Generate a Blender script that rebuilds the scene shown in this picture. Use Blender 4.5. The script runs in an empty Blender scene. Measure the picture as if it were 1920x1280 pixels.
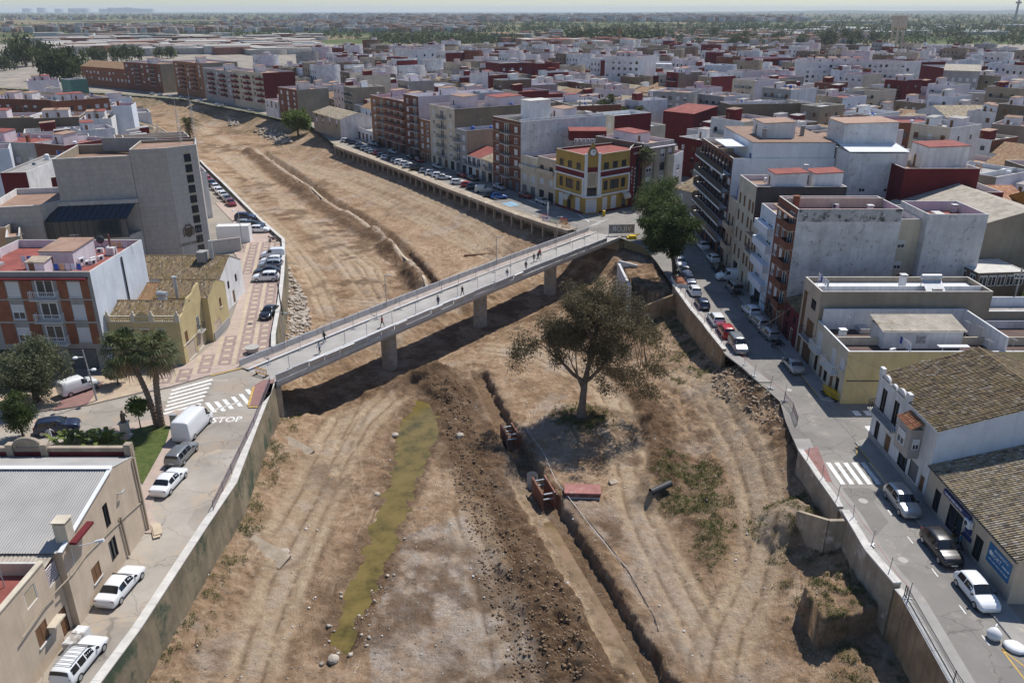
import bpy,bmesh,math,random
import numpy as np
from mathutils import Vector,Matrix
R = random.Random(7)
SC = bpy.context.scene
COL = SC.collection
# ------------------------------------------------------------------ camera, sky, sun, exposure
CAM_H = 42.0
FPX,HORIZON = 1493.0,20.0                       # focal length and horizon in pixels of the 1920x1280 photograph
PITCH = math.atan((640 - HORIZON) / FPX)
SP,CP = math.sin(PITCH),math.cos(PITCH)
cam = bpy.data.objects.new('camera',bpy.data.cameras.new('camera'))
COL.objects.link(cam)
cam.location = (0,0,CAM_H)
cam.rotation_euler = (math.pi / 2 - PITCH,0,0)
cam.data.sensor_width = 36
cam.data.lens = FPX / 1920 * 36
cam.data.clip_start = 0.5
cam.data.clip_end = 60000
SC.camera = cam
SUN_EL = math.radians(57)
SUN_DIR = Vector((0.60 * math.cos(SUN_EL),0.80 * math.cos(SUN_EL),math.sin(SUN_EL)))
world = bpy.data.worlds.new('World')
SC.world = world
world.use_nodes = True
wn = world.node_tree
sky = wn.nodes.new('ShaderNodeTexSky')
sky.sky_type = 'NISHITA'
sky.sun_disc = False
sky.sun_elevation = SUN_EL
sky.sun_rotation = math.atan2(SUN_DIR.x,SUN_DIR.y)
sky.air_density = 1.0
sky.dust_density = 0.2
sky.ozone_density = 1.2
wn.nodes['Background'].inputs['Strength'].default_value = 0.095
tint = wn.nodes.new('ShaderNodeVectorMath'); tint.operation = 'MULTIPLY'; tint.inputs[1].default_value = (0.83,0.93,1.07)
wn.links.new(sky.outputs[0],tint.inputs[0])
wn.links.new(tint.outputs[0],wn.nodes['Background'].inputs['Color'])
sun = bpy.data.objects.new('sun',bpy.data.lights.new('sun','SUN'))
COL.objects.link(sun)
sun.data.energy = 4.7
sun.data.angle = math.radians(0.55)
sun.data.color = (1.0,0.955,0.89)
sun.rotation_euler = (-SUN_DIR).to_track_quat('-Z','Y').to_euler()
SC.view_settings.view_transform = 'Standard'
SC.view_settings.look = 'None'
SC.view_settings.exposure = 0.1
SC.view_settings.gamma = 1.0
SC.cycles.max_bounces = 5
SC.cycles.diffuse_bounces = 3
SC.cycles.glossy_bounces = 2
SC.cycles.transparent_max_bounces = 4
SC.cycles.volume_bounces = 1

# ------------------------------------------------------------------ survey: photograph pixel -> point of the place
def at(x,y,z=0.0):
 """the point at height z seen at photograph pixel x, y"""
 u,v = (x - 960) / FPX,(640 - y) / FPX
 t = (z - CAM_H) / (v * CP - SP)
 return Vector((u * t,(CP + v * SP) * t,z))
def atX(x,y,X):
 u,v = (x - 960) / FPX,(640 - y) / FPX
 t = X / u
 return Vector((X,(CP + v * SP) * t,CAM_H + t * (v * CP - SP)))
def atY(x,y,Y):
 u,v = (x - 960) / FPX,(640 - y) / FPX
 t = Y / (CP + v * SP)
 return Vector((u * t,Y,CAM_H + t * (v * CP - SP)))
def pxy(p):
 dz = p[2] - CAM_H
 d = p[1] * CP - dz * SP
 return 960 + FPX * p[0] / d,640 - FPX * (p[1] * SP + dz * CP) / d
def hgt(p,ytop):
 """height over ground point p at which the photograph shows row ytop"""
 lo,hi = 0.0,60.0
 for _ in range(40):
  m = (lo + hi) / 2
  if pxy((p[0],p[1],m))[1] > ytop: lo = m
  else: hi = m
 return lo

# ------------------------------------------------------------------ materials
MATS = {}
def _n(nt,t,**kw):
 n = nt.nodes.new(t)
 for k,v in kw.items():
  if k in n.inputs: n.inputs[k].default_value = v
  else: setattr(n,k,v)
 return n
def _ramp(nt,fac,stops):
 r = nt.nodes.new('ShaderNodeValToRGB')
 e = r.color_ramp.elements
 while len(e) < len(stops): e.new(0.5)
 for k,(p,c) in enumerate(stops):
  e[k].position = p
  e[k].color = (c[0],c[1],c[2],1) if hasattr(c,'__len__') else (c,c,c,1)
 nt.links.new(fac,r.inputs[0])
 return r.outputs[0]
def _mix(nt,fac,a,b,mode='MIX'):
 m = nt.nodes.new('ShaderNodeMix')
 m.data_type = 'RGBA'
 m.blend_type = mode
 m.clamp_factor = True
 for s,v in ((m.inputs[0],fac),(m.inputs[6],a),(m.inputs[7],b)):
  if hasattr(v,'is_output'): nt.links.new(v,s)
  elif hasattr(v,'__len__'): s.default_value = (v[0],v[1],v[2],1)
  else: s.default_value = v
 return m.outputs[2]
def mat(name,col,rough=0.85,var=0.22,scale=0.5,streak=0.0,scol=None,bump=0.0,bscale=8.0,metal=0.0,crack=None,stain=None,rand=0.0,spec=0.3,joints=None):
 """plaster, paint, stone, metal: base colour with large and fine irregularity, run-off streaks and patches"""
 if name in MATS: return MATS[name]
 m = bpy.data.materials.new(name)
 m.use_nodes = True
 nt = m.node_tree
 b = nt.nodes['Principled BSDF']
 b.inputs['Roughness'].default_value = rough
 b.inputs['Metallic'].default_value = metal
 b.inputs['Specular IOR Level'].default_value = spec
 L = nt.links
 pos = _n(nt,'ShaderNodeNewGeometry').outputs['Position']
 c = col
 if var > 0:
  n1 = _n(nt,'ShaderNodeTexNoise',Scale=scale,Detail=6.0,Roughness=0.62)
  L.new(pos,n1.inputs['Vector'])
  lo = [v * (1 - var) for v in col]
  hi = [min(1,v * (1 + var * 0.55)) for v in col]
  c = _ramp(nt,n1.outputs[0],[(0.3,lo),(0.7,hi)])
 if streak > 0:
  mp = _n(nt,'ShaderNodeMapping')
  mp.inputs['Scale'].default_value = (1.6,1.6,0.12)
  L.new(pos,mp.inputs['Vector'])
  n2 = _n(nt,'ShaderNodeTexNoise',Scale=1.0,Detail=5.0,Roughness=0.7)
  L.new(mp.outputs[0],n2.inputs['Vector'])
  f = _ramp(nt,n2.outputs[0],[(0.45,0.0),(0.75,streak)])
  c = _mix(nt,f,c,scol or [v * 0.45 for v in col])
 if stain:
  n3 = _n(nt,'ShaderNodeTexNoise',Scale=stain[1],Detail=8.0,Roughness=0.75)
  L.new(pos,n3.inputs['Vector'])
  f = _ramp(nt,n3.outputs[0],[(stain[2],0.0),(stain[2] + 0.09,1.0)])
  c = _mix(nt,f,c,stain[0])
 if rand > 0:
  oi = _n(nt,'ShaderNodeObjectInfo')
  f = _ramp(nt,oi.outputs['Random'],[(0.0,1 - rand),(1.0,1.0)])
  c = _mix(nt,1.0,c,f,'MULTIPLY')
 if crack:
  wz = _n(nt,'ShaderNodeTexNoise',Scale=0.6,Detail=4.0); L.new(pos,wz.inputs['Vector']); wm = _n(nt,'ShaderNodeVectorMath',operation='MULTIPLY_ADD'); L.new(wz.outputs['Color'],wm.inputs[0]); wm.inputs[1].default_value = (2.5,2.5,0); L.new(pos,wm.inputs[2])
  vc = _n(nt,'ShaderNodeTexVoronoi',Scale=crack); vc.feature = 'DISTANCE_TO_EDGE'; L.new(wm.outputs[0],vc.inputs['Vector'])
  c = _mix(nt,_ramp(nt,vc.outputs['Distance'],[(0.004,0.55),(0.012,0.0)]),c,[v * 0.4 for v in col])
  vp = _n(nt,'ShaderNodeTexVoronoi',Scale=crack * 0.6); vp.distance = 'CHEBYCHEV'; L.new(pos,vp.inputs['Vector']); c = _mix(nt,1.0,c,_ramp(nt,vp.outputs['Color'],[(0.1,0.8),(0.8,1.08)]),'MULTIPLY')
 if joints:
  dv = _n(nt,'ShaderNodeVectorMath',operation='DOT_PRODUCT'); L.new(pos,dv.inputs[0]); dv.inputs[1].default_value = (0.8,0.62,0)
  zs = _n(nt,'ShaderNodeSeparateXYZ'); L.new(pos,zs.inputs[0]); cv = _n(nt,'ShaderNodeCombineXYZ'); L.new(dv.outputs['Value'],cv.inputs[0]); L.new(zs.outputs[2],cv.inputs[1])
  bt = _n(nt,'ShaderNodeTexBrick',Scale=1.0); bt.inputs['Brick Width'].default_value = joints[0]; bt.inputs['Row Height'].default_value = joints[1]; bt.inputs['Mortar Size'].default_value = joints[2]
  bt.inputs['Color1'].default_value = (1,1,1,1); bt.inputs['Color2'].default_value = (joints[3],) * 3 + (1,); bt.inputs['Mortar'].default_value = (joints[4],) * 3 + (1,)
  L.new(cv.outputs[0],bt.inputs['Vector']); c = _mix(nt,1.0,c,bt.outputs[0],'MULTIPLY')
 if hasattr(c,'is_output'): L.new(c,b.inputs['Base Color'])
 else: b.inputs['Base Color'].default_value = (*c,1)
 if bump > 0:
  n4 = _n(nt,'ShaderNodeTexNoise',Scale=bscale,Detail=4.0)
  L.new(pos,n4.inputs['Vector'])
  bp = _n(nt,'ShaderNodeBump',Strength=bump,Distance=0.05)
  L.new(n4.outputs[0],bp.inputs['Height'])
  L.new(bp.outputs[0],b.inputs['Normal'])
 MATS[name] = m
 return m
def M(name): return MATS[name]
def cellmat(name,cols,rough=0.85,moss=None,bump=0.3,uvs=(1,1)):
 """separate tiles / planks: one shade per cell of the UV grid"""
 m = bpy.data.materials.new(name)
 m.use_nodes = True
 nt = m.node_tree
 b = nt.nodes['Principled BSDF']
 b.inputs['Roughness'].default_value = rough
 b.inputs['Specular IOR Level'].default_value = 0.2
 uv = _n(nt,'ShaderNodeUVMap')
 fl = _n(nt,'ShaderNodeVectorMath',operation='FLOOR')
 nt.links.new(uv.outputs[0],fl.inputs[0])
 w = _n(nt,'ShaderNodeTexWhiteNoise')
 w.noise_dimensions = '3D'
 nt.links.new(fl.outputs[0],w.inputs['Vector'])
 k = len(cols)
 c = _ramp(nt,w.outputs['Value'],[(i / max(1,k - 1),col) for i,col in enumerate(cols)])
 pos = _n(nt,'ShaderNodeNewGeometry').outputs['Position']
 n1 = _n(nt,'ShaderNodeTexNoise',Scale=9.0,Detail=5.0)
 nt.links.new(pos,n1.inputs['Vector'])
 c = _mix(nt,1.0,c,_ramp(nt,n1.outputs[0],[(0.3,0.62),(0.7,1.1)]),'MULTIPLY')
 if moss:
  n2 = _n(nt,'ShaderNodeTexNoise',Scale=0.5,Detail=8.0,Roughness=0.7)
  nt.links.new(pos,n2.inputs['Vector'])
  c = _mix(nt,_ramp(nt,n2.outputs[0],[(0.5,0.0),(0.68,0.75)]),c,moss)
 nt.links.new(c,b.inputs['Base Color'])
 MATS[name] = m
 return m

# ------------------------------------------------------------------ mesh building
class MB:
 """collects faces; build() links them as one mesh object"""
 def __init__(s):
  s.v,s.f,s.m,s.uv = [],[],[],{}
 def quad(s,a,b,c,d,m=0,uv=None):
  i = len(s.v)
  s.v += [tuple(a),tuple(b),tuple(c),tuple(d)]
  if uv: s.uv[len(s.f)] = uv
  s.f.append((i,i + 1,i + 2,i + 3)); s.m.append(m)
 def tri(s,a,b,c,m=0):
  i = len(s.v)
  s.v += [tuple(a),tuple(b),tuple(c)]
  s.f.append((i,i + 1,i + 2)); s.m.append(m)
 def poly(s,pts,m=0):
  i = len(s.v)
  s.v += [tuple(p) for p in pts]
  s.f.append(tuple(range(i,i + len(pts)))); s.m.append(m)
 def box(s,x0,x1,y0,y1,z0,z1,m=0,mt=None,nobot=False):
  i = len(s.v)
  s.v += [(x,y,z) for z in (z0,z1) for x,y in ((x0,y0),(x1,y0),(x1,y1),(x0,y1))]
  fs = [(4,5,6,7),(0,1,5,4),(1,2,6,5),(2,3,7,6),(3,0,4,7)]
  if not nobot: fs.append((3,2,1,0))
  for k,f in enumerate(fs):
   s.f.append(tuple(i + q for q in f)); s.m.append(mt if (k == 0 and mt is not None) else m)
 def prism(s,pts,z0,z1,m=0,mt=None):
  """pts counter-clockwise; z0, z1 numbers or lists"""
  n = len(pts)
  za = z0 if hasattr(z0,'__len__') else [z0] * n
  zb = z1 if hasattr(z1,'__len__') else [z1] * n
  i = len(s.v)
  s.v += [(p[0],p[1],z) for p,z in zip(pts,za)] + [(p[0],p[1],z) for p,z in zip(pts,zb)]
  for k in range(n):
   j = (k + 1) % n
   s.f.append((i + k,i + j,i + n + j,i + n + k)); s.m.append(m)
  s.f.append(tuple(i + n + k for k in range(n))); s.m.append(m if mt is None else mt)
  s.f.append(tuple(i + k for k in reversed(range(n)))); s.m.append(m)
 def beam(s,a,b,w,h=None,m=0):
  """rectangular bar from a to b"""
  a,b = Vector(a),Vector(b)
  d = (b - a)
  if d.length < 1e-6: return
  d.normalize()
  sd = d.cross(Vector((0,0,1)))
  if sd.length < 1e-3: sd = Vector((1,0,0))
  sd.normalize()
  up = sd.cross(d)
  sd *= w / 2
  up *= (h or w) / 2
  i = len(s.v)
  for p in (a,b):
   for q in (-sd - up,sd - up,sd + up,-sd + up): s.v.append(tuple(p + q))
  for f in ((0,1,5,4),(1,2,6,5),(2,3,7,6),(3,0,4,7),(3,2,1,0),(4,5,6,7)):
   s.f.append(tuple(i + q for q in f)); s.m.append(m)
 def tube(s,path,radii,n=8,m=0,cap=True):
  path = [Vector(p) for p in path]
  if not hasattr(radii,'__len__'): radii = [radii] * len(path)
  i0 = len(s.v)
  ref = None
  for k,p in enumerate(path):
   d = path[min(k + 1,len(path) - 1)] - path[max(k - 1,0)]
   if d.length < 1e-9: d = Vector((0,0,1))
   d.normalize()
   if ref is None: ref = Vector((1,0,0)) if abs(d.x) < 0.9 else Vector((0,1,0))
   a = d.cross(ref); a.normalize()
   ref = a.cross(d)
   for q in range(n):
    t = 2 * math.pi * q / n
    s.v.append(tuple(p + (ref * math.cos(t) + a * math.sin(t)) * radii[k]))
  for k in range(len(path) - 1):
   for q in range(n):
    r = (q + 1) % n
    b = i0 + k * n
    s.f.append((b + q,b + n + q,b + n + r,b + r)); s.m.append(m)
  if cap:
   s.f.append(tuple(i0 + q for q in range(n))); s.m.append(m)
   s.f.append(tuple(i0 + (len(path) - 1) * n + q for q in reversed(range(n)))); s.m.append(m)
 def disc(s,c,r,n=12,m=0):
  s.poly([(c[0] + r * math.cos(2 * math.pi * k / n),c[1] + r * math.sin(2 * math.pi * k / n),c[2]) for k in range(n)],m)
 def mesh(s,name,mats,smooth=False):
  me = bpy.data.meshes.new(name)
  me.from_pydata(s.v,[],s.f)
  for q in (mats if isinstance(mats,(list,tuple)) else [mats]):
   me.materials.append(MATS[q] if isinstance(q,str) else q)
  if any(s.m): me.polygons.foreach_set('material_index',s.m)
  if s.uv:
   l = me.uv_layers.new(name='UVMap')
   a = np.zeros((len(me.loops),2),dtype=np.float32)
   for k,uv in s.uv.items():
    st = me.polygons[k].loop_start
    for q,p in enumerate(uv): a[st + q] = p
   l.data.foreach_set('uv',a.ravel())
  if smooth: me.polygons.foreach_set('use_smooth',[True] * len(me.polygons))
  me.update()
  return me
 def build(s,name,mats,parent=None,loc=(0,0,0),rz=0.0,smooth=False):
  return put(name,s.mesh(name,mats,smooth),parent,loc,rz)
def put(name,me,parent=None,loc=(0,0,0),rz=0.0,scale=None):
 o = bpy.data.objects.new(name,me)
 COL.objects.link(o)
 o.location = loc
 if rz: o.rotation_euler = (0,0,rz)
 if scale: o.scale = scale
 if parent: o.parent = parent
 return o
def tag(o,label,cat,group=None,kind=None):
 if label: o['label'] = label
 if cat: o['category'] = cat
 if group: o['group'] = group
 if kind: o['kind'] = kind
 return o
def thing(name,label,cat,loc=(0,0,0),rz=0.0,group=None):
 return tag(put(name,None,None,loc,rz),label,cat,group)
def struct(o):
 o['kind'] = 'structure'
 return o
def npmesh(name,V,Fq,mats,smooth=False,attr=None,mi=None):
 """mesh from numpy arrays of vertices and quads"""
 me = bpy.data.meshes.new(name)
 V = np.asarray(V,dtype=np.float32)
 Fq = np.asarray(Fq,dtype=np.int32)
 k = Fq.shape[1]
 me.vertices.add(len(V)); me.vertices.foreach_set('co',V.ravel())
 me.loops.add(Fq.size); me.loops.foreach_set('vertex_index',Fq.ravel())
 me.polygons.add(len(Fq))
 me.polygons.foreach_set('loop_start',np.arange(0,Fq.size,k,dtype=np.int32))
 me.polygons.foreach_set('loop_total',np.full(len(Fq),k,dtype=np.int32))
 for q in (mats if isinstance(mats,(list,tuple)) else [mats]):
  me.materials.append(MATS[q] if isinstance(q,str) else q)
 if mi is not None: me.polygons.foreach_set('material_index',np.asarray(mi,dtype=np.int32))
 if smooth: me.polygons.foreach_set('use_smooth',np.ones(len(Fq),dtype=bool))
 if attr is not None:
  a = me.color_attributes.new(name='Col',type='FLOAT_COLOR',domain='POINT')
  c = np.ones((len(V),4),dtype=np.float32)
  c[:,:attr.shape[1]] = attr
  a.data.foreach_set('color',c.ravel())
 me.update()
 me.validate()
 return me
def lerp(a,b,t): return a + (b - a) * t
def sstep(a,b,x):
 t = np.clip((x - a) / (b - a),0,1)
 return t * t * (3 - 2 * t)
# value noise for terrain and foliage
_rs = np.random.RandomState(3)
_PT = _rs.rand(256,256).astype(np.float32)
def vnoise(x,y):
 xi = np.floor(x).astype(int); yi = np.floor(y).astype(int)
 fx = x - xi; fy = y - yi
 fx = fx * fx * (3 - 2 * fx); fy = fy * fy * (3 - 2 * fy)
 a = _PT[xi & 255,yi & 255]; b = _PT[(xi + 1) & 255,yi & 255]
 c = _PT[xi & 255,(yi + 1) & 255]; d = _PT[(xi + 1) & 255,(yi + 1) & 255]
 return lerp(lerp(a,b,fx),lerp(c,d,fx),fy)
def fbm(x,y,o=4,g=0.5):
 s = 0; a = 1.0; t = 0
 for k in range(o):
  s = s + a * vnoise(x * 2 ** k + 17.3 * k,y * 2 ** k + 5.1 * k); t += a; a *= g
 return s / t
def pdist(X,Y,pts,signed=False):
 """distance to a polyline and position along it (0..1); sign: positive on the right-hand side"""
 P = np.array([(p[0],p[1]) for p in pts],dtype=np.float64)
 seg = np.hypot(*(P[1:] - P[:-1]).T); cum = np.concatenate([[0],np.cumsum(seg)]); tot = cum[-1]
 best = np.full(np.shape(X),1e9); par = np.zeros(np.shape(X)); sg = np.ones(np.shape(X))
 for k in range(len(P) - 1):
  ax,ay = P[k]; dx,dy = P[k + 1] - P[k]; l2 = dx * dx + dy * dy
  t = np.clip(((X - ax) * dx + (Y - ay) * dy) / l2,0,1)
  ex,ey = X - ax - t * dx,Y - ay - t * dy
  d = np.hypot(ex,ey)
  w = d < best
  best = np.where(w,d,best); par = np.where(w,(cum[k] + t * seg[k]) / tot,par)
  if signed: sg = np.where(w,np.where(dx * (Y - ay) - dy * (X - ax) < 0,1.0,-1.0),sg)
 return (best * sg if signed else best),par
def inpoly(X,Y,pts):
 P = [(p[0],p[1]) for p in pts]
 r = np.zeros(np.shape(X),dtype=bool)
 j = len(P) - 1
 for i in range(len(P)):
  xi,yi = P[i]; xj,yj = P[j]
  if yi != yj:
   c = ((yi > Y) != (yj > Y)) & (X < (xj - xi) * (Y - yi) / (yj - yi) + xi)
   r ^= c
  j = i
 return r
# ------------------------------------------------------------------ palette
mat('plaster_white',(0.76,0.75,0.74),var=0.2,scale=0.35,streak=0.5,rand=0.1,bump=0.15)
mat('plaster_worn',(0.66,0.66,0.66),var=0.2,scale=0.5,streak=0.4,stain=((0.3,0.27,0.24),0.8,0.56),bump=0.3)
mat('plaster_blue_white',(0.64,0.68,0.74),var=0.14,scale=0.4,streak=0.25,bump=0.15)
mat('plaster_pink_white',(0.70,0.63,0.66),var=0.14,scale=0.4,streak=0.3,rand=0.12)
mat('plaster_cream',(0.62,0.55,0.43),var=0.2,scale=0.4,streak=0.35,rand=0.12,bump=0.15)
mat('plaster_beige',(0.54,0.44,0.335),var=0.14,scale=0.5,streak=0.3,bump=0.2)
mat('plaster_yellow',(0.52,0.42,0.22),var=0.16,scale=0.5,streak=0.3,bump=0.15)
mat('plaster_ochre',(0.40,0.26,0.07),var=0.14,scale=0.5,streak=0.2)
mat('plaster_tan',(0.36,0.30,0.225),var=0.2,scale=0.3,streak=0.3,rand=0.15)
mat('plaster_grey',(0.36,0.345,0.33),var=0.18,scale=0.4,streak=0.35,rand=0.15)
mat('plaster_brown',(0.21,0.165,0.118),var=0.2,scale=0.3,streak=0.3,rand=0.2)
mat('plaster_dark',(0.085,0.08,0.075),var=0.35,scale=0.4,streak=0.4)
mat('plaster_salmon',(0.62,0.37,0.22),var=0.14,scale=0.4,streak=0.2)
mat('red_waterproof',(0.155,0.022,0.026),var=0.22,scale=0.4,streak=0.3,rand=0.15)
mat('red_floor',(0.27,0.082,0.066),var=0.3,scale=0.5,stain=((0.36,0.16,0.12),0.6,0.62))
mat('terracotta_floor',(0.42,0.27,0.195),var=0.3,scale=0.5,stain=((0.27,0.21,0.17),0.5,0.55),rand=0.4)
mat('grey_floor',(0.40,0.38,0.36),var=0.25,scale=0.4,rand=0.2)
mat('pale_floor',(0.66,0.67,0.69),var=0.14,scale=0.5)
mat('dark_floor',(0.115,0.075,0.065),var=0.3,scale=0.5)
mat('brick_red',(0.27,0.108,0.06),var=0.22,scale=1.2,streak=0.15,rand=0.12)
mat('brick_brown',(0.21,0.085,0.055),var=0.25,scale=1.2,streak=0.2,rand=0.2)
mat('brick_orange',(0.31,0.155,0.085),var=0.2,scale=1.2,streak=0.15,rand=0.15)
mat('stone_cladding',(0.48,0.445,0.40),var=0.1,scale=1.5,streak=0.25,bump=0.1,joints=(1.2,0.85,0.02,0.93,0.72))
mat('stone_cladding_pink',(0.41,0.37,0.335),var=0.1,scale=1.5,streak=0.25,bump=0.1,joints=(1.2,0.85,0.02,0.93,0.72))
mat('concrete',(0.44,0.42,0.39),var=0.2,scale=0.8,streak=0.3,bump=0.15)
mat('concrete_pale',(0.58,0.56,0.52),var=0.2,scale=0.9,streak=0.25,bump=0.1)
mat('concrete_old',(0.40,0.33,0.25),var=0.3,scale=0.6,streak=0.55,stain=((0.62,0.57,0.5),0.35,0.57),bump=0.4,bscale=4)
mat('asphalt',(0.245,0.23,0.21),var=0.2,scale=0.25,stain=((0.32,0.29,0.25),0.35,0.56),bump=0.1,bscale=20,crack=0.22)
mat('asphalt_old',(0.35,0.315,0.27),var=0.22,scale=0.25,stain=((0.38,0.31,0.24),0.2,0.52),bump=0.1,bscale=18,crack=0.25)
mat('sand_dust',(0.44,0.345,0.25),var=0.25,scale=0.6,bump=0.3)
mat('pavement_grey',(0.31,0.295,0.275),var=0.2,scale=0.5,stain=((0.4,0.36,0.3),0.3,0.58))
mat('pavement_red',(0.265,0.15,0.135),var=0.22,scale=1.0)
mat('paver_cream',(0.50,0.41,0.30),var=0.16,scale=1.0,rand=0.1)
mat('paver_pink',(0.45,0.355,0.30),var=0.16,scale=1.0,rand=0.1)
mat('paver_mauve',(0.31,0.225,0.205),var=0.16,scale=1.0,rand=0.1)
mat('kerb_stone',(0.46,0.44,0.41),var=0.2,scale=1.5)
mat('paint_white',(0.76,0.75,0.72),var=0.3,scale=2.5,stain=((0.36,0.34,0.32),2.2,0.6))
mat('paint_yellow',(0.55,0.36,0.09),var=0.3,scale=2.5,stain=((0.32,0.28,0.22),2.0,0.56))
mat('paint_blue',(0.25,0.42,0.55),var=0.3,scale=2.0)
mat('metal_grey',(0.38,0.39,0.40),rough=0.5,var=0.1,metal=0.3)
mat('metal_galv',(0.52,0.53,0.54),rough=0.45,var=0.15,scale=1.0,metal=0.4)
mat('metal_dark',(0.05,0.052,0.055),rough=0.5,var=0.1)
mat('metal_white',(0.76,0.77,0.78),rough=0.4,var=0.08)
mat('metal_roof',(0.34,0.33,0.315),rough=0.6,var=0.16,scale=0.4,streak=0.0,stain=((0.40,0.35,0.3),0.6,0.6))
mat('fibre_cement',(0.42,0.375,0.31),rough=0.9,var=0.3,scale=0.8,stain=((0.25,0.19,0.11),0.9,0.56))
mat('rust',(0.20,0.09,0.06),rough=0.8,var=0.35,scale=1.5,stain=((0.36,0.20,0.17),1.2,0.55))
mat('wood',(0.17,0.085,0.04),rough=0.6,var=0.25,scale=2.0)
mat('shutter',(0.64,0.65,0.66),rough=0.55,var=0.08)
mat('shutter_tan',(0.46,0.38,0.27),rough=0.6,var=0.1)
mat('garage_metal',(0.17,0.17,0.175),rough=0.5,var=0.12)
mat('frame_white',(0.72,0.72,0.71),rough=0.5,var=0.06)
mat('frame_dark',(0.045,0.04,0.038),rough=0.5,var=0.1)
mat('glass',(0.025,0.032,0.04),rough=0.08,var=0.0,spec=0.6)
mat('interior_dark',(0.018,0.017,0.017),rough=0.9,var=0.0)
mat('plastic_orange',(0.58,0.27,0.03),rough=0.5,var=0.12)
mat('plastic_yellow',(0.62,0.42,0.02),rough=0.4,var=0.1)
mat('plastic_red',(0.52,0.04,0.03),rough=0.4,var=0.1)
mat('plastic_blue',(0.03,0.09,0.38),rough=0.4,var=0.1)
mat('plastic_green',(0.03,0.16,0.07),rough=0.4,var=0.1)
mat('rubber',(0.022,0.022,0.022),rough=0.85,var=0.1)
mat('rock',(0.47,0.41,0.34),var=0.3,scale=1.2,bump=0.6,bscale=5)
mat('litter',(0.72,0.72,0.72),rough=0.6,var=0.1)
mat('bark',(0.22,0.165,0.125),var=0.35,scale=2.5,streak=0.3,bump=0.6,bscale=6)
mat('clod',(0.22,0.15,0.095),var=0.4,scale=2.0)
mat('bark_dark',(0.10,0.075,0.058),var=0.35,scale=2.5,bump=0.6)
mat('blue_green_tile',(0.10,0.20,0.16),var=0.2,scale=1.0)
cellmat('tile_old',[(0.09,0.07,0.05),(0.24,0.19,0.13),(0.33,0.24,0.13),(0.17,0.12,0.08),(0.42,0.36,0.27)],moss=(0.17,0.13,0.05))
cellmat('tile_pale',[(0.13,0.105,0.08),(0.40,0.345,0.26),(0.42,0.33,0.20),(0.25,0.195,0.14),(0.52,0.47,0.39)],moss=(0.22,0.185,0.11))
cellmat('tile_red',[(0.36,0.15,0.08),(0.46,0.24,0.13),(0.28,0.12,0.07),(0.52,0.33,0.2)])
cellmat('tile_terracotta',[(0.30,0.17,0.09),(0.38,0.24,0.14),(0.24,0.14,0.08),(0.44,0.31,0.19)],moss=(0.2,0.15,0.08))

def attrmat(name,rough=0.9):
 m = bpy.data.materials.new(name); m.use_nodes = True
 nt = m.node_tree
 a = _n(nt,'ShaderNodeVertexColor'); a.layer_name = 'Col'
 pos = _n(nt,'ShaderNodeNewGeometry').outputs['Position']
 n1 = _n(nt,'ShaderNodeTexNoise',Scale=0.6,Detail=5.0)
 nt.links.new(pos,n1.inputs['Vector'])
 c = _mix(nt,1.0,a.outputs[0],_ramp(nt,n1.outputs[0],[(0.3,0.72),(0.7,1.08)]),'MULTIPLY')
 nt.links.new(c,nt.nodes['Principled BSDF'].inputs['Base Color'])
 nt.nodes['Principled BSDF'].inputs['Roughness'].default_value = rough
 nt.nodes['Principled BSDF'].inputs['Specular IOR Level'].default_value = 0.2
 MATS[name] = m
attrmat('far_paint')

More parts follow.
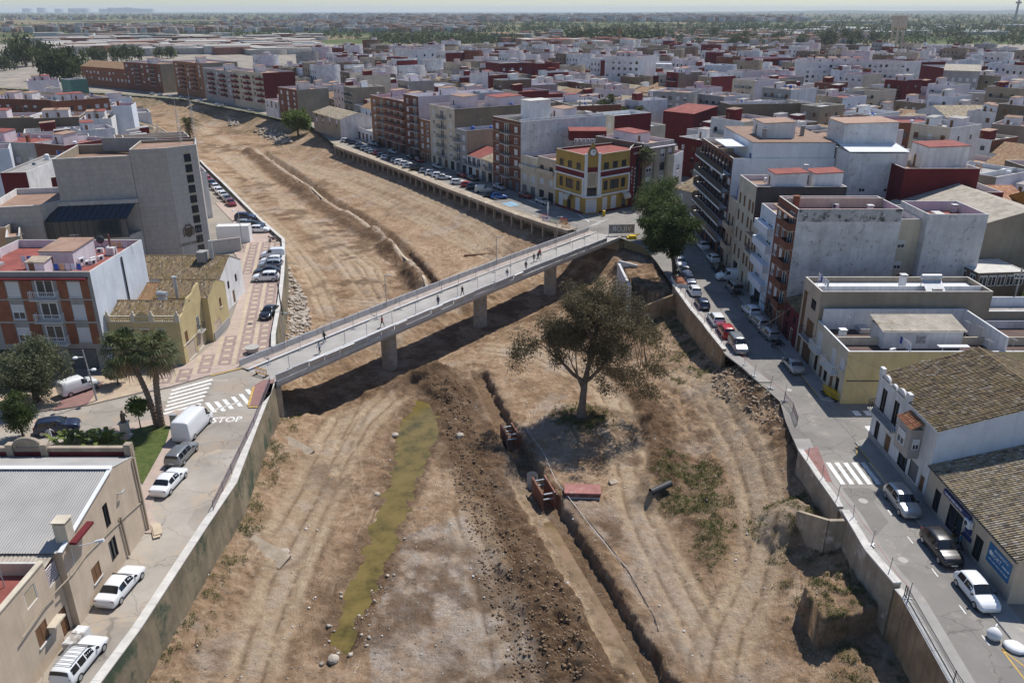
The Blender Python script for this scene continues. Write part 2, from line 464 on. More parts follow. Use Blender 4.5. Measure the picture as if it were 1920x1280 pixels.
def soil_material():
 m = bpy.data.materials.new('soil'); m.use_nodes = True
 nt = m.node_tree; L = nt.links
 b = nt.nodes['Principled BSDF']
 b.inputs['Roughness'].default_value = 0.95
 b.inputs['Specular IOR Level'].default_value = 0.1
 a = _n(nt,'ShaderNodeVertexColor'); a.layer_name = 'Col'
 sx = _n(nt,'ShaderNodeSeparateColor'); L.new(a.outputs[0],sx.inputs[0])
 pos = _n(nt,'ShaderNodeNewGeometry').outputs['Position']
 def noise(sc,det=6.0,ro=0.62):
  n = _n(nt,'ShaderNodeTexNoise',Scale=sc,Detail=det,Roughness=ro)
  L.new(pos,n.inputs['Vector']); return n.outputs[0]
 c = _ramp(nt,noise(0.22,10,0.72),[(0.28,(0.19,0.118,0.07)),(0.45,(0.35,0.235,0.147)),(0.58,(0.46,0.322,0.212)),(0.74,(0.585,0.44,0.31))])
 c = _mix(nt,_ramp(nt,noise(1.1,8,0.75),[(0.45,0.0),(0.66,0.75)]),c,(0.175,0.112,0.062))
 c = _mix(nt,_ramp(nt,noise(0.7,9,0.75),[(0.54,0.0),(0.68,0.6)]),c,(0.60,0.48,0.355))
 # wheel ruts and digger sweeps: streaks that run with the channel and wander
 wan = _n(nt,'ShaderNodeTexNoise',Scale=0.045,Detail=2.0); L.new(pos,wan.inputs['Vector'])
 wv = _n(nt,'ShaderNodeVectorMath',operation='MULTIPLY_ADD'); L.new(wan.outputs['Color'],wv.inputs[0]); wv.inputs[1].default_value = (26,26,0); L.new(pos,wv.inputs[2])
 sp = _n(nt,'ShaderNodeSeparateXYZ'); L.new(pos,sp.inputs[0])
 yy = _n(nt,'ShaderNodeMath',operation='MULTIPLY'); L.new(sp.outputs[1],yy.inputs[0]); yy.inputs[1].default_value = 0.005
 far = _ramp(nt,yy.outputs[0],[(0.55,0.0),(0.75,1.0)])
 stv = []
 for rot,scl in ((0.12,(2.6,0.07,1)),(0.56,(2.0,0.05,1)),(-0.35,(3.0,0.08,1))):
  mp = _n(nt,'ShaderNodeMapping'); mp.vector_type = 'TEXTURE'; mp.inputs['Rotation'].default_value = (0,0,rot); mp.inputs['Scale'].default_value = tuple(1 / v for v in scl)
  L.new(wv.outputs[0],mp.inputs['Vector'])
  n_ = _n(nt,'ShaderNodeTexNoise',Scale=1.0,Detail=6.0,Roughness=0.66); L.new(mp.outputs[0],n_.inputs['Vector']); stv.append(n_.outputs[0])
 st = _mix(nt,far,_mix(nt,_ramp(nt,noise(0.07,2),[(0.52,0.0),(0.6,1.0)]),stv[0],stv[2]),stv[1])
 keep = _ramp(nt,noise(0.11,4,0.6),[(0.42,0.05),(0.6,0.9)])
 dk = _n(nt,'ShaderNodeMath',operation='MULTIPLY'); L.new(_ramp(nt,st,[(0.37,0.9),(0.415,0.0)]),dk.inputs[0]); L.new(keep,dk.inputs[1])
 c = _mix(nt,dk.outputs[0],c,(0.17,0.115,0.072))
 lt = _n(nt,'ShaderNodeMath',operation='MULTIPLY'); L.new(_ramp(nt,st,[(0.575,0.0),(0.62,0.7)]),lt.inputs[0]); L.new(keep,lt.inputs[1])
 c = _mix(nt,lt.outputs[0],c,(0.60,0.47,0.34))
 c = _mix(nt,_ramp(nt,a.outputs[1],[(0.0,0.0),(1.0,0.8)]),c,_ramp(nt,noise(1.2,8,0.7),[(0.35,(0.40,0.29,0.185)),(0.65,(0.60,0.475,0.335))]))
 g = _ramp(nt,noise(6.5,6,0.85),[(0.3,(0.22,0.178,0.14)),(0.5,(0.44,0.375,0.315)),(0.72,(0.68,0.62,0.55))])
 gm = _n(nt,'ShaderNodeMath',operation='MULTIPLY'); L.new(sx.outputs[1],gm.inputs[0]); L.new(_ramp(nt,noise(0.5,8,0.7),[(0.35,0.1),(0.6,1.0)]),gm.inputs[1])
 c = _mix(nt,gm.outputs[0],c,g)
 d = _ramp(nt,noise(1.6,10,0.8),[(0.34,(0.05,0.03,0.018)),(0.5,(0.13,0.08,0.046)),(0.68,(0.27,0.178,0.11))])
 dm = _n(nt,'ShaderNodeMath',operation='MULTIPLY'); L.new(sx.outputs[0],dm.inputs[0]); L.new(_ramp(nt,noise(0.8,8,0.7),[(0.35,0.6),(0.55,1.0)]),dm.inputs[1])
 c = _mix(nt,dm.outputs[0],c,d)
 v = _ramp(nt,noise(4.0,8,0.75),[(0.35,(0.06,0.07,0.025)),(0.55,(0.13,0.125,0.055)),(0.7,(0.30,0.235,0.145))])
 vm = _n(nt,'ShaderNodeMath',operation='MULTIPLY'); L.new(sx.outputs[2],vm.inputs[0]); L.new(_ramp(nt,noise(1.5,8,0.75),[(0.42,0.1),(0.6,1.0)]),vm.inputs[1])
 c = _mix(nt,vm.outputs[0],c,v)
 c = _mix(nt,1.0,c,_ramp(nt,noise(14.0,4,0.8),[(0.3,0.66),(0.7,1.24)]),'MULTIPLY')
 # pebbles and bits of rubble
 vo = _n(nt,'ShaderNodeTexVoronoi',Scale=3.2); L.new(pos,vo.inputs['Vector'])
 peb = _ramp(nt,vo.outputs['Distance'],[(0.07,1.0),(0.13,0.0)])
 sc_ = _n(nt,'ShaderNodeSeparateColor'); L.new(vo.outputs['Color'],sc_.inputs[0])
 keep = _ramp(nt,sc_.outputs[0],[(0.62,0.0),(0.66,0.8)])
 pm = _n(nt,'ShaderNodeMath',operation='MULTIPLY'); L.new(peb,pm.inputs[0]); L.new(keep,pm.inputs[1])
 c = _mix(nt,pm.outputs[0],c,(0.56,0.50,0.42))
 L.new(c,b.inputs['Base Color'])
 bn = _n(nt,'ShaderNodeTexNoise',Scale=2.2,Detail=10.0,Roughness=0.78); L.new(pos,bn.inputs['Vector'])
 hs = _n(nt,'ShaderNodeMath',operation='MULTIPLY_ADD'); L.new(st,hs.inputs[0]); hs.inputs[1].default_value = 0.3; L.new(bn.outputs[0],hs.inputs[2])
 bp = _n(nt,'ShaderNodeBump',Strength=1.0,Distance=0.36); L.new(hs.outputs[0],bp.inputs['Height'])
 L.new(bp.outputs[0],b.inputs['Normal'])
 MATS['soil'] = m
soil_material()

def water_material(name,deep,shallow):
 m = bpy.data.materials.new(name); m.use_nodes = True
 nt = m.node_tree; L = nt.links
 b = nt.nodes['Principled BSDF']
 pos = _n(nt,'ShaderNodeNewGeometry').outputs['Position']
 n = _n(nt,'ShaderNodeTexNoise',Scale=0.5,Detail=7.0,Roughness=0.65); L.new(pos,n.inputs['Vector'])
 L.new(_ramp(nt,n.outputs[0],[(0.33,deep),(0.5,[v * 0.9 for v in shallow]),(0.62,[shallow[0] * 1.1,shallow[1] * 1.08,shallow[2] * 1.25])]),b.inputs['Base Color'])
 b.inputs['Roughness'].default_value = 0.12
 b.inputs['Specular IOR Level'].default_value = 0.5
 w = _n(nt,'ShaderNodeTexNoise',Scale=5.0,Detail=3.0); L.new(pos,w.inputs['Vector'])
 bp = _n(nt,'ShaderNodeBump',Strength=0.06,Distance=0.03); L.new(w.outputs[0],bp.inputs['Height'])
 L.new(bp.outputs[0],b.inputs['Normal'])
 MATS[name] = m
water_material('water_green',(0.07,0.056,0.01),(0.165,0.122,0.028))
water_material('water_brown',(0.15,0.10,0.05),(0.24,0.165,0.09))

def ground_material():
 """town ground close by, then orchards and ploughed fields out to the coast"""
 m = bpy.data.materials.new('plain'); m.use_nodes = True
 nt = m.node_tree; L = nt.links
 b = nt.nodes['Principled BSDF']
 b.inputs['Roughness'].default_value = 0.95
 b.inputs['Specular IOR Level'].default_value = 0.1
 pos = _n(nt,'ShaderNodeNewGeometry').outputs['Position']
 mp = _n(nt,'ShaderNodeMapping'); mp.inputs['Scale'].default_value = (0.0065,0.0035,1); mp.inputs['Rotation'].default_value = (0,0,0.5)
 L.new(pos,mp.inputs['Vector'])
 vo = _n(nt,'ShaderNodeTexVoronoi',Scale=1.0); vo.distance = 'CHEBYCHEV'; L.new(mp.outputs[0],vo.inputs['Vector'])
 s = _n(nt,'ShaderNodeSeparateColor'); L.new(vo.outputs['Color'],s.inputs[0])
 f = _ramp(nt,s.outputs[0],[(0.0,(0.035,0.055,0.02)),(0.3,(0.06,0.085,0.03)),(0.5,(0.10,0.125,0.045)),(0.62,(0.05,0.07,0.025)),(0.8,(0.30,0.225,0.14)),(0.93,(0.15,0.14,0.07))])
 n2 = _n(nt,'ShaderNodeTexNoise',Scale=0.12,Detail=5.0); L.new(pos,n2.inputs['Vector'])
 f = _mix(nt,1.0,f,_ramp(nt,n2.outputs[0],[(0.3,0.6),(0.7,1.2)]),'MULTIPLY')
 n1 = _n(nt,'ShaderNodeTexNoise',Scale=0.08,Detail=8.0); L.new(pos,n1.inputs['Vector'])
 t = _ramp(nt,n1.outputs[0],[(0.3,(0.20,0.185,0.165)),(0.6,(0.33,0.29,0.24)),(0.75,(0.40,0.33,0.25))])
 sp = _n(nt,'ShaderNodeSeparateXYZ'); L.new(pos,sp.inputs[0])
 d = _n(nt,'ShaderNodeMath',operation='MULTIPLY'); L.new(sp.outputs[1],d.inputs[0]); d.inputs[1].default_value = 0.00085
 L.new(_mix(nt,_ramp(nt,d.outputs[0],[(0.95,0.0),(1.0,1.0)]),t,f),b.inputs['Base Color'])
 MATS['plain'] = m
ground_material()

# ------------------------------------------------------------------ the ravine: bank lines and bed
LB = [(-28.2,-60),(-27.9,41),(-27.4,46),(-26.95,58.8),(-26.6,65.6),(-27.9,76.8),(-29.1,88.3),(-30.6,94),(-32.8,102.1),(-35.7,116),(-38.8,129.3),(-42.5,144.1),
      (-44.6,151.6),(-47.6,156.8),(-53.1,166.4),(-62.3,183.4),(-72.6,202.7),(-88,230.9),(-111.9,276.6),(-136.4,316.7),(-166.8,359.6),(-193.6,396),(-260,440),(-420,500)]
RB = [(29.6,-60),(29.6,40.9),(30.2,49.3),(29.5,54.6),(29.8,60),(29.5,71.2),(30.3,78),(31.2,82.9),(30.6,86.1),(29.9,89),(29.3,92.3),(28.2,96.4),(27.8,101.9),(27.5,107),(27,113.4),
      (26.7,120.8),(26.4,129.9),(26.2,138.7),(25.3,149),(21.8,155),(14,160),(9.4,165),(1.9,175.5),(-6.5,189.1),(-16.3,204.7),(-27.8,224.4),(-41.2,246.1),(-57.1,270.9),
      (-61.4,277.8),(-80.4,326),(-96,346),(-117,372),(-174.1,433.6),(-225.3,463.1),(-290,490),(-420,545)]
def B6(pts,z=-6.0): return [at(x,y,z) for x,y in pts]
POND = B6([(792,738),(815,742),(832,762),(826,800),(806,850),(782,900),(758,960),(737,1030),(716,1082),(688,1135),(668,1188),(650,1222),(628,1228),(622,1200),(634,1150),(655,1095),(680,1045),(698,985),(722,925),(738,880),(742,830),(756,782)],-6.5)
TRENCH = B6([(893,690),(918,740),(950,805),(985,862),(1015,912),(1045,962),(1090,1035),(1150,1130),(1200,1215),(1245,1290),(1290,1370)])
TRENCH2 = B6([(490,283),(560,330),(620,374),(690,412),(745,455),(785,495),(812,530),(830,560)])
BERM = B6([(815,712),(855,750),(882,830),(922,900),(962,980),(1012,1080),(1062,1180),(1115,1300)])
BERM2 = B6([(470,285),(545,340),(610,388),(670,420),(715,445)])
BERM3 = B6([(725,462),(762,500),(790,540)])
BERMR = B6([(1150,700),(1205,760),(1240,820),(1252,870),(1215,940)])
BERMM = B6([(640,770),(700,735),(770,712),(850,700)])
GREEN = B6([(1215,850),(1300,845),(1365,900),(1390,970),(1392,1040),(1355,1100),(1300,1090),(1262,1010),(1215,940)])
GRAVEL = B6([(760,1000),(870,960),(930,1040),(985,1150),(1040,1300),(700,1320),(690,1180)])
TRACKS = [B6(p) for p in (
 [(1010,640),(1090,690),(1140,735),(1168,800),(1175,880),(1195,960),(1240,1050),(1300,1160),(1375,1300)],
 [(1250,700),(1320,760),(1380,860),(1415,940),(1432,1010),(1410,1100),(1370,1180),(1345,1300)],
 [(740,735),(680,790),(630,870),(590,960),(545,1060),(500,1170),(460,1300)],
 [(660,760),(620,830),(580,930),(520,1040)],
 [(870,950),(900,1050),(930,1160),(960,1300)],
 [(520,300),(640,345),(760,400),(880,460),(990,520)],
 [(440,290),(560,400),(640,480),(700,560)],
 [(420,330),(520,430),(590,520),(620,590)],[(360,235),(450,275),(560,310),(700,350),(860,420)],[(390,270),(500,350),(600,430),(690,500),(720,560)],[(650,330),(800,395),(900,440),(960,490)],
 [(900,650),(1000,660),(1090,700)],[(640,560),(760,570),(860,520),(940,480)])]
PAD = [at(1504,1096,-2.6),at(1541,1160,-2.6),at(1616,1149,-2.6),at(1668,1130,-2.6),at(1640,1060,-2.6),at(1600,1062,-2.6)]

PLOT = [at(1162,489,-1.2),at(1231,493,-1.0),at(1262,545,-0.9),at(1225,560,-2.2),at(1184,534,-1.6)]
def bed(X,Y):
 """height and soil masks (dark, gravel, green) of the ravine bed"""
 dL,_ = pdist(X,Y,LB,True); dR,_ = pdist(X,Y,RB,True); dR = -dR
 dLc,dRc = np.maximum(dL,0),np.maximum(dR,0)
 I = lambda t: np.interp(Y,[a for a,b in t],[b for a,b in t])
 zb = -6.2 + 0.5 * sstep(200,420,Y)
 n1 = fbm(X * 0.09,Y * 0.09,4); n2 = fbm(X * 0.5 + 9,Y * 0.5,4); n3 = fbm(X * 2.1,Y * 2.1 + 4,3); n4 = fbm(X * 1.05 + 31,Y * 1.05,4)
 wl = I([(30,9),(60,10),(85,8),(100,6),(150,5),(250,10),(400,14)]) * (0.8 + 0.4 * n1)
 wr = I([(30,11),(60,11),(76,13),(90,15),(105,12),(120,9),(140,8),(160,15),(200,21),(270,18),(300,16),(450,22)]) * (0.85 + 0.3 * n1)
 zl = I([(30,-4.2),(60,-4.0),(82,-4.2),(90,-5.0),(100,-4.6),(150,-5),(240,-4),(330,-2.0),(420,-1.5)])
 zr = I([(30,-4.6),(50,-4.6),(55,-3.2),(58,-2.6),(66,-2.6),(71,-2.2),(75,-0.9),(84,-0.35),(93,-0.5),(98,-2.6),(106,-3.6),(120,-3.6),(126,-2.2),(150,-2.2),(158,-2.6),(200,-2.3),(270,-2.5),(300,-1.6),(450,-1.2)])
 e = lambda s: 1 - (1 - np.clip(s,0,1)) ** 1.7
 zL = zl + (zb - zl) * e(dLc / wl); zR = zr + (zb - zr) * e(dRc / wr)
 z = np.maximum(zL,zR)
 slope = np.maximum(1 - dLc / wl,1 - dRc / wr).clip(0,1)
 dark = np.zeros_like(z); grav = np.zeros_like(z); green = np.zeros_like(z); pale = np.zeros_like(z)
 rough = 0.20 + 0.30 * slope
 brk = sstep(72,78,Y) * (1 - sstep(96,100,Y)) * sstep(15,4,dRc)       # collapsed right bank
 rough = rough + 0.7 * brk; dark = np.maximum(dark,brk * sstep(0.42,0.62,n2))
 d,t = pdist(X,Y,POND + POND[:1]); ins = inpoly(X,Y,POND)
 sd = np.where(ins,-d,d) + 0.12 + (n4 - 0.5) * 1.7 + (n2 - 0.5) * 0.8
 z = z - 0.62 * sstep(1.4,-0.9,sd); rough = rough * (0.8 + 0.2 * sstep(0,3,sd)); dark = np.maximum(dark,0.8 * sstep(2.2,0.6,np.abs(sd)) * sstep(0.3,0.55,n2))
 def berm(pts,w,h,dk=1.0):
  nonlocal z,rough,dark
  d,t = pdist(X,Y,pts); d = d + (n2 - 0.5) * w * 0.9
  k = sstep(w,w * 0.15,d)
  z = z + h * k * (0.55 + 0.9 * n2) * (0.35 + 1.1 * sstep(0.38,0.6,n1)); rough = rough + 0.55 * k; dark = np.maximum(dark,dk * sstep(w * 1.15,w * 0.55,d))
 berm(BERM,4.6,0.95); berm(BERM2,4.0,1.2); berm(BERM3,3.0,1.3); berm(BERMR,2.4,1.1); berm(BERMM,2.2,0.7,0.8)
 d,t = pdist(X,Y,GREEN + GREEN[:1]); ins = inpoly(X,Y,GREEN); k = np.where(ins,sstep(-0.5,3.5,d),0)
 z = z + 0.9 * k; rough = rough + 0.35 * k
 green = np.maximum(green,sstep(0.46,0.62,n2 + 0.16 * n1 + 0.18 * k - 0.1) * (k > 0) * k); dark = np.maximum(dark,0.6 * k)
 k = np.where(inpoly(X,Y,GRAVEL),1.0,0) * sstep(0.3,0.55,n1 * 0.6 + n2 * 0.5); grav = np.maximum(grav,k * 0.95)
 for i,T in enumerate(TRACKS):
  d,t = pdist(X,Y,T)
  k = sstep(2.9,1.7,d + (n4 - 0.5) * 0.8); pale = np.maximum(pale,k * sstep(0.0,0.06,t) * sstep(0.0,0.06,1 - t) * (0.45 + 0.8 * n2))
  z = z * 1 - 0.12 * np.exp(-((d - 0.95) / 0.28) ** 2) + 0.10 * np.exp(-((d - 1.75) / 0.35) ** 2) * (0.4 + n2)
  rough = rough * (1 - 0.7 * k); dark = dark * (1 - 0.6 * k); green = green * (1 - k)
  grav = np.maximum(grav,0.45 * sstep(1.1,0.2,d) * sstep(0.4,0.6,n2))
  dark = np.maximum(dark,0.7 * np.exp(-((d - 0.95) / 0.2) ** 2) * sstep(0.3,0.5,n4) + 0.5 * np.exp(-((d - 2.5) / 0.35) ** 2) * sstep(0.4,0.6,n2))
 for T,w,dep in ((TRENCH,0.85,1.8),(TRENCH2,0.9,1.3)):
  d,t = pdist(X,Y,T,True); d = d + (n4 - 0.5) * 0.9
  k = sstep(w + 0.55,w - 0.1,np.abs(d)) * sstep(0.0,0.03,t)
  z = z - dep * k; dark = np.maximum(dark,k * 0.8)
  if dep > 1.5: k2 = sstep(0.5,0.9,d) * sstep(3.3,2.7,d) * sstep(0.40,0.47,t); z = z - 0.95 * k2 * (1 - k); pale = np.maximum(pale,0.7 * k2); dark = dark * (1 - k2)
  lip = np.exp(-((d - w - 0.9) / 0.6) ** 2) + 0.8 * np.exp(-((d + w + 0.9) / 0.6) ** 2)
  z = z + 0.28 * lip * (0.3 + n4); dark = np.maximum(dark,0.5 * lip)
 d,t = pdist(X,Y,[(-27.5,96.5),(18,156.5)]); z = z - 0.95 * sstep(7.0,3.5,d + (n2 - 0.5) * 3) * sstep(3,9,dRc) ; dark = np.maximum(dark,0.6 * sstep(6.5,3.0,d) * sstep(0.35,0.6,n2))
 d,t = pdist(X,Y,TRENCH2,True); grav = np.maximum(grav,sstep(0.9,0.5,np.abs(d - 2.0))); dark = dark * (1 - sstep(0.9,0.5,np.abs(d - 2.0)))
 # right near pad of undug earth and the bare shelf under the tree
 d,t = pdist(X,Y,PAD + PAD[:1]); ins = inpoly(X,Y,PAD); sd = np.where(ins,d,-d) + (n2 - 0.5) * 0.3
 k = sstep(-0.1,0.12,sd); z = np.where(k > 0,lerp(z,-2.6 + 0.5 * (n2 - 0.5),k),z); green = np.maximum(green,0.8 * k * sstep(0.5,0.62,n4))
 q = at(1500,945,-1.6); d = np.hypot(X - q.x,Y - q.y); z = np.maximum(z,-1.9 - 5.5 * sstep(0.6,7.0,d + (n2 - 0.5) * 2))
 tr = at(1090,778,-5.2); d = np.hypot(X - tr.x,Y - tr.y)
 z = z + 0.75 * sstep(7.5,2.5,d); dark = np.maximum(dark,0.75 * sstep(4.0,1.5,d)); green = np.maximum(green,0.7 * sstep(4.2,2.4,d) * sstep(0.45,0.6,n4))
 # grown-over feet of the walls, grassy bank upstream
 gr = sstep(0.5,0.66,n2 * 0.55 + n4 * 0.5 + 0.02)
 fr = sstep(8.0,1.0,dRc) * ((Y < 68) | ((Y > 97) & (Y < 128)))
 green = np.maximum(green,0.85 * fr * gr)
 fl = sstep(3.5,0.5,dLc) * (Y < 92); green = np.maximum(green,0.7 * fl * gr)
 up = sstep(278,300,Y) * sstep(22,6,dRc); green = np.maximum(green,0.85 * up * sstep(0.4,0.56,n1 * 0.5 + n2 * 0.55))
 up = sstep(95,110,Y) * (Y < 170) * sstep(3,0.3,dLc); green = np.maximum(green,0.7 * up * gr)
 dark = np.maximum(dark,0.85 * sstep(0.50,0.62,n1) * (1 - 0.7 * slope) * sstep(0.36,0.6,n2)); grav = np.maximum(grav,0.55 * sstep(0.58,0.7,fbm(X * 0.16 + 50,Y * 0.16,4)))
 sw = sstep(150,170,Y) * (Y < 275) * (dRc / wr < 1)                       # graded slope below the promenade, raked by the digger
 z = z + sw * 0.05 * np.sin((X * 0.5 - Y * 0.25) * 4.0 + 5 * n1); rough = np.where(sw > 0,0.08,rough)
 z = z + rough * ((n2 - 0.5) * 0.9 + (n4 - 0.5) * 0.9 + (n3 - 0.5) * 0.45)
 if len(z) > 50000 and Y.mean() < 165: z = z + (0.35 + rough) * 0.42 * (fbm(X * 3.1 + 7,Y * 3.1,2) - 0.5)
 k = inpoly(X,Y,PLOT); z = np.where(k,-1.1 + 0.9 * (n2 - 0.5) + 0.3 * (n4 - 0.5),z); dark = np.where(k,0.3 + 0.7 * sstep(0.4,0.6,n4),dark)
 lim = np.where((Y > 72) & (Y < 99) & (dRc < 1.2),-0.12,5.0)
 return np.minimum(z,np.minimum(lim,-0.12 - 0.0 * z)),np.stack([dark,grav,green,pale],-1).clip(0,1)
def bedz(x,y):
 z,_ = bed(np.array([float(x)]),np.array([float(y)]))
 return float(z[0])
def grid_mesh(name,xs,ys):
 X,Y = np.meshgrid(xs,ys)
 Z,c = bed(X.ravel(),Y.ravel())
 nx,ny = len(xs),len(ys)
 i = np.arange((nx - 1) * (ny - 1)); r,q = i // (nx - 1),i % (nx - 1)
 a = r * nx + q
 Fq = np.stack([a,a + 1,a + nx + 1,a + nx],1)
 V = np.stack([X.ravel(),Y.ravel(),Z],1)
 # keep only what lies in or just beside the channel
 dL,_ = pdist(V[:,0],V[:,1],LB,True); dR,_ = pdist(V[:,0],V[:,1],RB,True)
 ok = (dL > -1.5) & (dR < 1.5)
 Fq = Fq[ok[Fq].any(1)]
 used = np.unique(Fq); mp = np.full(len(V),-1); mp[used] = np.arange(len(used))
 return npmesh(name,V[used],mp[Fq],'soil',smooth=True,attr=c[used])
ys = [26.0]
while ys[-1] < 168: ys.append(ys[-1] * 1.0031)
struct(put('river_bed',grid_mesh('river_bed',np.arange(-56,34,0.18),np.array(ys))))
y0 = ys[-1]; ys = [y0 - 0.6]
while ys[-1] < 560: ys.append(ys[-1] * 1.0045)
struct(put('upstream_river_bed',grid_mesh('upstream_river_bed',np.arange(-430,32,0.6),np.array(ys))))

# the plain: one sheet with the ravine left open
mb = MB()
G = 24000.0
mb.poly([(-G,-300,0)] + [(-28.2,-300,0)] + [(p[0],p[1],0) for p in LB] + [(p[0],p[1],0) for p in reversed(RB)] + [(29.6,-300,0),(G,-300,0),(G,G,0),(-G,G,0)])
me = mb.mesh('ground','plain')
bm = bmesh.new(); bm.from_mesh(me); bmesh.ops.triangulate(bm,faces=bm.faces[:]); bm.normal_update()
for f in bm.faces:
 if f.normal.z < 0: f.normal_flip()
bm.to_mesh(me); bm.free()
struct(put('ground',me,loc=(0,0,-0.012)))

# standing water
def sheet(name,pts,z,m,kind='structure',parent=None):
 s = MB(); s.poly([(p[0],p[1],z) for p in pts])
 me = s.mesh(name,m)
 b = bmesh.new(); b.from_mesh(me); bmesh.ops.triangulate(b,faces=b.faces[:])
 for f in b.faces:
  f.normal_update()
  if f.normal.z < 0: f.normal_flip()
 b.to_mesh(me); b.free()
 o = put(name,me,parent)
 if kind: o['kind'] = kind
 return o
ctr = sum((Vector((p[0],p[1],0)) for p in POND),Vector()) / len(POND)
sheet('pond_water',[Vector((p[0],p[1],0)) + (Vector((p[0],p[1],0)) - ctr).normalized() * 1.2 for p in POND],-6.52,'water_green')
def ribbon_pts(pts,w):
 l,r = [],[]
 for k,p in enumerate(pts):
  a,b = pts[max(k - 1,0)],pts[min(k + 1,len(pts) - 1)]
  d = Vector((b[0] - a[0],b[1] - a[1],0)).normalized(); n = Vector((-d.y,d.x,0))
  l.append(Vector((p[0],p[1],0)) + n * w); r.append(Vector((p[0],p[1],0)) - n * w)
 return l,r
_,c_ = ribbon_pts(TRENCH[5:],1.9)
l,r = ribbon_pts(c_,1.3)
sheet('trench_water',l + r[::-1],-6.85,'water_brown')
# ------------------------------------------------------------------ streets and pavements
mat('wall_mossy',(0.25,0.205,0.14),var=0.4,scale=0.35,streak=0.55,scol=(0.06,0.075,0.05),stain=((0.062,0.085,0.055),0.22,0.5),bump=0.5,bscale=3)
mat('wall_earthy',(0.36,0.255,0.155),var=0.4,scale=0.5,streak=0.85,stain=((0.50,0.44,0.36),0.4,0.58),bump=0.5,bscale=4)
def Z(p,z): return Vector((p[0],p[1],z))
def seg(pts,y0,y1):
 """part of a bank line between two Y values"""
 out = []
 for a,b in zip(pts[:-1],pts[1:]):
  for y in ([y0] if a[1] < y0 <= b[1] else []): out.append(Vector((lerp(a[0],b[0],(y - a[1]) / (b[1] - a[1])),y,0)))
  if y0 < b[1] < y1: out.append(Vector((b[0],b[1],0)))
  if a[1] < y1 <= b[1]: out.append(Vector((lerp(a[0],b[0],(y1 - a[1]) / (b[1] - a[1])),y1,0)))
 return out
def offs(pts,d):
 l,r = ribbon_pts(pts,d)
 return l
road_l = sheet('left_street',seg(LB,-20,92) + [at(470,700),at(395,706),at(330,735),at(345,775),Vector((-32.2,58,0)),Vector((-32.8,41,0)),Vector((-33,-20,0))],0.0,'asphalt_old')
road_x = sheet('cross_street',[at(*p) for p in ((522,672),(395,706),(320,728),(275,737),(168,762),(64,775),(-150,785),(-150,850),(90,838),(201,803),(300,784),(360,772),(470,738),(521,716))],0.004,'asphalt_old')
rb = seg(RB,-20,274)
street_r = sheet('right_street',rb + [Vector((-40,284,0)),Vector((12,190,0)),Vector((26,182,0)),Vector((37.8,168,0)),Vector((37.8,-20,0))],0.0,'asphalt')
sheet('side_street',[Vector((37.8,74.6,0)),Vector((110,74.6,0)),Vector((110,82.2,0)),Vector((37.8,82.2,0))],0.004,'asphalt')
sheet('avenue',[Vector((26,182,0)),Vector((37.8,168,0)),Vector((75,300,0)),Vector((60,304,0))],0.003,'asphalt')
def slab(name,pts,z,m,mk='kerb_stone',z0=-0.05):
 """raised pavement with kerb faces"""
 a = sum((pts[k - 1][0] * pts[k][1] - pts[k][0] * pts[k - 1][1]) for k in range(len(pts)))
 if a < 0: pts = pts[::-1]
 s = MB(); s.prism(pts,z0,z,1,0)
 me = s.mesh(name,[m,mk])
 b = bmesh.new(); b.from_mesh(me); bmesh.ops.triangulate(b,faces=[f for f in b.faces if len(f.verts) > 4]); b.to_mesh(me); b.free()
 return struct(put(name,me))
slab('pavement',[Vector((36.1,40,0)),Vector((37.9,40,0)),Vector((37.9,74.2,0)),Vector((36.1,73.4,0))],0.13,'pavement_grey')
slab('pavement',[Vector((36.1,83.4,0)),Vector((37.9,82.6,0)),Vector((37.9,164,0)),Vector((36.1,166,0))],0.13,'pavement_grey')
slab('pavement',seg(RB,30,74) + [p + Vector((1.7,0,0)) for p in reversed(seg(RB,30,74))],0.12,'pavement_grey')
slab('pavement',seg(RB,88,124) + [p + Vector((1.6,0,0)) for p in reversed(seg(RB,88,124))],0.12,'pavement_grey')
slab('red_corner_pavement',[at(1496,849),at(1532,838),at(1560,905),at(1545,905)],0.125,'pavement_red')
plaza_l = [(-42.0,92.6),(-41.2,96),(-40.3,104.5),(-43.0,118),(-45.5,128),(-50,140),(-54,148),(-60,168),(-70,186)]
plaza_pts = [at(521,673),at(470,686),at(395,704),at(320,726),at(275,735),at(300,700)] + [Vector((p[0],p[1],0)) for p in plaza_l] + list(reversed(seg(LB,98,190)))
plaza = slab('plaza_pavement',plaza_pts,0.12,'paver_pink')
slab('planted_verge',[at(*p) for p in ((166,760),(64,773),(-120,784),(-120,760),(0,745),(100,725),(172,705),(300,700),(275,734))],0.12,'sand_dust')
slab('parking_bay',[at(*p) for p in ((100,770),(164,760),(196,716),(140,722))],0.126,'pavement_red',z0=0.1)
slab('corner_pavement',[at(*p) for p in ((90,838),(201,803),(300,784),(330,770),(372,770),(352,800),(330,835),(300,900),(283,960),(296,985),(284,1000),(255,1000),(252,880),(252,836))],0.11,'paver_pink')
slab('garden_lawn',[at(*p) for p in ((150,835),(230,812),(300,795),(320,802),(312,830),(290,870),(268,910),(254,900),(252,836))],0.16,'grass_floor') if 'grass_floor' in MATS else None
slab('kerb_island',[at(*p) for p in ((476,725),(492,714),(515,712),(508,740),(488,762),(466,762))],0.12,'pavement_red')
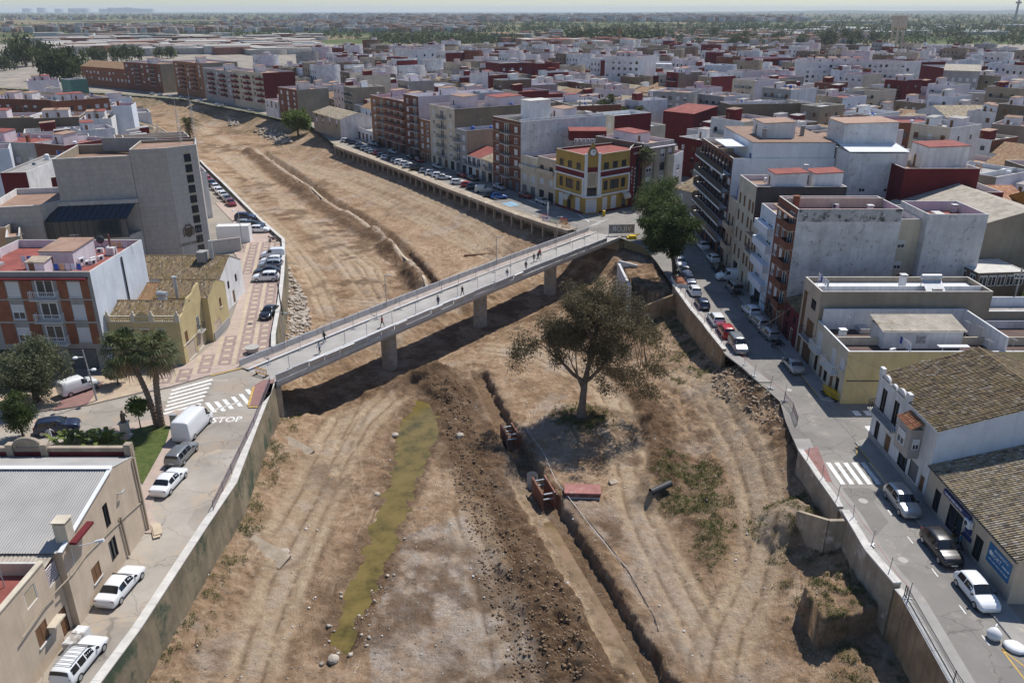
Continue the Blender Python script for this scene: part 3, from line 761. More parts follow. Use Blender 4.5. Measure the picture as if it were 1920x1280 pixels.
# paving motif: rings and centres, laid in columns along the wall
e1 = Vector((-0.225,0.974,0)).normalized(); e2 = Vector((e1.y,-e1.x,0))
ring = MB()
for x0,x1,y0,y1 in ((-0.8,0.8,-0.9,-0.55),(-0.8,0.8,0.55,0.9),(-0.8,-0.45,-0.55,0.55),(0.45,0.8,-0.55,0.55)): ring.box(x0,x1,y0,y1,0,0.02)
ring_me = ring.mesh('paving_ring','paver_mauve')
cen = MB(); cen.box(-0.32,0.32,-0.4,0.4,0,0.02); cen_me = cen.mesh('paving_block','paver_cream')
band = MB(); band.box(-0.24,0.24,-1.02,1.02,0,0.018); band_me = band.mesh('paving_band','paver_cream')
rzp = math.atan2(e1.y,e1.x) - math.pi / 2
X_,Y_ = [],[]
for row in range(-6,26):
 for c in range(-1,6):
  p = Vector((-33.9,101.0,0)) + e1 * (row * 2.06) - e2 * (c * 2.25 + 0.2)
  X_.append(p); Y_.append(c)
PX = np.array([p.x for p in X_]); PY = np.array([p.y for p in X_])
ok = inpoly(PX,PY,[(p[0],p[1]) for p in plaza_pts]); dd,_ = pdist(PX,PY,[(p[0],p[1]) for p in plaza_pts] + [(plaza_pts[0][0],plaza_pts[0][1])])
for k,p in enumerate(X_):
 if ok[k] and dd[k] > 1.05:
  put('paving_ring',ring_me,plaza,Z(p,0.118),rzp)
  put('paving_block',cen_me,plaza,Z(p,0.118),rzp)
  q = p - e2 * 1.125
  put('paving_band',band_me,plaza,Z(q,0.117),rzp)
# painted markings
def mark(parent,pts,z,m='paint_white',name='road_marking'):
 s = MB(); s.poly([(p[0],p[1],z) for p in pts])
 me = s.mesh(name,m)
 if me.polygons[0].normal.z < 0: me.flip_normals()
 return put(name,me,parent)
for k in range(7):
 t = k / 6
 a = at(lerp(322,306,t),lerp(732,776,t)); b = at(lerp(399,377,t),lerp(711,757,t))
 d = (b - a).normalized(); n = Vector((-d.y,d.x,0)) * 0.24
 mark(road_x,[a - n,b - n,b + n,a + n],0.010)
for cx,cy in ((378,768),(396,764),(413,762),(428,758),(444.5,753),(459,748),(471,739)):
 a,b = at(cx - 8,cy - 9.5),at(cx + 7,cy + 8.5)
 if cx > 470: b = lerp(a,b,0.55)
 n = Vector((0.24,0.05,0))
 mark(road_x,[a - n,a + n,b + n,b - n],0.010)
mark(road_x,[at(401,768),at(452,752),at(452.4,753),at(401.4,769)],0.010)
def lettering(txt,loc,size,rz=0.0,tilt=0.0,m='paint_white',parent=None,name='lettering',sx=1.0,ext=0.0,bold=0.0):
 cu = bpy.data.curves.new(name,'FONT'); cu.body = txt; cu.size = size; cu.extrude = ext; cu.offset = bold
 cu.align_x = 'CENTER'; cu.align_y = 'CENTER'; cu.resolution_u = 2
 t = bpy.data.objects.new(name,cu); COL.objects.link(t)
 bpy.context.view_layer.update()
 me = bpy.data.meshes.new_from_object(t.evaluated_get(bpy.context.evaluated_depsgraph_get()))
 bpy.data.objects.remove(t); bpy.data.curves.remove(cu)
 me.materials.clear(); me.materials.append(MATS[m]); me.name = name
 o = put(name,me,parent,loc); o.rotation_euler = (tilt,0,rz); o.scale = (sx,1,1)
 return o
p = at(425,787); lettering('STOP',Z(p,0.012),1.75,math.radians(6),0,'paint_white',road_l,'stop_lettering',0.78,0.0,0.03)
mark(road_l,[at(466,763),at(488,763),at(488,765),at(466,765)],0.128,'paint_yellow')
for a,b in (((395,705.5),(520,674.5)),((476,726),(466,762))):
 A,B = at(*a),at(*b); n = Vector((-(B - A).y,(B - A).x,0)).normalized() * 0.12
 mark(plaza,[A - n,B - n,B + n,A + n],0.126,'paint_yellow','kerb_paint')
for k in range(6):                                                    # crossing on the right street
 x = 31.6 + k * 0.86
 mark(street_r,[(x,65.4),(x + 0.46,65.4),(x + 0.46,69.4),(x,69.4)],0.005)
for k in range(4):
 x = 38.6 + k * 1.25
 mark(street_r,[(x,75.6),(x + 0.75,75.6),(x + 0.75,77.0),(x,77.0)],0.009)
 mark(street_r,[(x,79.4),(x + 0.75,79.4),(x + 0.75,80.6),(x,80.6)],0.009)
for y in (44.4,47.6,51.9,56.2,60.2): mark(street_r,[(34.2,y),(34.3,y),(34.3,y + 1.0),(34.2,y + 1.0)],0.005)
for a,b in (((35.2,61.4),(35.2,65)),((35.2,65),(36.0,65)),((35.2,61.4),(36.0,62.4)),((35.2,70.5),(36,72.6)),((34.9,41.2),(34.9,44)),((34.9,44),(36,44)),((34.9,44),(36,41.4)),((36.0,61.5),(36.0,72)),((36.0,84),(36.0,93)),((35.0,107),(35.0,116))):
 A,B = Vector((*a,0)),Vector((*b,0)); n = Vector((-(B - A).y,(B - A).x,0)).normalized() * 0.06
 mark(street_r,[A - n,B - n,B + n,A + n],0.135 if a[0] > 35.9 else 0.006,'paint_yellow')
for x,y,r in ((32.6,62.6,0.42),(32.4,54.0,0.4),(33.2,86,0.4)):
 s = MB(); s.tube([(0,0,0),(0,0,0.006)],r,16); s.build('manhole_cover','concrete',street_r,(x,y,0.002))
for k in range(5):                                                    # crossing near the far bridge end
 a,b = at(1104 + k * 4.5,424 - k * 2.2),at(1120 + k * 5,421 - k * 2.4)
 mark(street_r,[a,b,b + Vector((0.3,0.4,0)),a + Vector((0.3,0.4,0))],0.006)
for a,b in (((980,371),(1018,386)),((1060,410),(1130,414)),((1085,402),(1105,416))):
 A,B = at(*a),at(*b); n = Vector((-(B - A).y,(B - A).x,0)).normalized() * 0.12
 mark(street_r,[A - n,B - n,B + n,A + n],0.006)
mark(street_r,[at(930,382),at(960,378),at(975,384),at(945,390)],0.006,'paint_blue')

# ------------------------------------------------------------------ retaining walls
def wall_run(pts,z0,z1,t_in,t_out,mats,name,label,cat='wall',coping=0.0,group=None,base=0.0,wob=0.0):
 """masonry wall along a line (inside of the channel on the right of the line when t_in > 0)"""
 P = []
 for a,b in zip(pts[:-1],pts[1:]):
  k = max(1,int((b - a).length / 2.5))
  P += [lerp(a,b,q / k) for q in range(k)]
 P.append(pts[-1])
 l,r = ribbon_pts(P,1.0)
 nrm = [(b - a) * 0.5 for a,b in zip(l,r)]
 th = thing(name,label,cat,Z(P[0],0),0,group)
 o = P[0]
 s = MB()
 top = [z1 + (R.uniform(-wob,wob * 0.3)) for _ in P]
 ins = [p - o + n * t_in for p,n in zip(P,nrm)]; out = [p - o - n * t_out for p,n in zip(P,nrm)]
 bat = base
 for k in range(len(P) - 1):
  a,b,c,d = ins[k],ins[k + 1],out[k + 1],out[k]
  a0,b0 = a + nrm[k] * bat,b + nrm[k + 1] * bat
  s.quad(Z(a0,z0),Z(b0,z0),Z(b,top[k + 1]),Z(a,top[k]))
  s.quad(Z(a,top[k]),Z(b,top[k + 1]),Z(c,top[k + 1]),Z(d,top[k]))
  s.quad(Z(c,z0),Z(d,z0),Z(d,top[k]),Z(c,top[k + 1]))
 for k in (0,len(P) - 1): s.quad(Z(ins[k],z0),Z(out[k],z0),Z(out[k],top[k]),Z(ins[k],top[k]))
 me = s.mesh('masonry',mats[0])
 b = bmesh.new(); b.from_mesh(me); bmesh.ops.remove_doubles(b,verts=b.verts,dist=1e-4); bmesh.ops.recalc_face_normals(b,faces=b.faces); b.to_mesh(me); b.free()
 put('masonry',me,th)
 if coping:
  for k in range(len(P) - 1):
   c = MB(); a,b_ = ins[k] + nrm[k] * 0.06,ins[k + 1] + nrm[k + 1] * 0.06
   dd_ = (b_ - a).normalized() * 0.012
   c.prism([a + dd_,b_ - dd_,out[k + 1] - nrm[k + 1] * 0.05 - dd_,out[k] - nrm[k] * 0.05 + dd_][::-1] if ((b_ - a).x * (out[k] - a).y - (b_ - a).y * (out[k] - a).x) < 0 else [a + dd_,b_ - dd_,out[k + 1] - nrm[k + 1] * 0.05 - dd_,out[k] - nrm[k] * 0.05 + dd_],
     [top[k] + 0.002,top[k + 1] + 0.002,top[k + 1] + 0.002,top[k] + 0.002],[top[k] + coping,top[k + 1] + coping,top[k + 1] + coping,top[k] + coping])
   c.build('coping_stone',mats[1],th)
 return th,ins,out
wl,wl_in,wl_out = wall_run(seg(LB,24,87.6),-7.5,0.02,0.06,0.55,['wall_mossy','concrete_pale'],'retaining_wall','tall moss-stained concrete wall holding up the street beside the beige warehouse',coping=0.1,base=0.25)
wall_run(seg(LB,97.6,240),-7.5,0.72,0.06,0.42,['wall_mossy','concrete_pale'],'parapet_wall','curving parapet wall along the paved plaza below the town hall',coping=0.12,base=0.2)
wall_run(seg(LB,240,398),-7.5,0.3,0.06,0.4,['concrete_old','concrete_pale'],'bank_wall','low bank wall below the red roof terraces upstream')
inv = lambda pts: list(reversed(pts))
wr1,_,_ = wall_run(inv(seg(RB,24,50.2)),-7.5,0.12,0.06,0.45,['wall_earthy','concrete_pale'],'retaining_wall','earth-brown retaining wall topped by a dark iron railing',coping=0.08)
wall_run(inv(seg(RB,50.4,60.4)),-7.5,0.45,0.1,0.5,['concrete_old','concrete_pale'],'retaining_wall','chipped concrete wall with white coping beside the parked black car',coping=0.16,wob=0.12)
wall_run(inv(seg(RB,61.2,71.4)),-7.5,0.25,0.06,0.4,['concrete_old','concrete_pale'],'retaining_wall','stained wall section with pale coping beside the zebra crossing',coping=0.14,wob=0.1)
wall_run(inv(seg(RB,97.5,125)),-7.5,0.3,0.06,0.4,['wall_earthy','concrete_pale'],'retaining_wall','cracked brown wall with white coping beside the row of parked cars',coping=0.12,wob=0.1)
# white wing wall running down into the ravine
a,b,c = at(1500,940,-0.2),at(1556,970,0.4),at(1584,972,0.4)
s = MB()
o = b
def vwall(s,p,q,zt0,zt1,zb,t,m=0):
 d = Vector(((q - p).x,(q - p).y,0)).normalized(); n = Vector((-d.y,d.x,0)) * t / 2
 pts = [p - n,q - n,q + n,p + n]
 s.prism([Z(k - o,0) for k in pts],zb,[zt0,zt1,zt1,zt0],m)
vwall(s,a,b,-1.2,0.15,-7.2,0.35); vwall(s,b,c + Vector((0.3,0,0)),0.15,0.3,-7.2,0.35)
w = s.build('wing_wall','concrete_old',None,Z(o,0)); tag(w,'white flaking wing wall stepping down into the ravine beside the street wall','wall')
# walls of the sunken plot by the far bridge end
s = MB(); o = at(1160,487,0.2)
vwall(s,at(1160,487,0.2),at(1182,535,-0.8),-0.3,-1.0,-7,0.4); vwall(s,at(1160,487,0.2),at(1196,489,0.2),0.1,-0.6,-5,0.4)
w = s.build('plot_wall','plaster_worn',None,Z(o,0)); tag(w,'broken white wall round the sunken plot beside the bridge end','wall')
s = MB(); o = at(1205,560,-1.5)
vwall(s,at(1208,572,-2.2),at(1268,551,-0.5),-2.3,-0.4,-7,0.4)
w = s.build('cross_wall','wall_earthy',None,Z(o,0)); tag(w,'short earth-stained cross wall below the sunken plot','wall')
# promenade: edge beam on columns
pts = seg(RB,161.5,274)
o = pts[0]
pr = thing('promenade_edge','long concrete promenade edge carried on slim columns above the raked slope','promenade',Z(o,0))
s = MB(); l,r = ribbon_pts(pts,1.0); nn = [(a - b).normalized() for a,b in zip(l,r)]
for k in range(len(pts) - 1):
 a,b = pts[k] - o,pts[k + 1] - o
 s.prism([Z(a + nn[k] * 1.5,0),Z(a - nn[k] * 1.5,0),Z(b - nn[k + 1] * 1.5,0),Z(b + nn[k + 1] * 1.5,0)],-0.55,0.14)
s.build('edge_beam','concrete_old',pr)
colm = MB(); colm.box(-0.22,0.22,-0.22,0.22,-4.0,-0.56); colm.box(-0.3,0.3,-0.3,0.3,-0.75,-0.555); col_me = colm.mesh('column','concrete_old')
acc = 0.0
for k in range(len(pts) - 1):
 L_ = (pts[k + 1] - pts[k]).length; d = (pts[k + 1] - pts[k]).normalized()
 while acc < L_:
  p = pts[k] + d * acc + Vector((-d.y,d.x,0)) * 1.1
  put('column',col_me,pr,Z(p - o,0),math.atan2(d.y,d.x)); acc += 3.9
 acc -= L_
s = MB()
for k in range(len(pts) - 1): a,b = pts[k] - o - nn[k] * 1.45,pts[k + 1] - o - nn[k + 1] * 1.45; s.quad(Z(a,-6),Z(b,-6),Z(b,-0.56),Z(a,-0.56))
s.build('back_wall','concrete_old',pr)

# ------------------------------------------------------------------ bridge
BR = math.atan2(0.8,0.6); BO = Vector((-28.9,88.1,0)); BE = Vector((0.6,0.8,0)); BN = Vector((-0.8,0.6,0))
mat('bridge_footway',(0.40,0.34,0.30),var=0.25,scale=0.8)
mat('bridge_road',(0.37,0.35,0.325),var=0.2,scale=0.4,stain=((0.36,0.33,0.3),0.5,0.58))
BLEN,BW = 84.5,7.3
def bz(x): return 0.45 * math.sin(math.pi * min(max(x / BLEN,0),1))
br = thing('road_bridge','long grey concrete bridge crossing the dry ravine on round piers','bridge',BO,BR)
s = MB(); N = 24
for k in range(N):
 x0,x1 = BLEN * k / N,BLEN * (k + 1) / N; z0,z1 = bz(x0),bz(x1)
 prof = [(0.0,-0.75),(0.0,0.02),(BW,0.02),(BW,-0.75),(6.2,-0.8),(5.6,-1.35),(1.7,-1.35),(1.1,-0.8)]
 for q in range(len(prof)):
  a,b = prof[q],prof[(q + 1) % len(prof)]
  s.quad((x0,a[0],z0 + a[1]),(x0,b[0],z0 + b[1]),(x1,b[0],z1 + b[1]),(x1,a[0],z1 + a[1]),1 if q == 1 else 0)
me = s.mesh('deck',['concrete','bridge_road'])
b = bmesh.new(); b.from_mesh(me); bmesh.ops.remove_doubles(b,verts=b.verts,dist=1e-4); bmesh.ops.recalc_face_normals(b,faces=b.faces); b.to_mesh(me); b.free()
put('deck',me,br)
def along(name,m,y0,y1,z0,z1,x0=0.0,x1=BLEN,n=16):
 s = MB()
 for k in range(n):
  a,b = lerp(x0,x1,k / n),lerp(x0,x1,(k + 1) / n)
  for (ya,za),(yb,zb) in (((y0,z0),(y0,z1)),((y0,z1),(y1,z1)),((y1,z1),(y1,z0))):
   s.quad((a,ya,bz(a) + za),(b,ya,bz(b) + za),(b,yb,bz(b) + zb),(a,yb,bz(a) + zb))
 return s.build(name,m,br)
along('footway','bridge_footway',5.75,7.28,0.021,0.16)
along('footway_kerb','concrete_pale',5.5,5.75,0.021,0.22)
along('edge_beam','concrete_pale',-0.18,0.12,-0.35,0.16)
along('edge_beam','concrete',7.2,7.46,-0.35,0.2)
mat('pier_paint',(0.40,0.37,0.33),var=0.25,scale=1.2,streak=0.3,stain=((0.10,0.22,0.21),0.7,0.6))
pm = MB()
for k in range(11):
 z0,z1 = -8.2 + k * 0.68,-8.2 + (k + 1) * 0.68
 pm.tube([(0,0,z0),(0,0,z0 + 0.05),(0,0,z1 - 0.05),(0,0,z1)],[1.10,1.15,1.15,1.10],22,0,False)
pm.tube([(0,0,-0.9),(0,0,-0.5)],[1.15,1.5],22)
pier_me = pm.mesh('pier','pier_paint')
for x in (22.6,44.0,64.8): put('pier',pier_me,br,(x,3.55,-0.6 + bz(x) * 0.5))
for x0,x1 in ((-1.2,0.6),(BLEN - 0.8,BLEN + 1.5)):
 s = MB(); s.box(x0,x1,-0.1,BW + 0.1,-7.5,-0.78); s.build('abutment','concrete_old',br)
pan = MB(); pan.box(-1.22,1.22,-0.06,0.06,0.16,0.98); pan.box(-1.22,1.22,-0.09,0.09,0.9,1.0)
pan_me = pan.mesh('parapet_panel','metal_galv')
for k in range(33):
 x = 1.3 + k * 2.55
 o_ = put('parapet_panel',pan_me,br,(x,7.33,bz(x)),R.uniform(-0.02,0.02))
 if x < 79:
  o_ = put('parapet_panel',pan_me,br,(x,-0.02,bz(x) - (0.1 if 8 < x < 50 else 0)),R.uniform(-0.03,0.03)); o_.rotation_euler[0] = R.uniform(-0.05,0.28 if x < 50 else 0.06)
mat('fence_mesh_pink',(0.55,0.40,0.37),rough=0.7,var=0.1)
for x0,x1,y in ((0.8,36,1.15),(60,74,1.15),(0,21,5.42),(26,44,5.42),(70,82,5.42)):
 s = MB(); s.tube([(lerp(x0,x1,k / 8),y,bz(lerp(x0,x1,k / 8)) + 0.3) for k in range(9)],0.075,8); s.build('guard_rail','metal_white',br)
post = MB(); post.tube([(0,0,0),(0,0,2.0)],0.035,6); post.box(-0.3,0.3,-0.12,0.12,0,0.1)
post_me = post.mesh('fence_post','metal_grey')
for y in (1.6,5.1):
 for k in range(17):
  x = 3 + k * 4.7 + R.uniform(-0.5,0.5)
  p = BO + BE * x + BN * (y + R.uniform(-0.2,0.2))
  tag(put('fence_post',post_me,None,Z(p,bz(x) + 0.02),R.uniform(0,3)),'thin grey temporary fence post standing on the bridge roadway','post','fence posts on the bridge')
def netting(s,a,b,z,h=0.9):
 for k in range(4):
  zz = z + 0.15 + h * k / 3
  A,B = Z(a,zz),Z(b,zz); mid = (A + B) / 2 - Vector((0,0,0.06)); s.beam(A,mid,0.015); s.beam(mid,B,0.015)
for y,x0,x1 in ((1.55,20,58),(5.15,32,70)):
 s = MB(); k = x0
 while k < x1: netting(s,BO + BE * k + BN * y - BO,BO + BE * (k + 4.7) + BN * y - BO,bz(k)); k += 4.7
 tag(s.build('safety_net','fence_mesh_pink',None,BO),'sagging pink safety netting strung between posts on the %s side of the roadway' % ('open parapet' if y < 3 else 'footway'),'netting')
lamp = MB(); lamp.tube([(0,0,0),(0,0,5.2)],[0.07,0.05],8); lamp.beam((0,0,5.2),(0,-0.8,5.3),0.06); lamp.box(-0.1,0.1,-1.3,-0.7,5.25,5.36)
lamp_me = lamp.mesh('bridge_lamp','metal_grey')
for x in (7,26,53,72):
 p = BO + BE * x + BN * 7.05
 tag(put('bridge_lamp',lamp_me,None,Z(p,bz(x) + 0.16),BR),'slim grey street lamp standing on the bridge footway','street lamp','lamps on the bridge')
# ------------------------------------------------------------------ building kit
UNIT = {}
def _unit(kind):
 """window, door and shutter leaves of 1 x 1 m, scaled into their openings: (name, leaf mesh, frame mesh)"""
 if kind in UNIT: return UNIT[kind]
 s = MB(); f = MB(); fm = 'frame_white'; nm = 'window'
 def ring(b,d0=0.02,d1=0.12,mull=True):
  f.box(-0.5,-0.5 + b,d0,d1,0,1); f.box(0.5 - b,0.5,d0,d1,0,1)
  f.box(-0.5 + b,0.5 - b,d0,d1,1 - b * 0.8,1); f.box(-0.5 + b,0.5 - b,d0,d1,0,b * 0.8)
  if mull: f.box(-0.025,0.025,d0 + 0.01,d1 - 0.01,b * 0.8,1 - b * 0.8)
 if kind in ('win','half','low'):
  ring(0.06)
  s.box(-0.49,0.49,0.10,0.14,0.0,1.0,0)
  t = {'win': 0.84,'half': 0.45,'low': 0.18}[kind]
  n = max(2,int((1 - t) * 8))
  for k in range(n): s.box(-0.44,0.44,0.045,0.098,lerp(t,0.97,k / n) + 0.008,lerp(t,0.97,(k + 1) / n) - 0.008,1)
  mats = ['glass','shutter']
 elif kind in ('shut','shut_tan'):
  ring(0.05,mull=False)
  for k in range(9): s.box(-0.46,0.46,0.05,0.12,k / 9 + 0.01,(k + 1) / 9 - 0.004,0)
  mats = ['shutter' if kind == 'shut' else 'shutter_tan']
 elif kind == 'brown':
  fm = 'wood'; ring(0.07)
  s.box(-0.46,-0.03,0.05,0.10,0.04,0.96,0); s.box(0.03,0.46,0.05,0.10,0.04,0.96,0); s.box(-0.03,0.03,0.09,0.12,0,1,1)
  mats = ['wood','glass']
 elif kind == 'dark':
  fm = 'frame_dark'; ring(0.05)
  s.box(-0.49,0.49,0.12,0.16,0,1,0); mats = ['glass']
 elif kind == 'void':
  fm = None; s.box(-0.5,0.5,0.5,0.54,0,1,0); mats = ['interior_dark']
 elif kind == 'french':
  ring(0.07)
  s.box(-0.49,0.49,0.10,0.14,0,1,0); mats = ['glass']
 elif kind == 'door':
  nm = 'door'; fm = 'concrete_pale'; ring(0.08,mull=False)
  s.box(-0.43,0.43,0.08,0.13,0.0,0.94,0)
  for z in (0.12,0.52): s.box(-0.32,0.32,0.06,0.079,z,z + 0.32,0)
  mats = ['wood']
 elif kind == 'garage':
  nm = 'garage_door'; fm = 'frame_dark'; ring(0.03,mull=False)
  for k in range(12): s.box(-0.47,0.47,0.07,0.12,k / 12,(k + 1) / 12 - 0.012,0)
  mats = ['garage_metal']
 elif kind == 'garage_brown':
  nm = 'garage_door'; fm = 'frame_dark'; ring(0.03,mull=False)
  for k in range(12): s.box(-0.47,0.47,0.07,0.12,k / 12,(k + 1) / 12 - 0.012,0)
  mats = ['wood']
 elif kind == 'garage_pale':
  nm = 'garage_door'; ring(0.03,mull=False)
  for k in range(12): s.box(-0.47,0.47,0.07,0.12,k / 12,(k + 1) / 12 - 0.012,0)
  mats = ['plaster_beige']
 elif kind == 'shop':
  nm = 'shop_window'; fm = 'frame_dark'; ring(0.03)
  s.box(-0.49,0.49,0.12,0.16,0,1,0); mats = ['glass']
 UNIT[kind] = (nm,s.mesh(nm,mats),f.mesh('frame',fm) if fm else None)
 return UNIT[kind]
SILL = MB(); SILL.box(-0.56,0.56,-0.10,0.04,-0.06,0.0); SILL_ME = SILL.mesh('sill','concrete_pale')
RAILS = {}
def balcony(parent,p,ang,w,dep=1.0,kind='bars',hz=1.0,slab='concrete_pale',rail=None):
 """slab with its railing, front edge away from the wall; p = centre at the wall"""
 key = (round(w,2),dep,kind,slab,rail)
 if key not in RAILS:
  s = MB(); s.box(-w / 2,w / 2,-dep,0.0,-0.16,0.0); sm = s.mesh('balcony',slab)
  r = MB()
  if kind == 'bars':
   n = max(4,int(w / 0.22))
   for k in range(n + 1):
    x = lerp(-w / 2 + 0.03,w / 2 - 0.03,k / n); r.beam((x,-dep + 0.04,0),(x,-dep + 0.04,hz),0.03)
   for x in (-w / 2 + 0.03,w / 2 - 0.03):
    for q in range(1,4): r.beam((x,-dep + 0.04 + dep * q / 4,0),(x,-dep + 0.04 + dep * q / 4,hz),0.03)
    r.beam((x,-dep + 0.04,hz),(x,0,hz),0.05)
   r.beam((-w / 2,-dep + 0.04,hz),(w / 2,-dep + 0.04,hz),0.05)
  else:
   r.box(-w / 2,w / 2,-dep,-dep + 0.1,0.0,hz); r.box(-w / 2,-w / 2 + 0.1,-dep + 0.1,0,0.0,hz); r.box(w / 2 - 0.1,w / 2,-dep + 0.1,0,0.0,hz)
  RAILS[key] = (sm,r.mesh('railing',rail or ('metal_dark' if kind == 'bars' else slab)))
 sm,rm = RAILS[key]
 o = put('balcony',sm,parent,p,ang)
 put('railing',rm,o)
 return o
def grid(kind,xs,zs,w,h):
 kinds = kind if isinstance(kind,(list,tuple)) else [kind]
 return [(R.choice(kinds),x,z,w,h) for z in zs for x in xs]
def facade(s,p0,p1,z0,z1,ops,m,dep=0.22):
 d = (p1 - p0); L_ = d.length; d.normalize(); n = Vector((d.y,-d.x,0))
 ops = [q for q in ops if q[1] - q[3] / 2 > 0.05 and q[1] + q[3] / 2 < L_ - 0.05 and q[2] + q[4] < z1 - 0.05]
 def P(x,z,y=0.0): return p0 + d * x - n * y + Vector((0,0,z))
 if not ops:
  s.quad(P(0,z0),P(L_,z0),P(L_,z1),P(0,z1),m); return ops
 rects = [(x - w / 2,x + w / 2,z,z + h) for _,x,z,w,h in ops]
 xs = sorted({0.0,L_,*[round(v,3) for r in rects for v in r[:2]]}); zs = sorted({z0,z1,*[round(v,3) for r in rects for v in r[2:]]})
 for a,b in zip(xs[:-1],xs[1:]):
  run = None
  for c,e in zip(zs[:-1],zs[1:]):
   mx,mz = (a + b) / 2,(c + e) / 2
   if any(r[0] < mx < r[1] and r[2] < mz < r[3] for r in rects):
    if run: s.quad(P(a,run[0]),P(b,run[0]),P(b,run[1]),P(a,run[1]),m); run = None
   else: run = (run[0],e) if run else (c,e)
  if run: s.quad(P(a,run[0]),P(b,run[0]),P(b,run[1]),P(a,run[1]),m)
 for x0,x1,a,b in rects:
  s.quad(P(x0,a),P(x1,a),P(x1,a,dep),P(x0,a,dep),m); s.quad(P(x0,b,dep),P(x1,b,dep),P(x1,b),P(x0,b),m)
  s.quad(P(x0,a),P(x0,a,dep),P(x0,b,dep),P(x0,b),m); s.quad(P(x1,a,dep),P(x1,a),P(x1,b),P(x1,b,dep),m)
 return ops
def leaves(th,p0,p1,ops,fine):
 d = (p1 - p0).normalized(); ang = math.atan2(d.y,d.x)
 for kind,x,z,w,h in ops:
  nm,lm,fm = _unit(kind)
  o = put(nm,lm,th,p0 + d * x + Vector((0,0,z)),ang,(w,1,h))
  if fine:
   if fm: put('frame',fm,o)
   if kind in ('win','half','low','shut','brown') and h < 2: put('sill',SILL_ME,o)
  elif fm and fine is not None: put('frame',fm,o)
def tiles(s,e0,e1,r0,r1,cw=0.26,rl=0.42,m=0,lift=0.05):
 """barrel tiles laid in columns from eave e0-e1 to ridge r0-r1, every course lapped over the one below"""
 nc = max(2,int((e1 - e0).length / cw)); nr = max(2,int((r0 - e0).length / rl))
 nrm = (e1 - e0).cross(r0 - e0).normalized()
 if nrm.z < 0: nrm = -nrm
 prof = [(0.0,0.0),(0.18,0.6),(0.36,1.0),(0.64,1.0),(0.82,0.6),(1.0,0.0)]
 prof = [(0.0,0.0),(0.2,0.9),(0.6,0.9),(0.8,0.0),(1.0,-0.1)]
 for c in range(nc):
  jit = R.uniform(-0.02,0.02)
  for r in range(nr):
   t0,t1 = r / nr,(r + 1.08) / nr
   up0,up1 = lift * 1.25,lift * 0.55
   row = []
   for t,up in ((t0,up0),(t1,up1)):
    a,b = lerp(e0,r0,t),lerp(e1,r1,t)
    row.append([lerp(a,b,(c + u) / nc) + nrm * (h * cw * 0.42 + up + jit) for u,h in prof])
   uv = [(c + 0.3,r + 0.3),(c + 0.7,r + 0.3),(c + 0.7,r + 0.7),(c + 0.3,r + 0.7)]
   uv2 = [(c + 500.3,r + 0.3),(c + 500.7,r + 0.3),(c + 500.7,r + 0.7),(c + 500.3,r + 0.7)]
   for k in range(4): s.quad(row[0][k],row[0][k + 1],row[1][k + 1],row[1][k],m,uv if k < 3 else uv2)
def tile_mesh(e0,e1,r0,r1,mt,th,cw=0.26,rl=0.42,name='roof_tiles'):
 s = MB(); tiles(s,Vector(e0),Vector(e1),Vector(r0),Vector(r1),cw,rl)
 me = s.mesh(name,mt);
 o = put(name,me,th); o['kind'] = 'stuff'
 return o
def corrugated(e0,e1,r0,r1,mt,th,pitch=0.3,amp=0.05,name='roof_sheet'):
 e0,e1,r0,r1 = map(Vector,(e0,e1,r0,r1))
 n = max(6,int((e1 - e0).length / pitch)) * 2
 nrm = (e1 - e0).cross(r0 - e0).normalized()
 if nrm.z < 0: nrm = -nrm
 s = MB()
 for k in range(n):
  a,b = k / n,(k + 1) / n; ha,hb = (amp if k % 2 else 0),(0 if k % 2 else amp)
  s.quad(lerp(e0,e1,a) + nrm * ha,lerp(e0,e1,b) + nrm * hb,lerp(r0,r1,b) + nrm * hb,lerp(r0,r1,a) + nrm * ha)
 return s.build(name,mt,th)
def hut(th,x,y,w,d,z,h,m='plaster_white',roofm='terracotta_floor',door=True,name='stair_hut',slope=0.25):
 s = MB(); s.prism([(x,y),(x + w,y),(x + w,y + d),(x,y + d)],z - 0.02,[z + h,z + h,z + h + slope,z + h + slope])
 o = s.build(name,m,th)
 r = MB(); r.prism([(x - 0.12,y - 0.12),(x + w + 0.12,y - 0.12),(x + w + 0.12,y + d + 0.12),(x - 0.12,y + d + 0.12)],[z + h + 0.003,z + h + 0.003,z + h + slope + 0.003,z + h + slope + 0.003],[z + h + 0.12,z + h + 0.12,z + h + slope + 0.12,z + h + slope + 0.12])
 r.build('hut_roof',roofm,o)
 if door:
  nm,lm,fm = _unit('door'); q = put('door',lm,o,(x + w * 0.3,y - 0.06,z),0,(0.8,0.5,2.0))
 return o
def chimney(th,x,y,z,h=1.2,w=0.45,m='plaster_white'):
 s = MB(); s.box(x - w / 2,x + w / 2,y - w / 2,y + w / 2,z - 0.1,z + h); s.box(x - w / 2 - 0.08,x + w / 2 + 0.08,y - w / 2 - 0.08,y + w / 2 + 0.08,z + h + 0.15,z + h + 0.23)
 for a in (-1,1):
  for b in (-1,1): s.box(x + a * w * 0.4 - 0.04,x + a * w * 0.4 + 0.04,y + b * w * 0.4 - 0.04,y + b * w * 0.4 + 0.04,z + h,z + h + 0.15)
 return s.build('chimney',m,th)
def antenna(th,x,y,z,h=2.6):
 s = MB(); s.tube([(x,y,z),(x,y,z + h)],0.025,5)
 s.beam((x - 0.6,y,z + h - 0.2),(x + 0.6,y,z + h - 0.1),0.03)
 for k in range(5): s.beam((x - 0.5 + k * 0.25,y - 0.3 + k * 0.04,z + h - 0.18),(x - 0.5 + k * 0.25,y + 0.3 - k * 0.04,z + h - 0.18),0.02)
 return s.build('antenna','metal_grey',th)
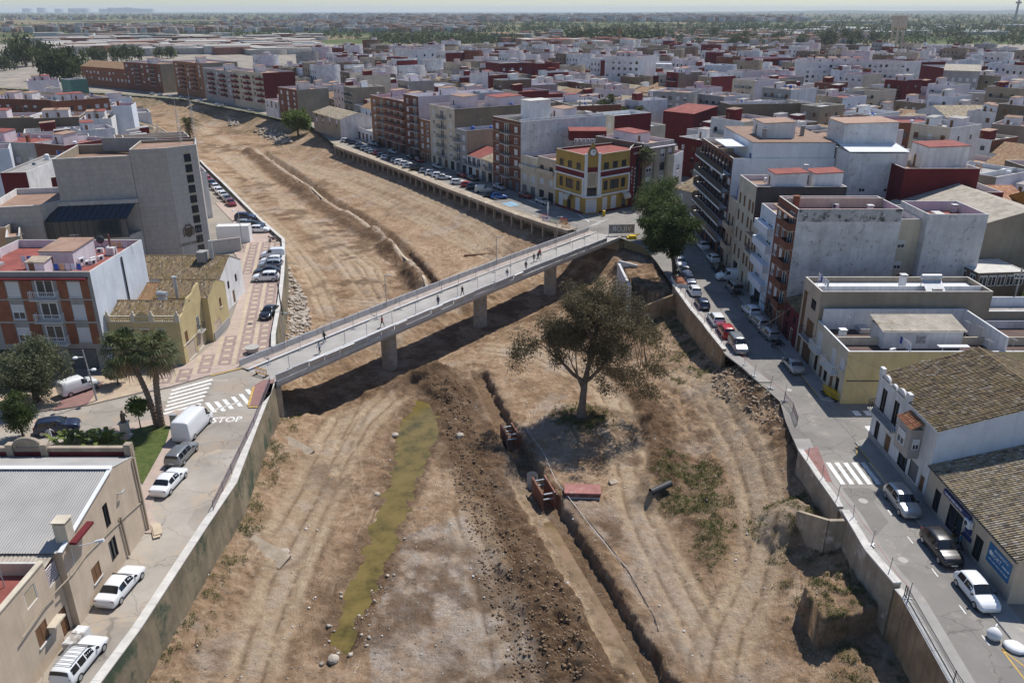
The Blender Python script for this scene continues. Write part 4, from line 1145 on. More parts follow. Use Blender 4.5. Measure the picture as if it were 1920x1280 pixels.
def aircon(th,x,y,z,rz=0.0):
 s = MB(); s.box(-0.42,0.42,-0.16,0.16,0,0.6,0); s.tube([(-0.1,-0.165,0.3),(-0.1,-0.2,0.3)],0.22,10,1)
 return s.build('air_conditioner',['metal_white','metal_dark'],th,(x,y,z),rz)
def pbld(name,label,loc,rz,pts,h,edges,cat='building',roof='flat',par=0.9,floor='terracotta_floor',inner='plaster_pink_white',coping='concrete_pale',group=None,fine=False,rh=2.0,rmat='tile_terracotta',over=0.3,cheap=False,z0=-0.05):
 """building on polygon pts (counter-clockwise, local metres); edges = [(wall material, openings)] per side; flat terrace or tiled roof"""
 th = thing(name,label,cat,loc,rz,group)
 P = [Vector((p[0],p[1],0)) for p in pts]; n = len(P)
 mats = []
 def mi(m):
  if m not in mats: mats.append(m)
  return mats.index(m)
 s = MB(); todo = []
 for k in range(n):
  a,b = P[k],P[(k + 1) % n]; m,ops = edges[k]
  ops = facade(s,a,b,z0,h,ops,mi(m)); todo.append((a,b,ops))
 if roof == 'flat':
  c = sum(P,Vector()) / n; t = 0.2
  ip = []
  for k in range(n):
   d0 = (P[k] - P[k - 1]).normalized(); d1 = (P[(k + 1) % n] - P[k]).normalized()
   n0 = Vector((-d0.y,d0.x,0)); n1 = Vector((-d1.y,d1.x,0)); bb = n0 + n1; bb = bb / max(0.3,bb.dot(n0))
   ip.append(P[k] + bb * t)
  for k in range(n):
   j = (k + 1) % n
   s.quad(Z(P[k],h),Z(P[j],h),Z(ip[j],h),Z(ip[k],h),mi(coping))
   s.quad(Z(ip[j],h - par),Z(ip[k],h - par),Z(ip[k],h),Z(ip[j],h),mi(inner))
  f = MB(); f.poly([Z(p,h - par) for p in ip])
  put('terrace',f.mesh('terrace',floor),th)
 else:
  w,d = (P[1] - P[0]).length,(P[2] - P[1]).length
  if roof == 'gx':
   s.tri((w,0,h),(w,d,h),(w,d / 2,h + rh),mi(edges[1][0])); s.tri((0,d,h),(0,0,h),(0,d / 2,h + rh),mi(edges[3][0]))
   sl = [((-over * 0.3,-over,h - over * rh / (d / 2)),(w + over * 0.3,-over,h - over * rh / (d / 2)),(-over * 0.3,d / 2,h + rh),(w + over * 0.3,d / 2,h + rh)),
                  ((w + over * 0.3,d + over,h - over * rh / (d / 2)),(-over * 0.3,d + over,h - over * rh / (d / 2)),(w + over * 0.3,d / 2,h + rh),(-over * 0.3,d / 2,h + rh))]
  elif roof == 'gy':
   s.tri((0,0,h),(w,0,h),(w / 2,0,h + rh),mi(edges[0][0])); s.tri((w,d,h),(0,d,h),(w / 2,d,h + rh),mi(edges[2][0]))
   sl = [((-over,d + over * 0.3,h - over * rh / (w / 2)),(-over,-over * 0.3,h - over * rh / (w / 2)),(w / 2,d + over * 0.3,h + rh),(w / 2,-over * 0.3,h + rh)),
                  ((w + over,-over * 0.3,h - over * rh / (w / 2)),(w + over,d + over * 0.3,h - over * rh / (w / 2)),(w / 2,-over * 0.3,h + rh),(w / 2,d + over * 0.3,h + rh))]
  else:                                                        # shed: rises from the front to the back
   s.quad((0,d,h),(w,d,h),(w,d,h + rh),(0,d,h + rh),mi(edges[2][0]))
   s.tri((w,0,h),(w,d,h),(w,d,h + rh),mi(edges[1][0])); s.tri((0,d,h),(0,0,h),(0,d,h + rh),mi(edges[3][0]))
   sl = [((-over * 0.3,-over,h - over * rh / d),(w + over * 0.3,-over,h - over * rh / d),(-over * 0.3,d,h + rh),(w + over * 0.3,d,h + rh))]
  if cheap:
   f = MB()
   for a,b,c_,e in sl:
    up = Vector((0,0,0.06)); f.quad(Vector(a) + up,Vector(b) + up,Vector(e) + up,Vector(c_) + up,0,[(0,0),((Vector(b) - Vector(a)).length / 0.5,0),((Vector(b) - Vector(a)).length / 0.5,(Vector(c_) - Vector(a)).length / 0.6),(0,(Vector(c_) - Vector(a)).length / 0.6)])
   put('roof',f.mesh('roof',rmat),th)
  else:
   for a,b,c_,e in sl: tile_mesh(a,b,c_,e,rmat,th)
   k = MB()
   if roof == 'gx': k.tube([(-0.1,d / 2,h + rh + 0.06),(w + 0.1,d / 2,h + rh + 0.06)],0.13,8)
   elif roof == 'gy': k.tube([(w / 2,-0.1,h + rh + 0.06),(w / 2,d + 0.1,h + rh + 0.06)],0.13,8)
   if k.f: k.build('ridge',rmat,th)
 put('wall',s.mesh('wall',mats),th)
 for a,b,ops in todo: leaves(th,a,b,ops,fine)
 return th
def bld(name,label,loc,rz,w,d,h,fm,sm=None,f=(),r=(),b=(),l=(),rm=None,lm=None,bm_=None,**kw):
 sm = sm or fm
 return pbld(name,label,loc,rz,[(0,0),(w,0),(w,d),(0,d)],h,[(fm,list(f)),(rm or sm,list(r)),(bm_ or sm,list(b)),(lm or sm,list(l))],**kw)
def strip(th,name,m,x0,x1,y0,y1,z0,z1):
 s = MB(); s.box(x0,x1,y0,y1,z0,z1); return s.build(name,m,th)
def clutter(th,w,d,z,n):
 """what collects on a flat roof"""
 for _ in range(n):
  x,y,k = R.uniform(0.8,w - 0.8),R.uniform(0.8,d - 0.8),R.random()
  if k < 0.2: antenna(th,x,y,z,R.uniform(1.6,3.4))
  elif k < 0.36: aircon(th,x,y,z,R.uniform(0,3))
  elif k < 0.5: chimney(th,x,y,z,R.uniform(0.8,1.8),R.uniform(0.4,0.7),R.choice(['plaster_white','plaster_grey','brick_red']))
  elif k < 0.62: s = MB(); s.tube([(x,y,z),(x,y,z + 1.1),(x,y,z + 1.25)],[0.5,0.5,0.3],12); s.build('water_tank',R.choice(['metal_white','plaster_grey','plastic_blue']),th)
  elif k < 0.74:
   L_ = min(3.5,w - x); s = MB(); s.beam((x,y,z),(x,y,z + 1.7),0.05); s.beam((x + L_,y,z),(x + L_,y,z + 1.7),0.05); s.beam((x,y,z + 1.65),(x + L_,y,z + 1.65),0.02); s.build('clothes_line','metal_grey',th)
   for q in range(int(L_ / 0.7)): s = MB(); s.box(x + 0.1 + q * 0.7,x + 0.6 + q * 0.7,y - 0.015,y + 0.015,z + 0.8,z + 1.62); s.build('washing',R.choice(['litter','plaster_pink_white','plaster_blue_white','plastic_blue','plaster_salmon']),th)
  elif k < 0.88: s = MB(); s.box(x - 0.9,x + 0.9,y - 0.6,y + 0.6,z,z + R.uniform(0.3,0.9)); s.build('skylight',R.choice(['concrete_pale','metal_galv','glass']),th)
  else: s = MB(); s.box(x - 0.08,x + 0.08,0.25,d - 0.25,z,z + R.uniform(0.6,1.4)); s.build('divider_wall',R.choice(['plaster_white','plaster_pink_white','plaster_cream']),th)
def fence_line(a,b,n): return [lerp(a,b,k / (n - 1)) for k in range(n)]
# ------------------------------------------------------------------ buildings on the left bank
FOOT = []                                            # ground taken by buildings: (polygon, centre, radius)
def claim(pts):
 P = [Vector((p[0],p[1],0)) for p in pts]; c = sum(P,Vector()) / len(P)
 FOOT.append(([(p.x,p.y) for p in P],c,max((p - c).length for p in P)))
def claimed(th,w,d):
 m = Matrix.Rotation(th.rotation_euler[2],4,'Z'); o = th.location
 claim([o + m @ Vector(p) for p in ((0,0,0),(w,0,0),(w,d,0),(0,d,0))])
_b0 = bld
def bld(name,label,loc,rz,w,d,h,*a,**k):
 th = _b0(name,label,Vector((loc[0],loc[1],0)),rz,w,d,h,*a,**k); claimed(th,w,d)
 if k.get('roof','flat') == 'flat' and w * d > 45 and th.location.y < 330 and h > 4.5: clutter(th,w,d,h - k.get('par',0.9),int(min(9,w * d / 28)))
 return th
# warehouse with the corrugated roof
WX,WY,WW,WD = -31.95,46.4,30.0,12.2
def onwall(x,y,X=WX): p = atX(x,y,X); return p.y,p.z
th = thing('warehouse','beige rendered warehouse with a corrugated grey roof beside the left street','warehouse',(WX - WW,WY,0))
claim([(WX - WW,WY),(WX,WY),(WX,WY + WD),(WX - WW,WY + WD)])
ops = []
for x,y,w,h,k in ((200,966,0.75,2.1,'dark'),(163,996,0.75,2.1,'dark'),(213,1028,1.15,1.9,'dark'),(181,1072,1.25,1.35,'brown')):
 Y,zz = onwall(x,y); ops.append((k,Y - WY,max(0.4,zz - h / 2),w,h))
s = MB()
EAV,RDG,BCK,RY = 6.55,8.3,7.2,8.2
ops = facade(s,Vector((WW,0,0)),Vector((WW,WD,0)),-0.05,EAV,ops,0)
s.poly([(WW,0,EAV),(WW,WD,EAV),(WW,WD,BCK),(WW,RY,RDG)],0)
s.quad((0,0,-0.05),(WW,0,-0.05),(WW,0,EAV),(0,0,EAV),0); s.quad((WW,WD,-0.05),(0,WD,-0.05),(0,WD,BCK),(WW,WD,BCK),0)
s.build('wall','plaster_beige',th)
leaves(th,Vector((WW,0,0)),Vector((WW,WD,0)),ops,True)
corrugated((6,-0.2,EAV + 0.05),(WW + 0.1,-0.2,EAV + 0.05),(6,RY,RDG + 0.08),(WW + 0.1,RY,RDG + 0.08),'metal_roof',th,0.2,0.05)
corrugated((WW + 0.02,WD - 0.3,BCK + 0.1),(11,WD - 0.3,BCK + 0.1),(WW + 0.02,RY,RDG + 0.1),(11,RY,RDG + 0.1),'metal_roof',th,0.2,0.05)
s = MB(); s.beam((9,RY,RDG + 0.2),(WW + 0.1,RY,RDG + 0.2),0.5,0.06); s.build('ridge_flashing','metal_white',th)
s = MB(); s.beam((WW + 0.02,-0.2,EAV + 0.14),(WW + 0.02,RY,RDG + 0.16),0.32,0.08); s.build('verge_flashing','metal_white',th)
tile_mesh((0,-0.2,EAV + 0.02),(6.2,-0.2,EAV + 0.02),(0,RY,RDG),(6.2,RY,RDG),'tile_terracotta',th)
tile_mesh((11.2,WD - 0.3,BCK + 0.05),(0,WD - 0.3,BCK + 0.05),(11.2,RY,RDG),(0,RY,RDG),'tile_terracotta',th)
s = MB(); s.box(0,WW,WD - 0.3,WD,BCK,8.05,0); s.box(0,WW,WD - 0.34,WD - 0.301,BCK,7.75,1); s.box(0,WW,WD - 0.36,WD + 0.06,8.051,8.16,0)
s.build('parapet',['concrete_old','red_waterproof'],th)
pp = MB()
for x in (WW - 0.3,WW - 7.3,WW - 10.2,WW - 16.3,WW - 19.0): pp = MB(); pp.box(x - 0.28,x + 0.28,WD - 0.5,WD + 0.1,BCK,8.5); pp.build('parapet_pier','concrete_old',th)
s = MB(); s.tube([(WW - 8.75 + 1.1 * math.cos(math.pi * k / 10),WD - 0.15,8.15 + 0.75 * math.sin(math.pi * k / 10)) for k in range(11)],0.22,8); s.box(WW - 9.6,WW - 7.9,WD - 0.28,WD - 0.02,8.1,8.8); s.build('parapet_scroll','concrete_old',th)
s = MB(); s.tube([(WW - 17.6 + 1.0 * math.cos(math.pi + math.pi * k / 10),WD - 0.15,8.75 + 0.6 * math.sin(math.pi + math.pi * k / 10)) for k in range(11)],0.18,8); s.build('parapet_scroll','concrete_old',th)
for (x0,y0,x1,y1) in ((246,858,276,994),(222,968,240,1040)):
 a,b = onwall(x0,y0),onwall(x1,y1); s = MB(); s.tube([(WW + 0.14,a[0] - WY,max(0,a[1])),(WW + 0.14,b[0] - WY,max(0,b[1]))],0.09,8); s.build('downpipe','plaster_tan',th)
a = [onwall(*p) for p in ((268,937),(240,962),(205,995),(160,1040),(135,1075),(92,1120),(40,1195))]
s = MB(); s.tube([(WW + 0.06,q[0] - WY,q[1]) for q in a],0.05,6); s.build('cable_run','plaster_tan',th)
Y,zz = onwall(220,925); s = MB(); s.beam((WW,Y - WY,zz),(WW + 0.4,Y - WY,zz + 0.05),0.1); s.beam((WW + 0.36,Y - WY,zz + 0.05),(WW + 0.36,Y - WY + 0.5,zz + 0.05),0.12); s.build('vent_pipe','metal_galv',th)
p = at(88,1040,6.9) - th.location; chimney(th,p.x + 0.3,1.2,6.3,2.0,0.9,'plaster_cream')
s = MB(); s.box(p.x + 0.85,p.x + 1.35,0.6,3.2,6.75,6.95); s.build('flashing','red_waterproof',th)
# lower house against it
HX,HY0 = -32.15,37.6
th = bld('town_house','beige house with a red terrace and brown shutters beside the warehouse',(HX - 13,HY0),0,13,7.0,7.15,'plaster_beige',floor='red_floor',inner='plaster_beige',par=1.0,fine=True,
         r=[(k,atX(x,y,HX).y - HY0,max(0.25,atX(x,y,HX).z - h / 2) if k != 'door' else 0.1,w,h) for k,x,y,w,h in (('shut_tan',58,1117,1.3,1.3),('brown',80,1186,1.3,1.5),('door',122,1150,1.05,2.2))])
strip(th,'door_canopy','plaster_cream',13.0,13.6,5.6,7.0,2.55,2.68)
strip(th,'parapet_coping','plaster_cream',12.7,13.08,-0.05,7.0,7.16,7.26)
th = bld('town_house','recessed beige link with a pierced lattice screen beside the warehouse',(HX - 13.5,44.75),0,13.2,1.6,4.6,'plaster_beige',floor='fibre_cement',par=0.3,r=[('garage_brown',0.8,0.05,0.9,2.2)])
s = MB()
for k in range(9):
 for q in range(6):
  s.box(13.08,13.16,0.06 + k * 0.17,0.06 + k * 0.17 + 0.05,4.65 + q * 0.22,4.65 + q * 0.22 + 0.2); s.box(13.08,13.16,0.0 + k * 0.17,0.17 + k * 0.17,4.65 + q * 0.22 + 0.2,4.65 + q * 0.22 + 0.25)
s.build('lattice_screen','plaster_pink_white',th)
corrugated((4,-0.3,6.2),(13.2,-0.3,6.2),(4,1.9,6.5),(13.2,1.9,6.5),'fibre_cement',th,0.3)
th = bld('town_house','low whitewashed house with an old tiled roof beyond the red terrace house',(-44.6,27.0),0,12.3,10.4,3.3,'plaster_white',roof='gy',rh=1.5,rmat='tile_old')

# brick apartment block
fl = [3.75,6.75,9.65]
f = grid(['half','shut','low'],[7.2,14.7],fl,1.55,1.9) + grid(['french'],[11.1],fl,2.2,2.2) + grid(['half'],[2.0],fl,1.5,1.9) + [('garage',14.0,0.05,3.4,2.8),('shop',10.0,0.3,1.6,2.4),('door',7.4,0.05,1.2,2.4),('shop',4,0.3,2.4,2.4)]
br_ = bld('apartment_building','four-storey apartment block with brick panels and a dark red roof terrace',(-68,92),0,17,14.6,12.9,'plaster_grey','plaster_blue_white',f=f,floor='red_floor',par=1.05,fine=True,bm_='plaster_white')
for x0,x1 in ((4.6,6.3),(8.15,9.6),(12.7,13.85),(15.55,16.5)):
 for z in (3.45,6.45,9.4): strip(br_,'brick_panel','brick_red',x0,x1,-0.06,-0.002,z,z + 2.75)
strip(br_,'cornice','red_waterproof',4.4,16.6,-0.75,-0.002,12.0,12.2)
for z in (6.35,9.3,3.35): strip(br_,'string_course','concrete',4.4,16.75,-0.09,-0.001,z,z + 0.12)
for z in fl: balcony(br_,(11.1,0,z - 0.1),0,3.4,0.9,'bars',1.0,'concrete_pale','metal_white')
hut(br_,8.8,4.2,4.2,5.5,11.85,2.3,'plaster_pink_white','terracotta_floor')
hut(br_,8.6,1.4,2.2,1.8,11.85,1.7,'plaster_pink_white','concrete_old',name='lift_hut')
for k,(x,y) in enumerate(((13.5,6),(14.1,6.6),(13.6,7.6),(14.2,8.4),(13.4,5.2))): aircon(br_,x,y,11.86 + (0.62 if k == 4 else 0),1.2)
s = MB(); s.tube([(14.4,11,11.85),(14.4,11,14.6)],0.14,8); s.build('flue','rust',br_); strip(br_,'flue_box','plaster_white',13.9,15,10.4,11.4,11.85,12.9)
s = MB(); s.tube([(12.0,13.5,11.85),(12.0,13.5,13.3)],0.05,6); s.tube([(12,13.3,13.3),(12,13.1,13.35)],[0.6,0.35],14); s.build('satellite_dish','metal_dark',br_)
for y in (2,5.5,9): strip(br_,'parapet_buttress','plaster_pink_white',0.2,0.7,y,y + 0.35,11.85,12.7)
s = MB(); s.tube([(17.12,8,12.4),(17.12,8,5.4)],0.1,8); s.box(17.02,17.5,7.7,8.3,4.9,5.4); s.build('flue','metal_dark',br_)
# yellow corner house
yel = bld('corner_house','yellow two-storey corner house with a balustraded parapet and mossy tiled roof',(-50.9,93.3),0,9.1,7.6,5.85,'plaster_yellow',roof='gx',rh=1.5,rmat='tile_old',over=0.05,fine=True,
          f=grid('brown',[2.6,4.6,6.6],[3.1],0.95,1.7),r=[('brown',1.4,2.6,0.9,1.5),('french',5.6,2.5,1.0,2.1),('garage_pale',2.4,0.05,2.6,2.2),('garage_pale',5.6,0.05,2.0,2.4)])
s = MB(); s.box(-0.1,9.2,-0.16,0.1,5.86,6.02); s.box(-0.1,9.2,-0.12,0.06,6.62,6.74)
for x in (0.2,3.4,5.7,8.9): s.box(x - 0.28,x + 0.28,-0.18,0.12,6.02,6.9); s.tube([(x,0,6.9),(x,0,7.05),(x,0,7.2),(x,0,7.45)],[0.1,0.2,0.17,0.02],8)
s.build('parapet','plaster_cream',yel)
for x0,x1 in ((0.5,3.1),(6.0,8.6)):
 for k in range(10):
  x = lerp(x0 + 0.1,x1 - 0.1,k / 9); b_ = MB(); b_.tube([(x,-0.02,6.02),(x,-0.02,6.2),(x,-0.02,6.4),(x,-0.02,6.62)],[0.05,0.09,0.05,0.06],6); b_.build('baluster','plaster_yellow',yel)
s = MB(); s.poly([(3.7,-0.1,6.0),(5.4,-0.1,6.0),(5.4,-0.1,6.7),(5.1,-0.1,7.0),(4.55,-0.1,7.25),(4.0,-0.1,7.0),(3.7,-0.1,6.7)]); s.poly([(3.7,0.05,6.0),(3.7,0.05,6.7),(4.0,0.05,7.0),(4.55,0.05,7.25),(5.1,0.05,7.0),(5.4,0.05,6.7),(5.4,0.05,6.0)]); s.build('pediment','plaster_yellow',yel)
s = MB(); w_ = 9.1
prof = [(0.0,6.3),(1.6,6.6),(2.6,7.2),(3.3,7.9),(5.2,7.9),(6.2,8.4),(7.4,8.6),(7.6,8.6)]
for (a,za),(b_,zb) in zip(prof[:-1],prof[1:]): s.prism([(w_ - 0.22,a),(w_ + 0.02,a),(w_ + 0.02,b_),(w_ - 0.22,b_)],5.8,[za,za,zb,zb])
s.build('gable_parapet','plaster_yellow',yel)
strip(yel,'plinth_band','plaster_cream',9.1,9.16,0.1,7.5,2.42,2.56)
for x in (2.6,4.6,6.6): strip(yel,'window_surround','plaster_cream',x - 0.65,x + 0.65,-0.08,-0.002,4.85,5.1)
balcony(yel,(9.1,5.6,2.5),math.pi / 2,1.6,0.6,'bars')
s = MB(); s.tube([(4.2,6.0,7.6),(5.6,5.7,7.6)],0.35,12); s.beam((4.3,6,6.6),(4.3,6,7.4),0.06); s.beam((5.5,5.7,6.6),(5.5,5.7,7.4),0.06); s.quad((4.3,5.6,7.3),(5.7,5.3,7.3),(6.2,4.3,6.5),(4.8,4.6,6.5)); s.build('solar_water_heater','metal_galv',yel)
s = MB(); s.tube([(6.2,7.2,6.5),(6.2,7.2,9.4)],0.22,10); s.tube([(6.2,7.2,9.4),(6.2,7.2,9.55)],0.34,10); s.build('flue','metal_galv',yel)
y2 = bld('town_house','yellow rear wing with its own tiled roof beside the plaza',(-48.3,101.0),0,7.4,6.9,6.3,'plaster_yellow',roof='gx',rh=1.5,rmat='tile_old',over=0.05,fine=True,r=[('brown',4.2,3.6,0.8,1.3),('garage_pale',2.2,0.05,2.4,2.3)])
strip(y2,'rendered_plinth','plaster_grey',7.4,7.5,0.3,6.6,0.0,1.2)
t = bld('town_house','low grey house with dark mossy roof tiles behind the yellow corner house',(-57.5,101.6),0,8.6,8.6,5.4,'plaster_grey',roof='gx',rh=1.4,rmat='tile_terracotta')
t = bld('town_house','long low house with speckled yellow-brown roof tiles beside the plaza bend',(-58.5,111.8),0,15.5,9.6,5.6,'plaster_white',roof='gx',rh=2.0,rmat='tile_old',over=0.15,r=[('dark',3,3,0.8,1.2),('dark',6.5,3,0.8,1.2),('door',4.7,0.05,1.0,2.2)])
s = MB(); s.tube([(13.2,4.2,6.2),(13.2,4.2,10.2)],0.3,10); s.build('flue','metal_galv',t); strip(t,'roof_hut','plaster_grey',11.2,12.6,3.2,4.8,6.3,8.6)
# town hall
TS = 'stone_cladding'
thc = [(-65.1,137.4),(-59.5,139.0),(-55.8,143.1),(-58.5,150.5),(-67.5,147.5)]
o = Vector((thc[0][0],thc[0][1],0)); lp = [(p[0] - o.x,p[1] - o.y) for p in thc]
f2 = [q for k in range(10) for q in (('dark',3.6,1.0 + k * 1.82,1.3,1.4),('shut_tan',3.6,2.42 + k * 1.82,1.3,0.36))]
hall = pbld('town_hall','pale grey stone town hall with a blank angular tower and a glazed gallery',o,0,lp,20.2,[('stone_cladding_pink',[]),(TS,f2),(TS,[]),(TS,[]),(TS,[])],floor='terracotta_floor',inner='plaster_tan',par=0.5,fine=True)
claim([(-88,128),(-56,136),(-54,146),(-58,156),(-88,152)])
def block(name,pts,h,m,floor,par=0.8,inner='plaster_tan'):
 s = MB(); P = [Vector((p[0] - o.x,p[1] - o.y,0)) for p in pts]; n = len(P); c = sum(P,Vector()) / n
 ip = [p + (c - p).normalized() * 0.45 for p in P]
 for k in range(n):
  j = (k + 1) % n
  s.quad(Z(P[k],-0.05),Z(P[j],-0.05),Z(P[j],h),Z(P[k],h),0); s.quad(Z(P[k],h),Z(P[j],h),Z(ip[j],h),Z(ip[k],h),1); s.quad(Z(ip[j],h - par),Z(ip[k],h - par),Z(ip[k],h),Z(ip[j],h),2)
 s.poly([Z(p,h - par) for p in ip],3)
 return s.build(name,[m,'concrete_pale',inner,floor],hall)
block('main_block',[(-76.6,134.0),(-65.12,137.3),(-67.6,147.6),(-69,152),(-80,149)],19.2,'stone_cladding_pink','terracotta_floor',1.6)
block('side_block',[(-86.5,128.6),(-78.4,130.6),(-76.65,134.1),(-80,146),(-90,144)],12.2,'stone_cladding_pink','terracotta_floor',1.0,'plaster_white')
block('lower_block',[(-78.38,130.7),(-66,133.2),(-65.2,137.2),(-76.5,133.9)],6.2,TS,'grey_floor',0.2)
g0,g1 = Vector((-78.0,130.4,0)) - o,Vector((-65.6,133.0,0)) - o; gd = Vector((0.2,0.98,0)) * 3.2
for k in range(12):
 a,b_ = lerp(g0,g1,k / 12 + 0.004),lerp(g0,g1,(k + 1) / 12 - 0.004)
 s = MB(); s.quad(Z(a,6.25),Z(b_,6.25),Z(b_,9.3),Z(a,9.3)); s.build('glass_panel','glass',hall)
 s = MB(); s.quad(Z(a,9.3),Z(b_,9.3),Z(b_ + gd,11.4),Z(a + gd,11.4)); s.build('roof_pane','glass',hall)
s = MB()
for k in range(13):
 a = lerp(g0,g1,k / 12); s.beam(Z(a,6.2),Z(a,9.3),0.09); s.beam(Z(a,9.32),Z(a + gd,11.42),0.09)
s.beam(Z(g0,9.32),Z(g1,9.32),0.12); s.beam(Z(g0,6.25),Z(g1,6.25),0.12); s.build('gallery_frame','frame_dark',hall)
s = MB(); s.prism([Z(g0 + gd * 0.97,0),Z(g1 + gd * 0.97,0),Z(g1 + gd * 1.3,0),Z(g0 + gd * 1.3,0)],11.3,12.0); s.build('gallery_cornice',TS,hall)
fd = (Vector(lp[2] + (0,)) - Vector(lp[1] + (0,))).normalized(); fa = math.atan2(fd.y,fd.x); fn = Vector((fd.y,-fd.x,0))
mat('bronze',(0.10,0.075,0.05),rough=0.5,var=0.2)
c0 = Vector(lp[1] + (0,)) + fd * 1.75 + fn * 0.03
lettering("L'AJUNTAMENT",Z(c0 - fd * 0.1,3.0),0.72,fa,math.pi / 2,'bronze',hall,'wall_lettering',0.8,0.02)
s = MB(); s.poly([(-0.7,0,4.6),(0,0,4.1),(0.7,0,4.6),(0.75,0,5.9),(-0.75,0,5.9)]); s.tube([(-0.6,0,6.0),(-0.3,0,6.5),(0,0,6.25),(0.3,0,6.5),(0.6,0,6.0)],0.12,6); s.tube([(-0.9,0,4.4),(-1.0,0,5.4),(-0.8,0,6.0)],0.09,6); s.tube([(0.9,0,4.4),(1.0,0,5.4),(0.8,0,6.0)],0.09,6)
s.build('crest','bronze',hall,c0 + fn * 0.02,fa)
for x,h_ in ((-57.5,7.5),(-60.2,6.0)):
 s = MB(); p0 = Vector((x,147.5,0)) - o
 for a in (0,2.1,4.2): s.beam(Z(p0,19.6) + Vector((0.4 * math.cos(a),0.4 * math.sin(a),0)),Z(p0,19.6 + h_) + Vector((0.1 * math.cos(a),0.1 * math.sin(a),0)),0.04)
 for k in range(10): s.beam(Z(p0,19.8 + k * h_ / 10) + Vector((0.35,0,0)),Z(p0,19.8 + (k + 1) * h_ / 10) + Vector((-0.2,0.25,0)),0.03)
 s.beam(Z(p0,19.6 + h_),Z(p0,21.8 + h_),0.05); s.build('radio_mast','metal_grey',hall)
strip(hall,'roof_wall','plaster_grey',-10.5,-0.5,12.2,12.6,18,20.4)
t = bld('stair_tower','stained tall grey stair block with a maroon side behind the town hall',(-80.0,160.0),0.06,7.5,6,16.5,'plaster_worn','red_waterproof',rm='plaster_white',floor='terracotta_floor',r=[('dark',3,12,0.7,1)])
p,q = at(400,478) - o,at(453,471) - o; s = MB(); s.prism([p,q,q + Vector((0,0.4,0)),p + Vector((0,0.4,0))],0,2.7); s.build('garden_wall','stone_cladding',hall)
sh = bld('site_cabin','white flat-roofed cabin behind the low wall by the town hall tower',(-57.4,150.8),0.1,6.2,2.4,3.4,'metal_white',roof='flat',par=0.06,floor='metal_white',cat='cabin')
# ------------------------------------------------------------------ the apartment row along the promenade
RD = Vector((-0.526,0.851,0)).normalized(); RA = Vector((10.6,184.0,0))
def rowp(x):
 lo,hi = -25.0,140.0
 for _ in range(40):
  m = (lo + hi) / 2
  if pxy(RA + RD * m)[0] > x: lo = m
  else: hi = m
 return RA + RD * lo
def rowb(x0,x1,ytop,d,name,label,fm,sm,nf,bays=2,kinds=('half','win','shut'),bal=None,ground=('shop','door','garage'),fh=3.0,roof='flat',hut_=True,rail=None,**kw):
 a,b = rowp(x0),rowp(x1); w = (b - a).length; h = hgt(a,ytop); rz = math.atan2((b - a).y,(b - a).x)
 gh = max(3.0,h - 1.0 - nf * fh) if nf else h
 xs = [w * (k + 0.5) / bays for k in range(bays)]
 zs = [gh + k * (h - 0.8 - gh) / max(nf,1) + 0.5 for k in range(nf)]
 ww = min(1.5,w / bays * 0.55)
 f = []
 for z in zs:
  for k,x in enumerate(xs):
   if bal and k in bal: f.append(('french',x,z - 0.35,min(2.2,w / bays * 0.7),2.2))
   else: f.append((R.choice(kinds),x,z + 0.15,ww,1.4))
 gx = max(1,int(w / 3.2))
 for k in range(gx): f.append((R.choice(ground),w * (k + 0.5) / gx,0.05,min(2.0,w / gx * 0.65),2.4))
 th = bld(name,label,a,rz,w,d,h,fm,sm,f=f,roof=roof,**kw)
 if bal:
  for z in zs:
   for k in bal: balcony(th,(xs[k],0,z - 0.4),0,min(w / bays * 0.95,5),0.9,'bars' if not rail else 'solid',0.95,'concrete_pale',rail)
 if hut_ and roof == 'flat': hut(th,w * 0.3,d * 0.35,min(4,w * 0.5),4,h - 0.9,2.5,'plaster_pink_white')
 return th,w,h
rowb(664,700,236,14,'town_house','low whitewashed house with a bare terrace at the upstream end of the promenade row','plaster_white','plaster_tan',1,3,floor='grey_floor',hut_=False)
rowb(700,727,178,16,'apartment_building','orange brick apartment block with cream edge columns in the promenade row','brick_orange','brick_orange',5,2,bal=[1],floor='red_floor')
rowb(727,762,183,16,'apartment_building','dark brick block with white-edged full-width balconies on the promenade','brick_brown','brick_brown',5,3,bal=[0,1,2],rail='brick_brown',floor='terracotta_floor')
rowb(762,789,176,30,'apartment_building','white-walled brick block with a glazed penthouse on the promenade','brick_brown','plaster_pink_white',6,2,bal=[1],floor='pale_floor')
rowb(789,809,222,15,'apartment_building','narrow orange-brick block squeezed between taller promenade neighbours','brick_orange','brick_orange',4,2)
t,w,h = rowb(809,855,195,34,'apartment_building','stone-fronted six-storey block with a long blank brown side wall on the promenade','plaster_cream','plaster_brown',5,3,bal=[1],floor='terracotta_floor',hut_=False)
hut(t,w * 0.1,6,w * 0.5,5,h - 0.9,3.2,'plaster_pink_white','terracotta_floor'); hut(t,w * 0.3,16,w * 0.5,8,h - 0.9,2.8,'plaster_pink_white','red_floor',False)
rowb(855,876,240,22,'apartment_building','narrow grey four-storey house with iron balconies and a planted roof on the promenade','plaster_grey','plaster_tan',3,2,bal=[0],floor='grey_floor',hut_=False)
rowb(876,902,289,12,'town_house','white two-storey house with a pinkish red roof on the promenade','plaster_white','plaster_white',1,3,bal=[0,1,2],roof='gx',rh=1.8,cheap=True,rmat='red_floor')
rowb(902,925,297,12,'town_house','cream two-storey house with old brown roof tiles on the promenade','plaster_cream','plaster_cream',1,2,bal=[1],roof='gx',rh=1.8,cheap=True,rmat='tile_pale')
t,w,h = rowb(925,976,218,26,'apartment_building','five-storey brick block with tan balcony bands and a tall flaking white side wall','brick_brown','plaster_white',5,3,bal=[1],floor='grey_floor',hut_=False,rm='plaster_worn')
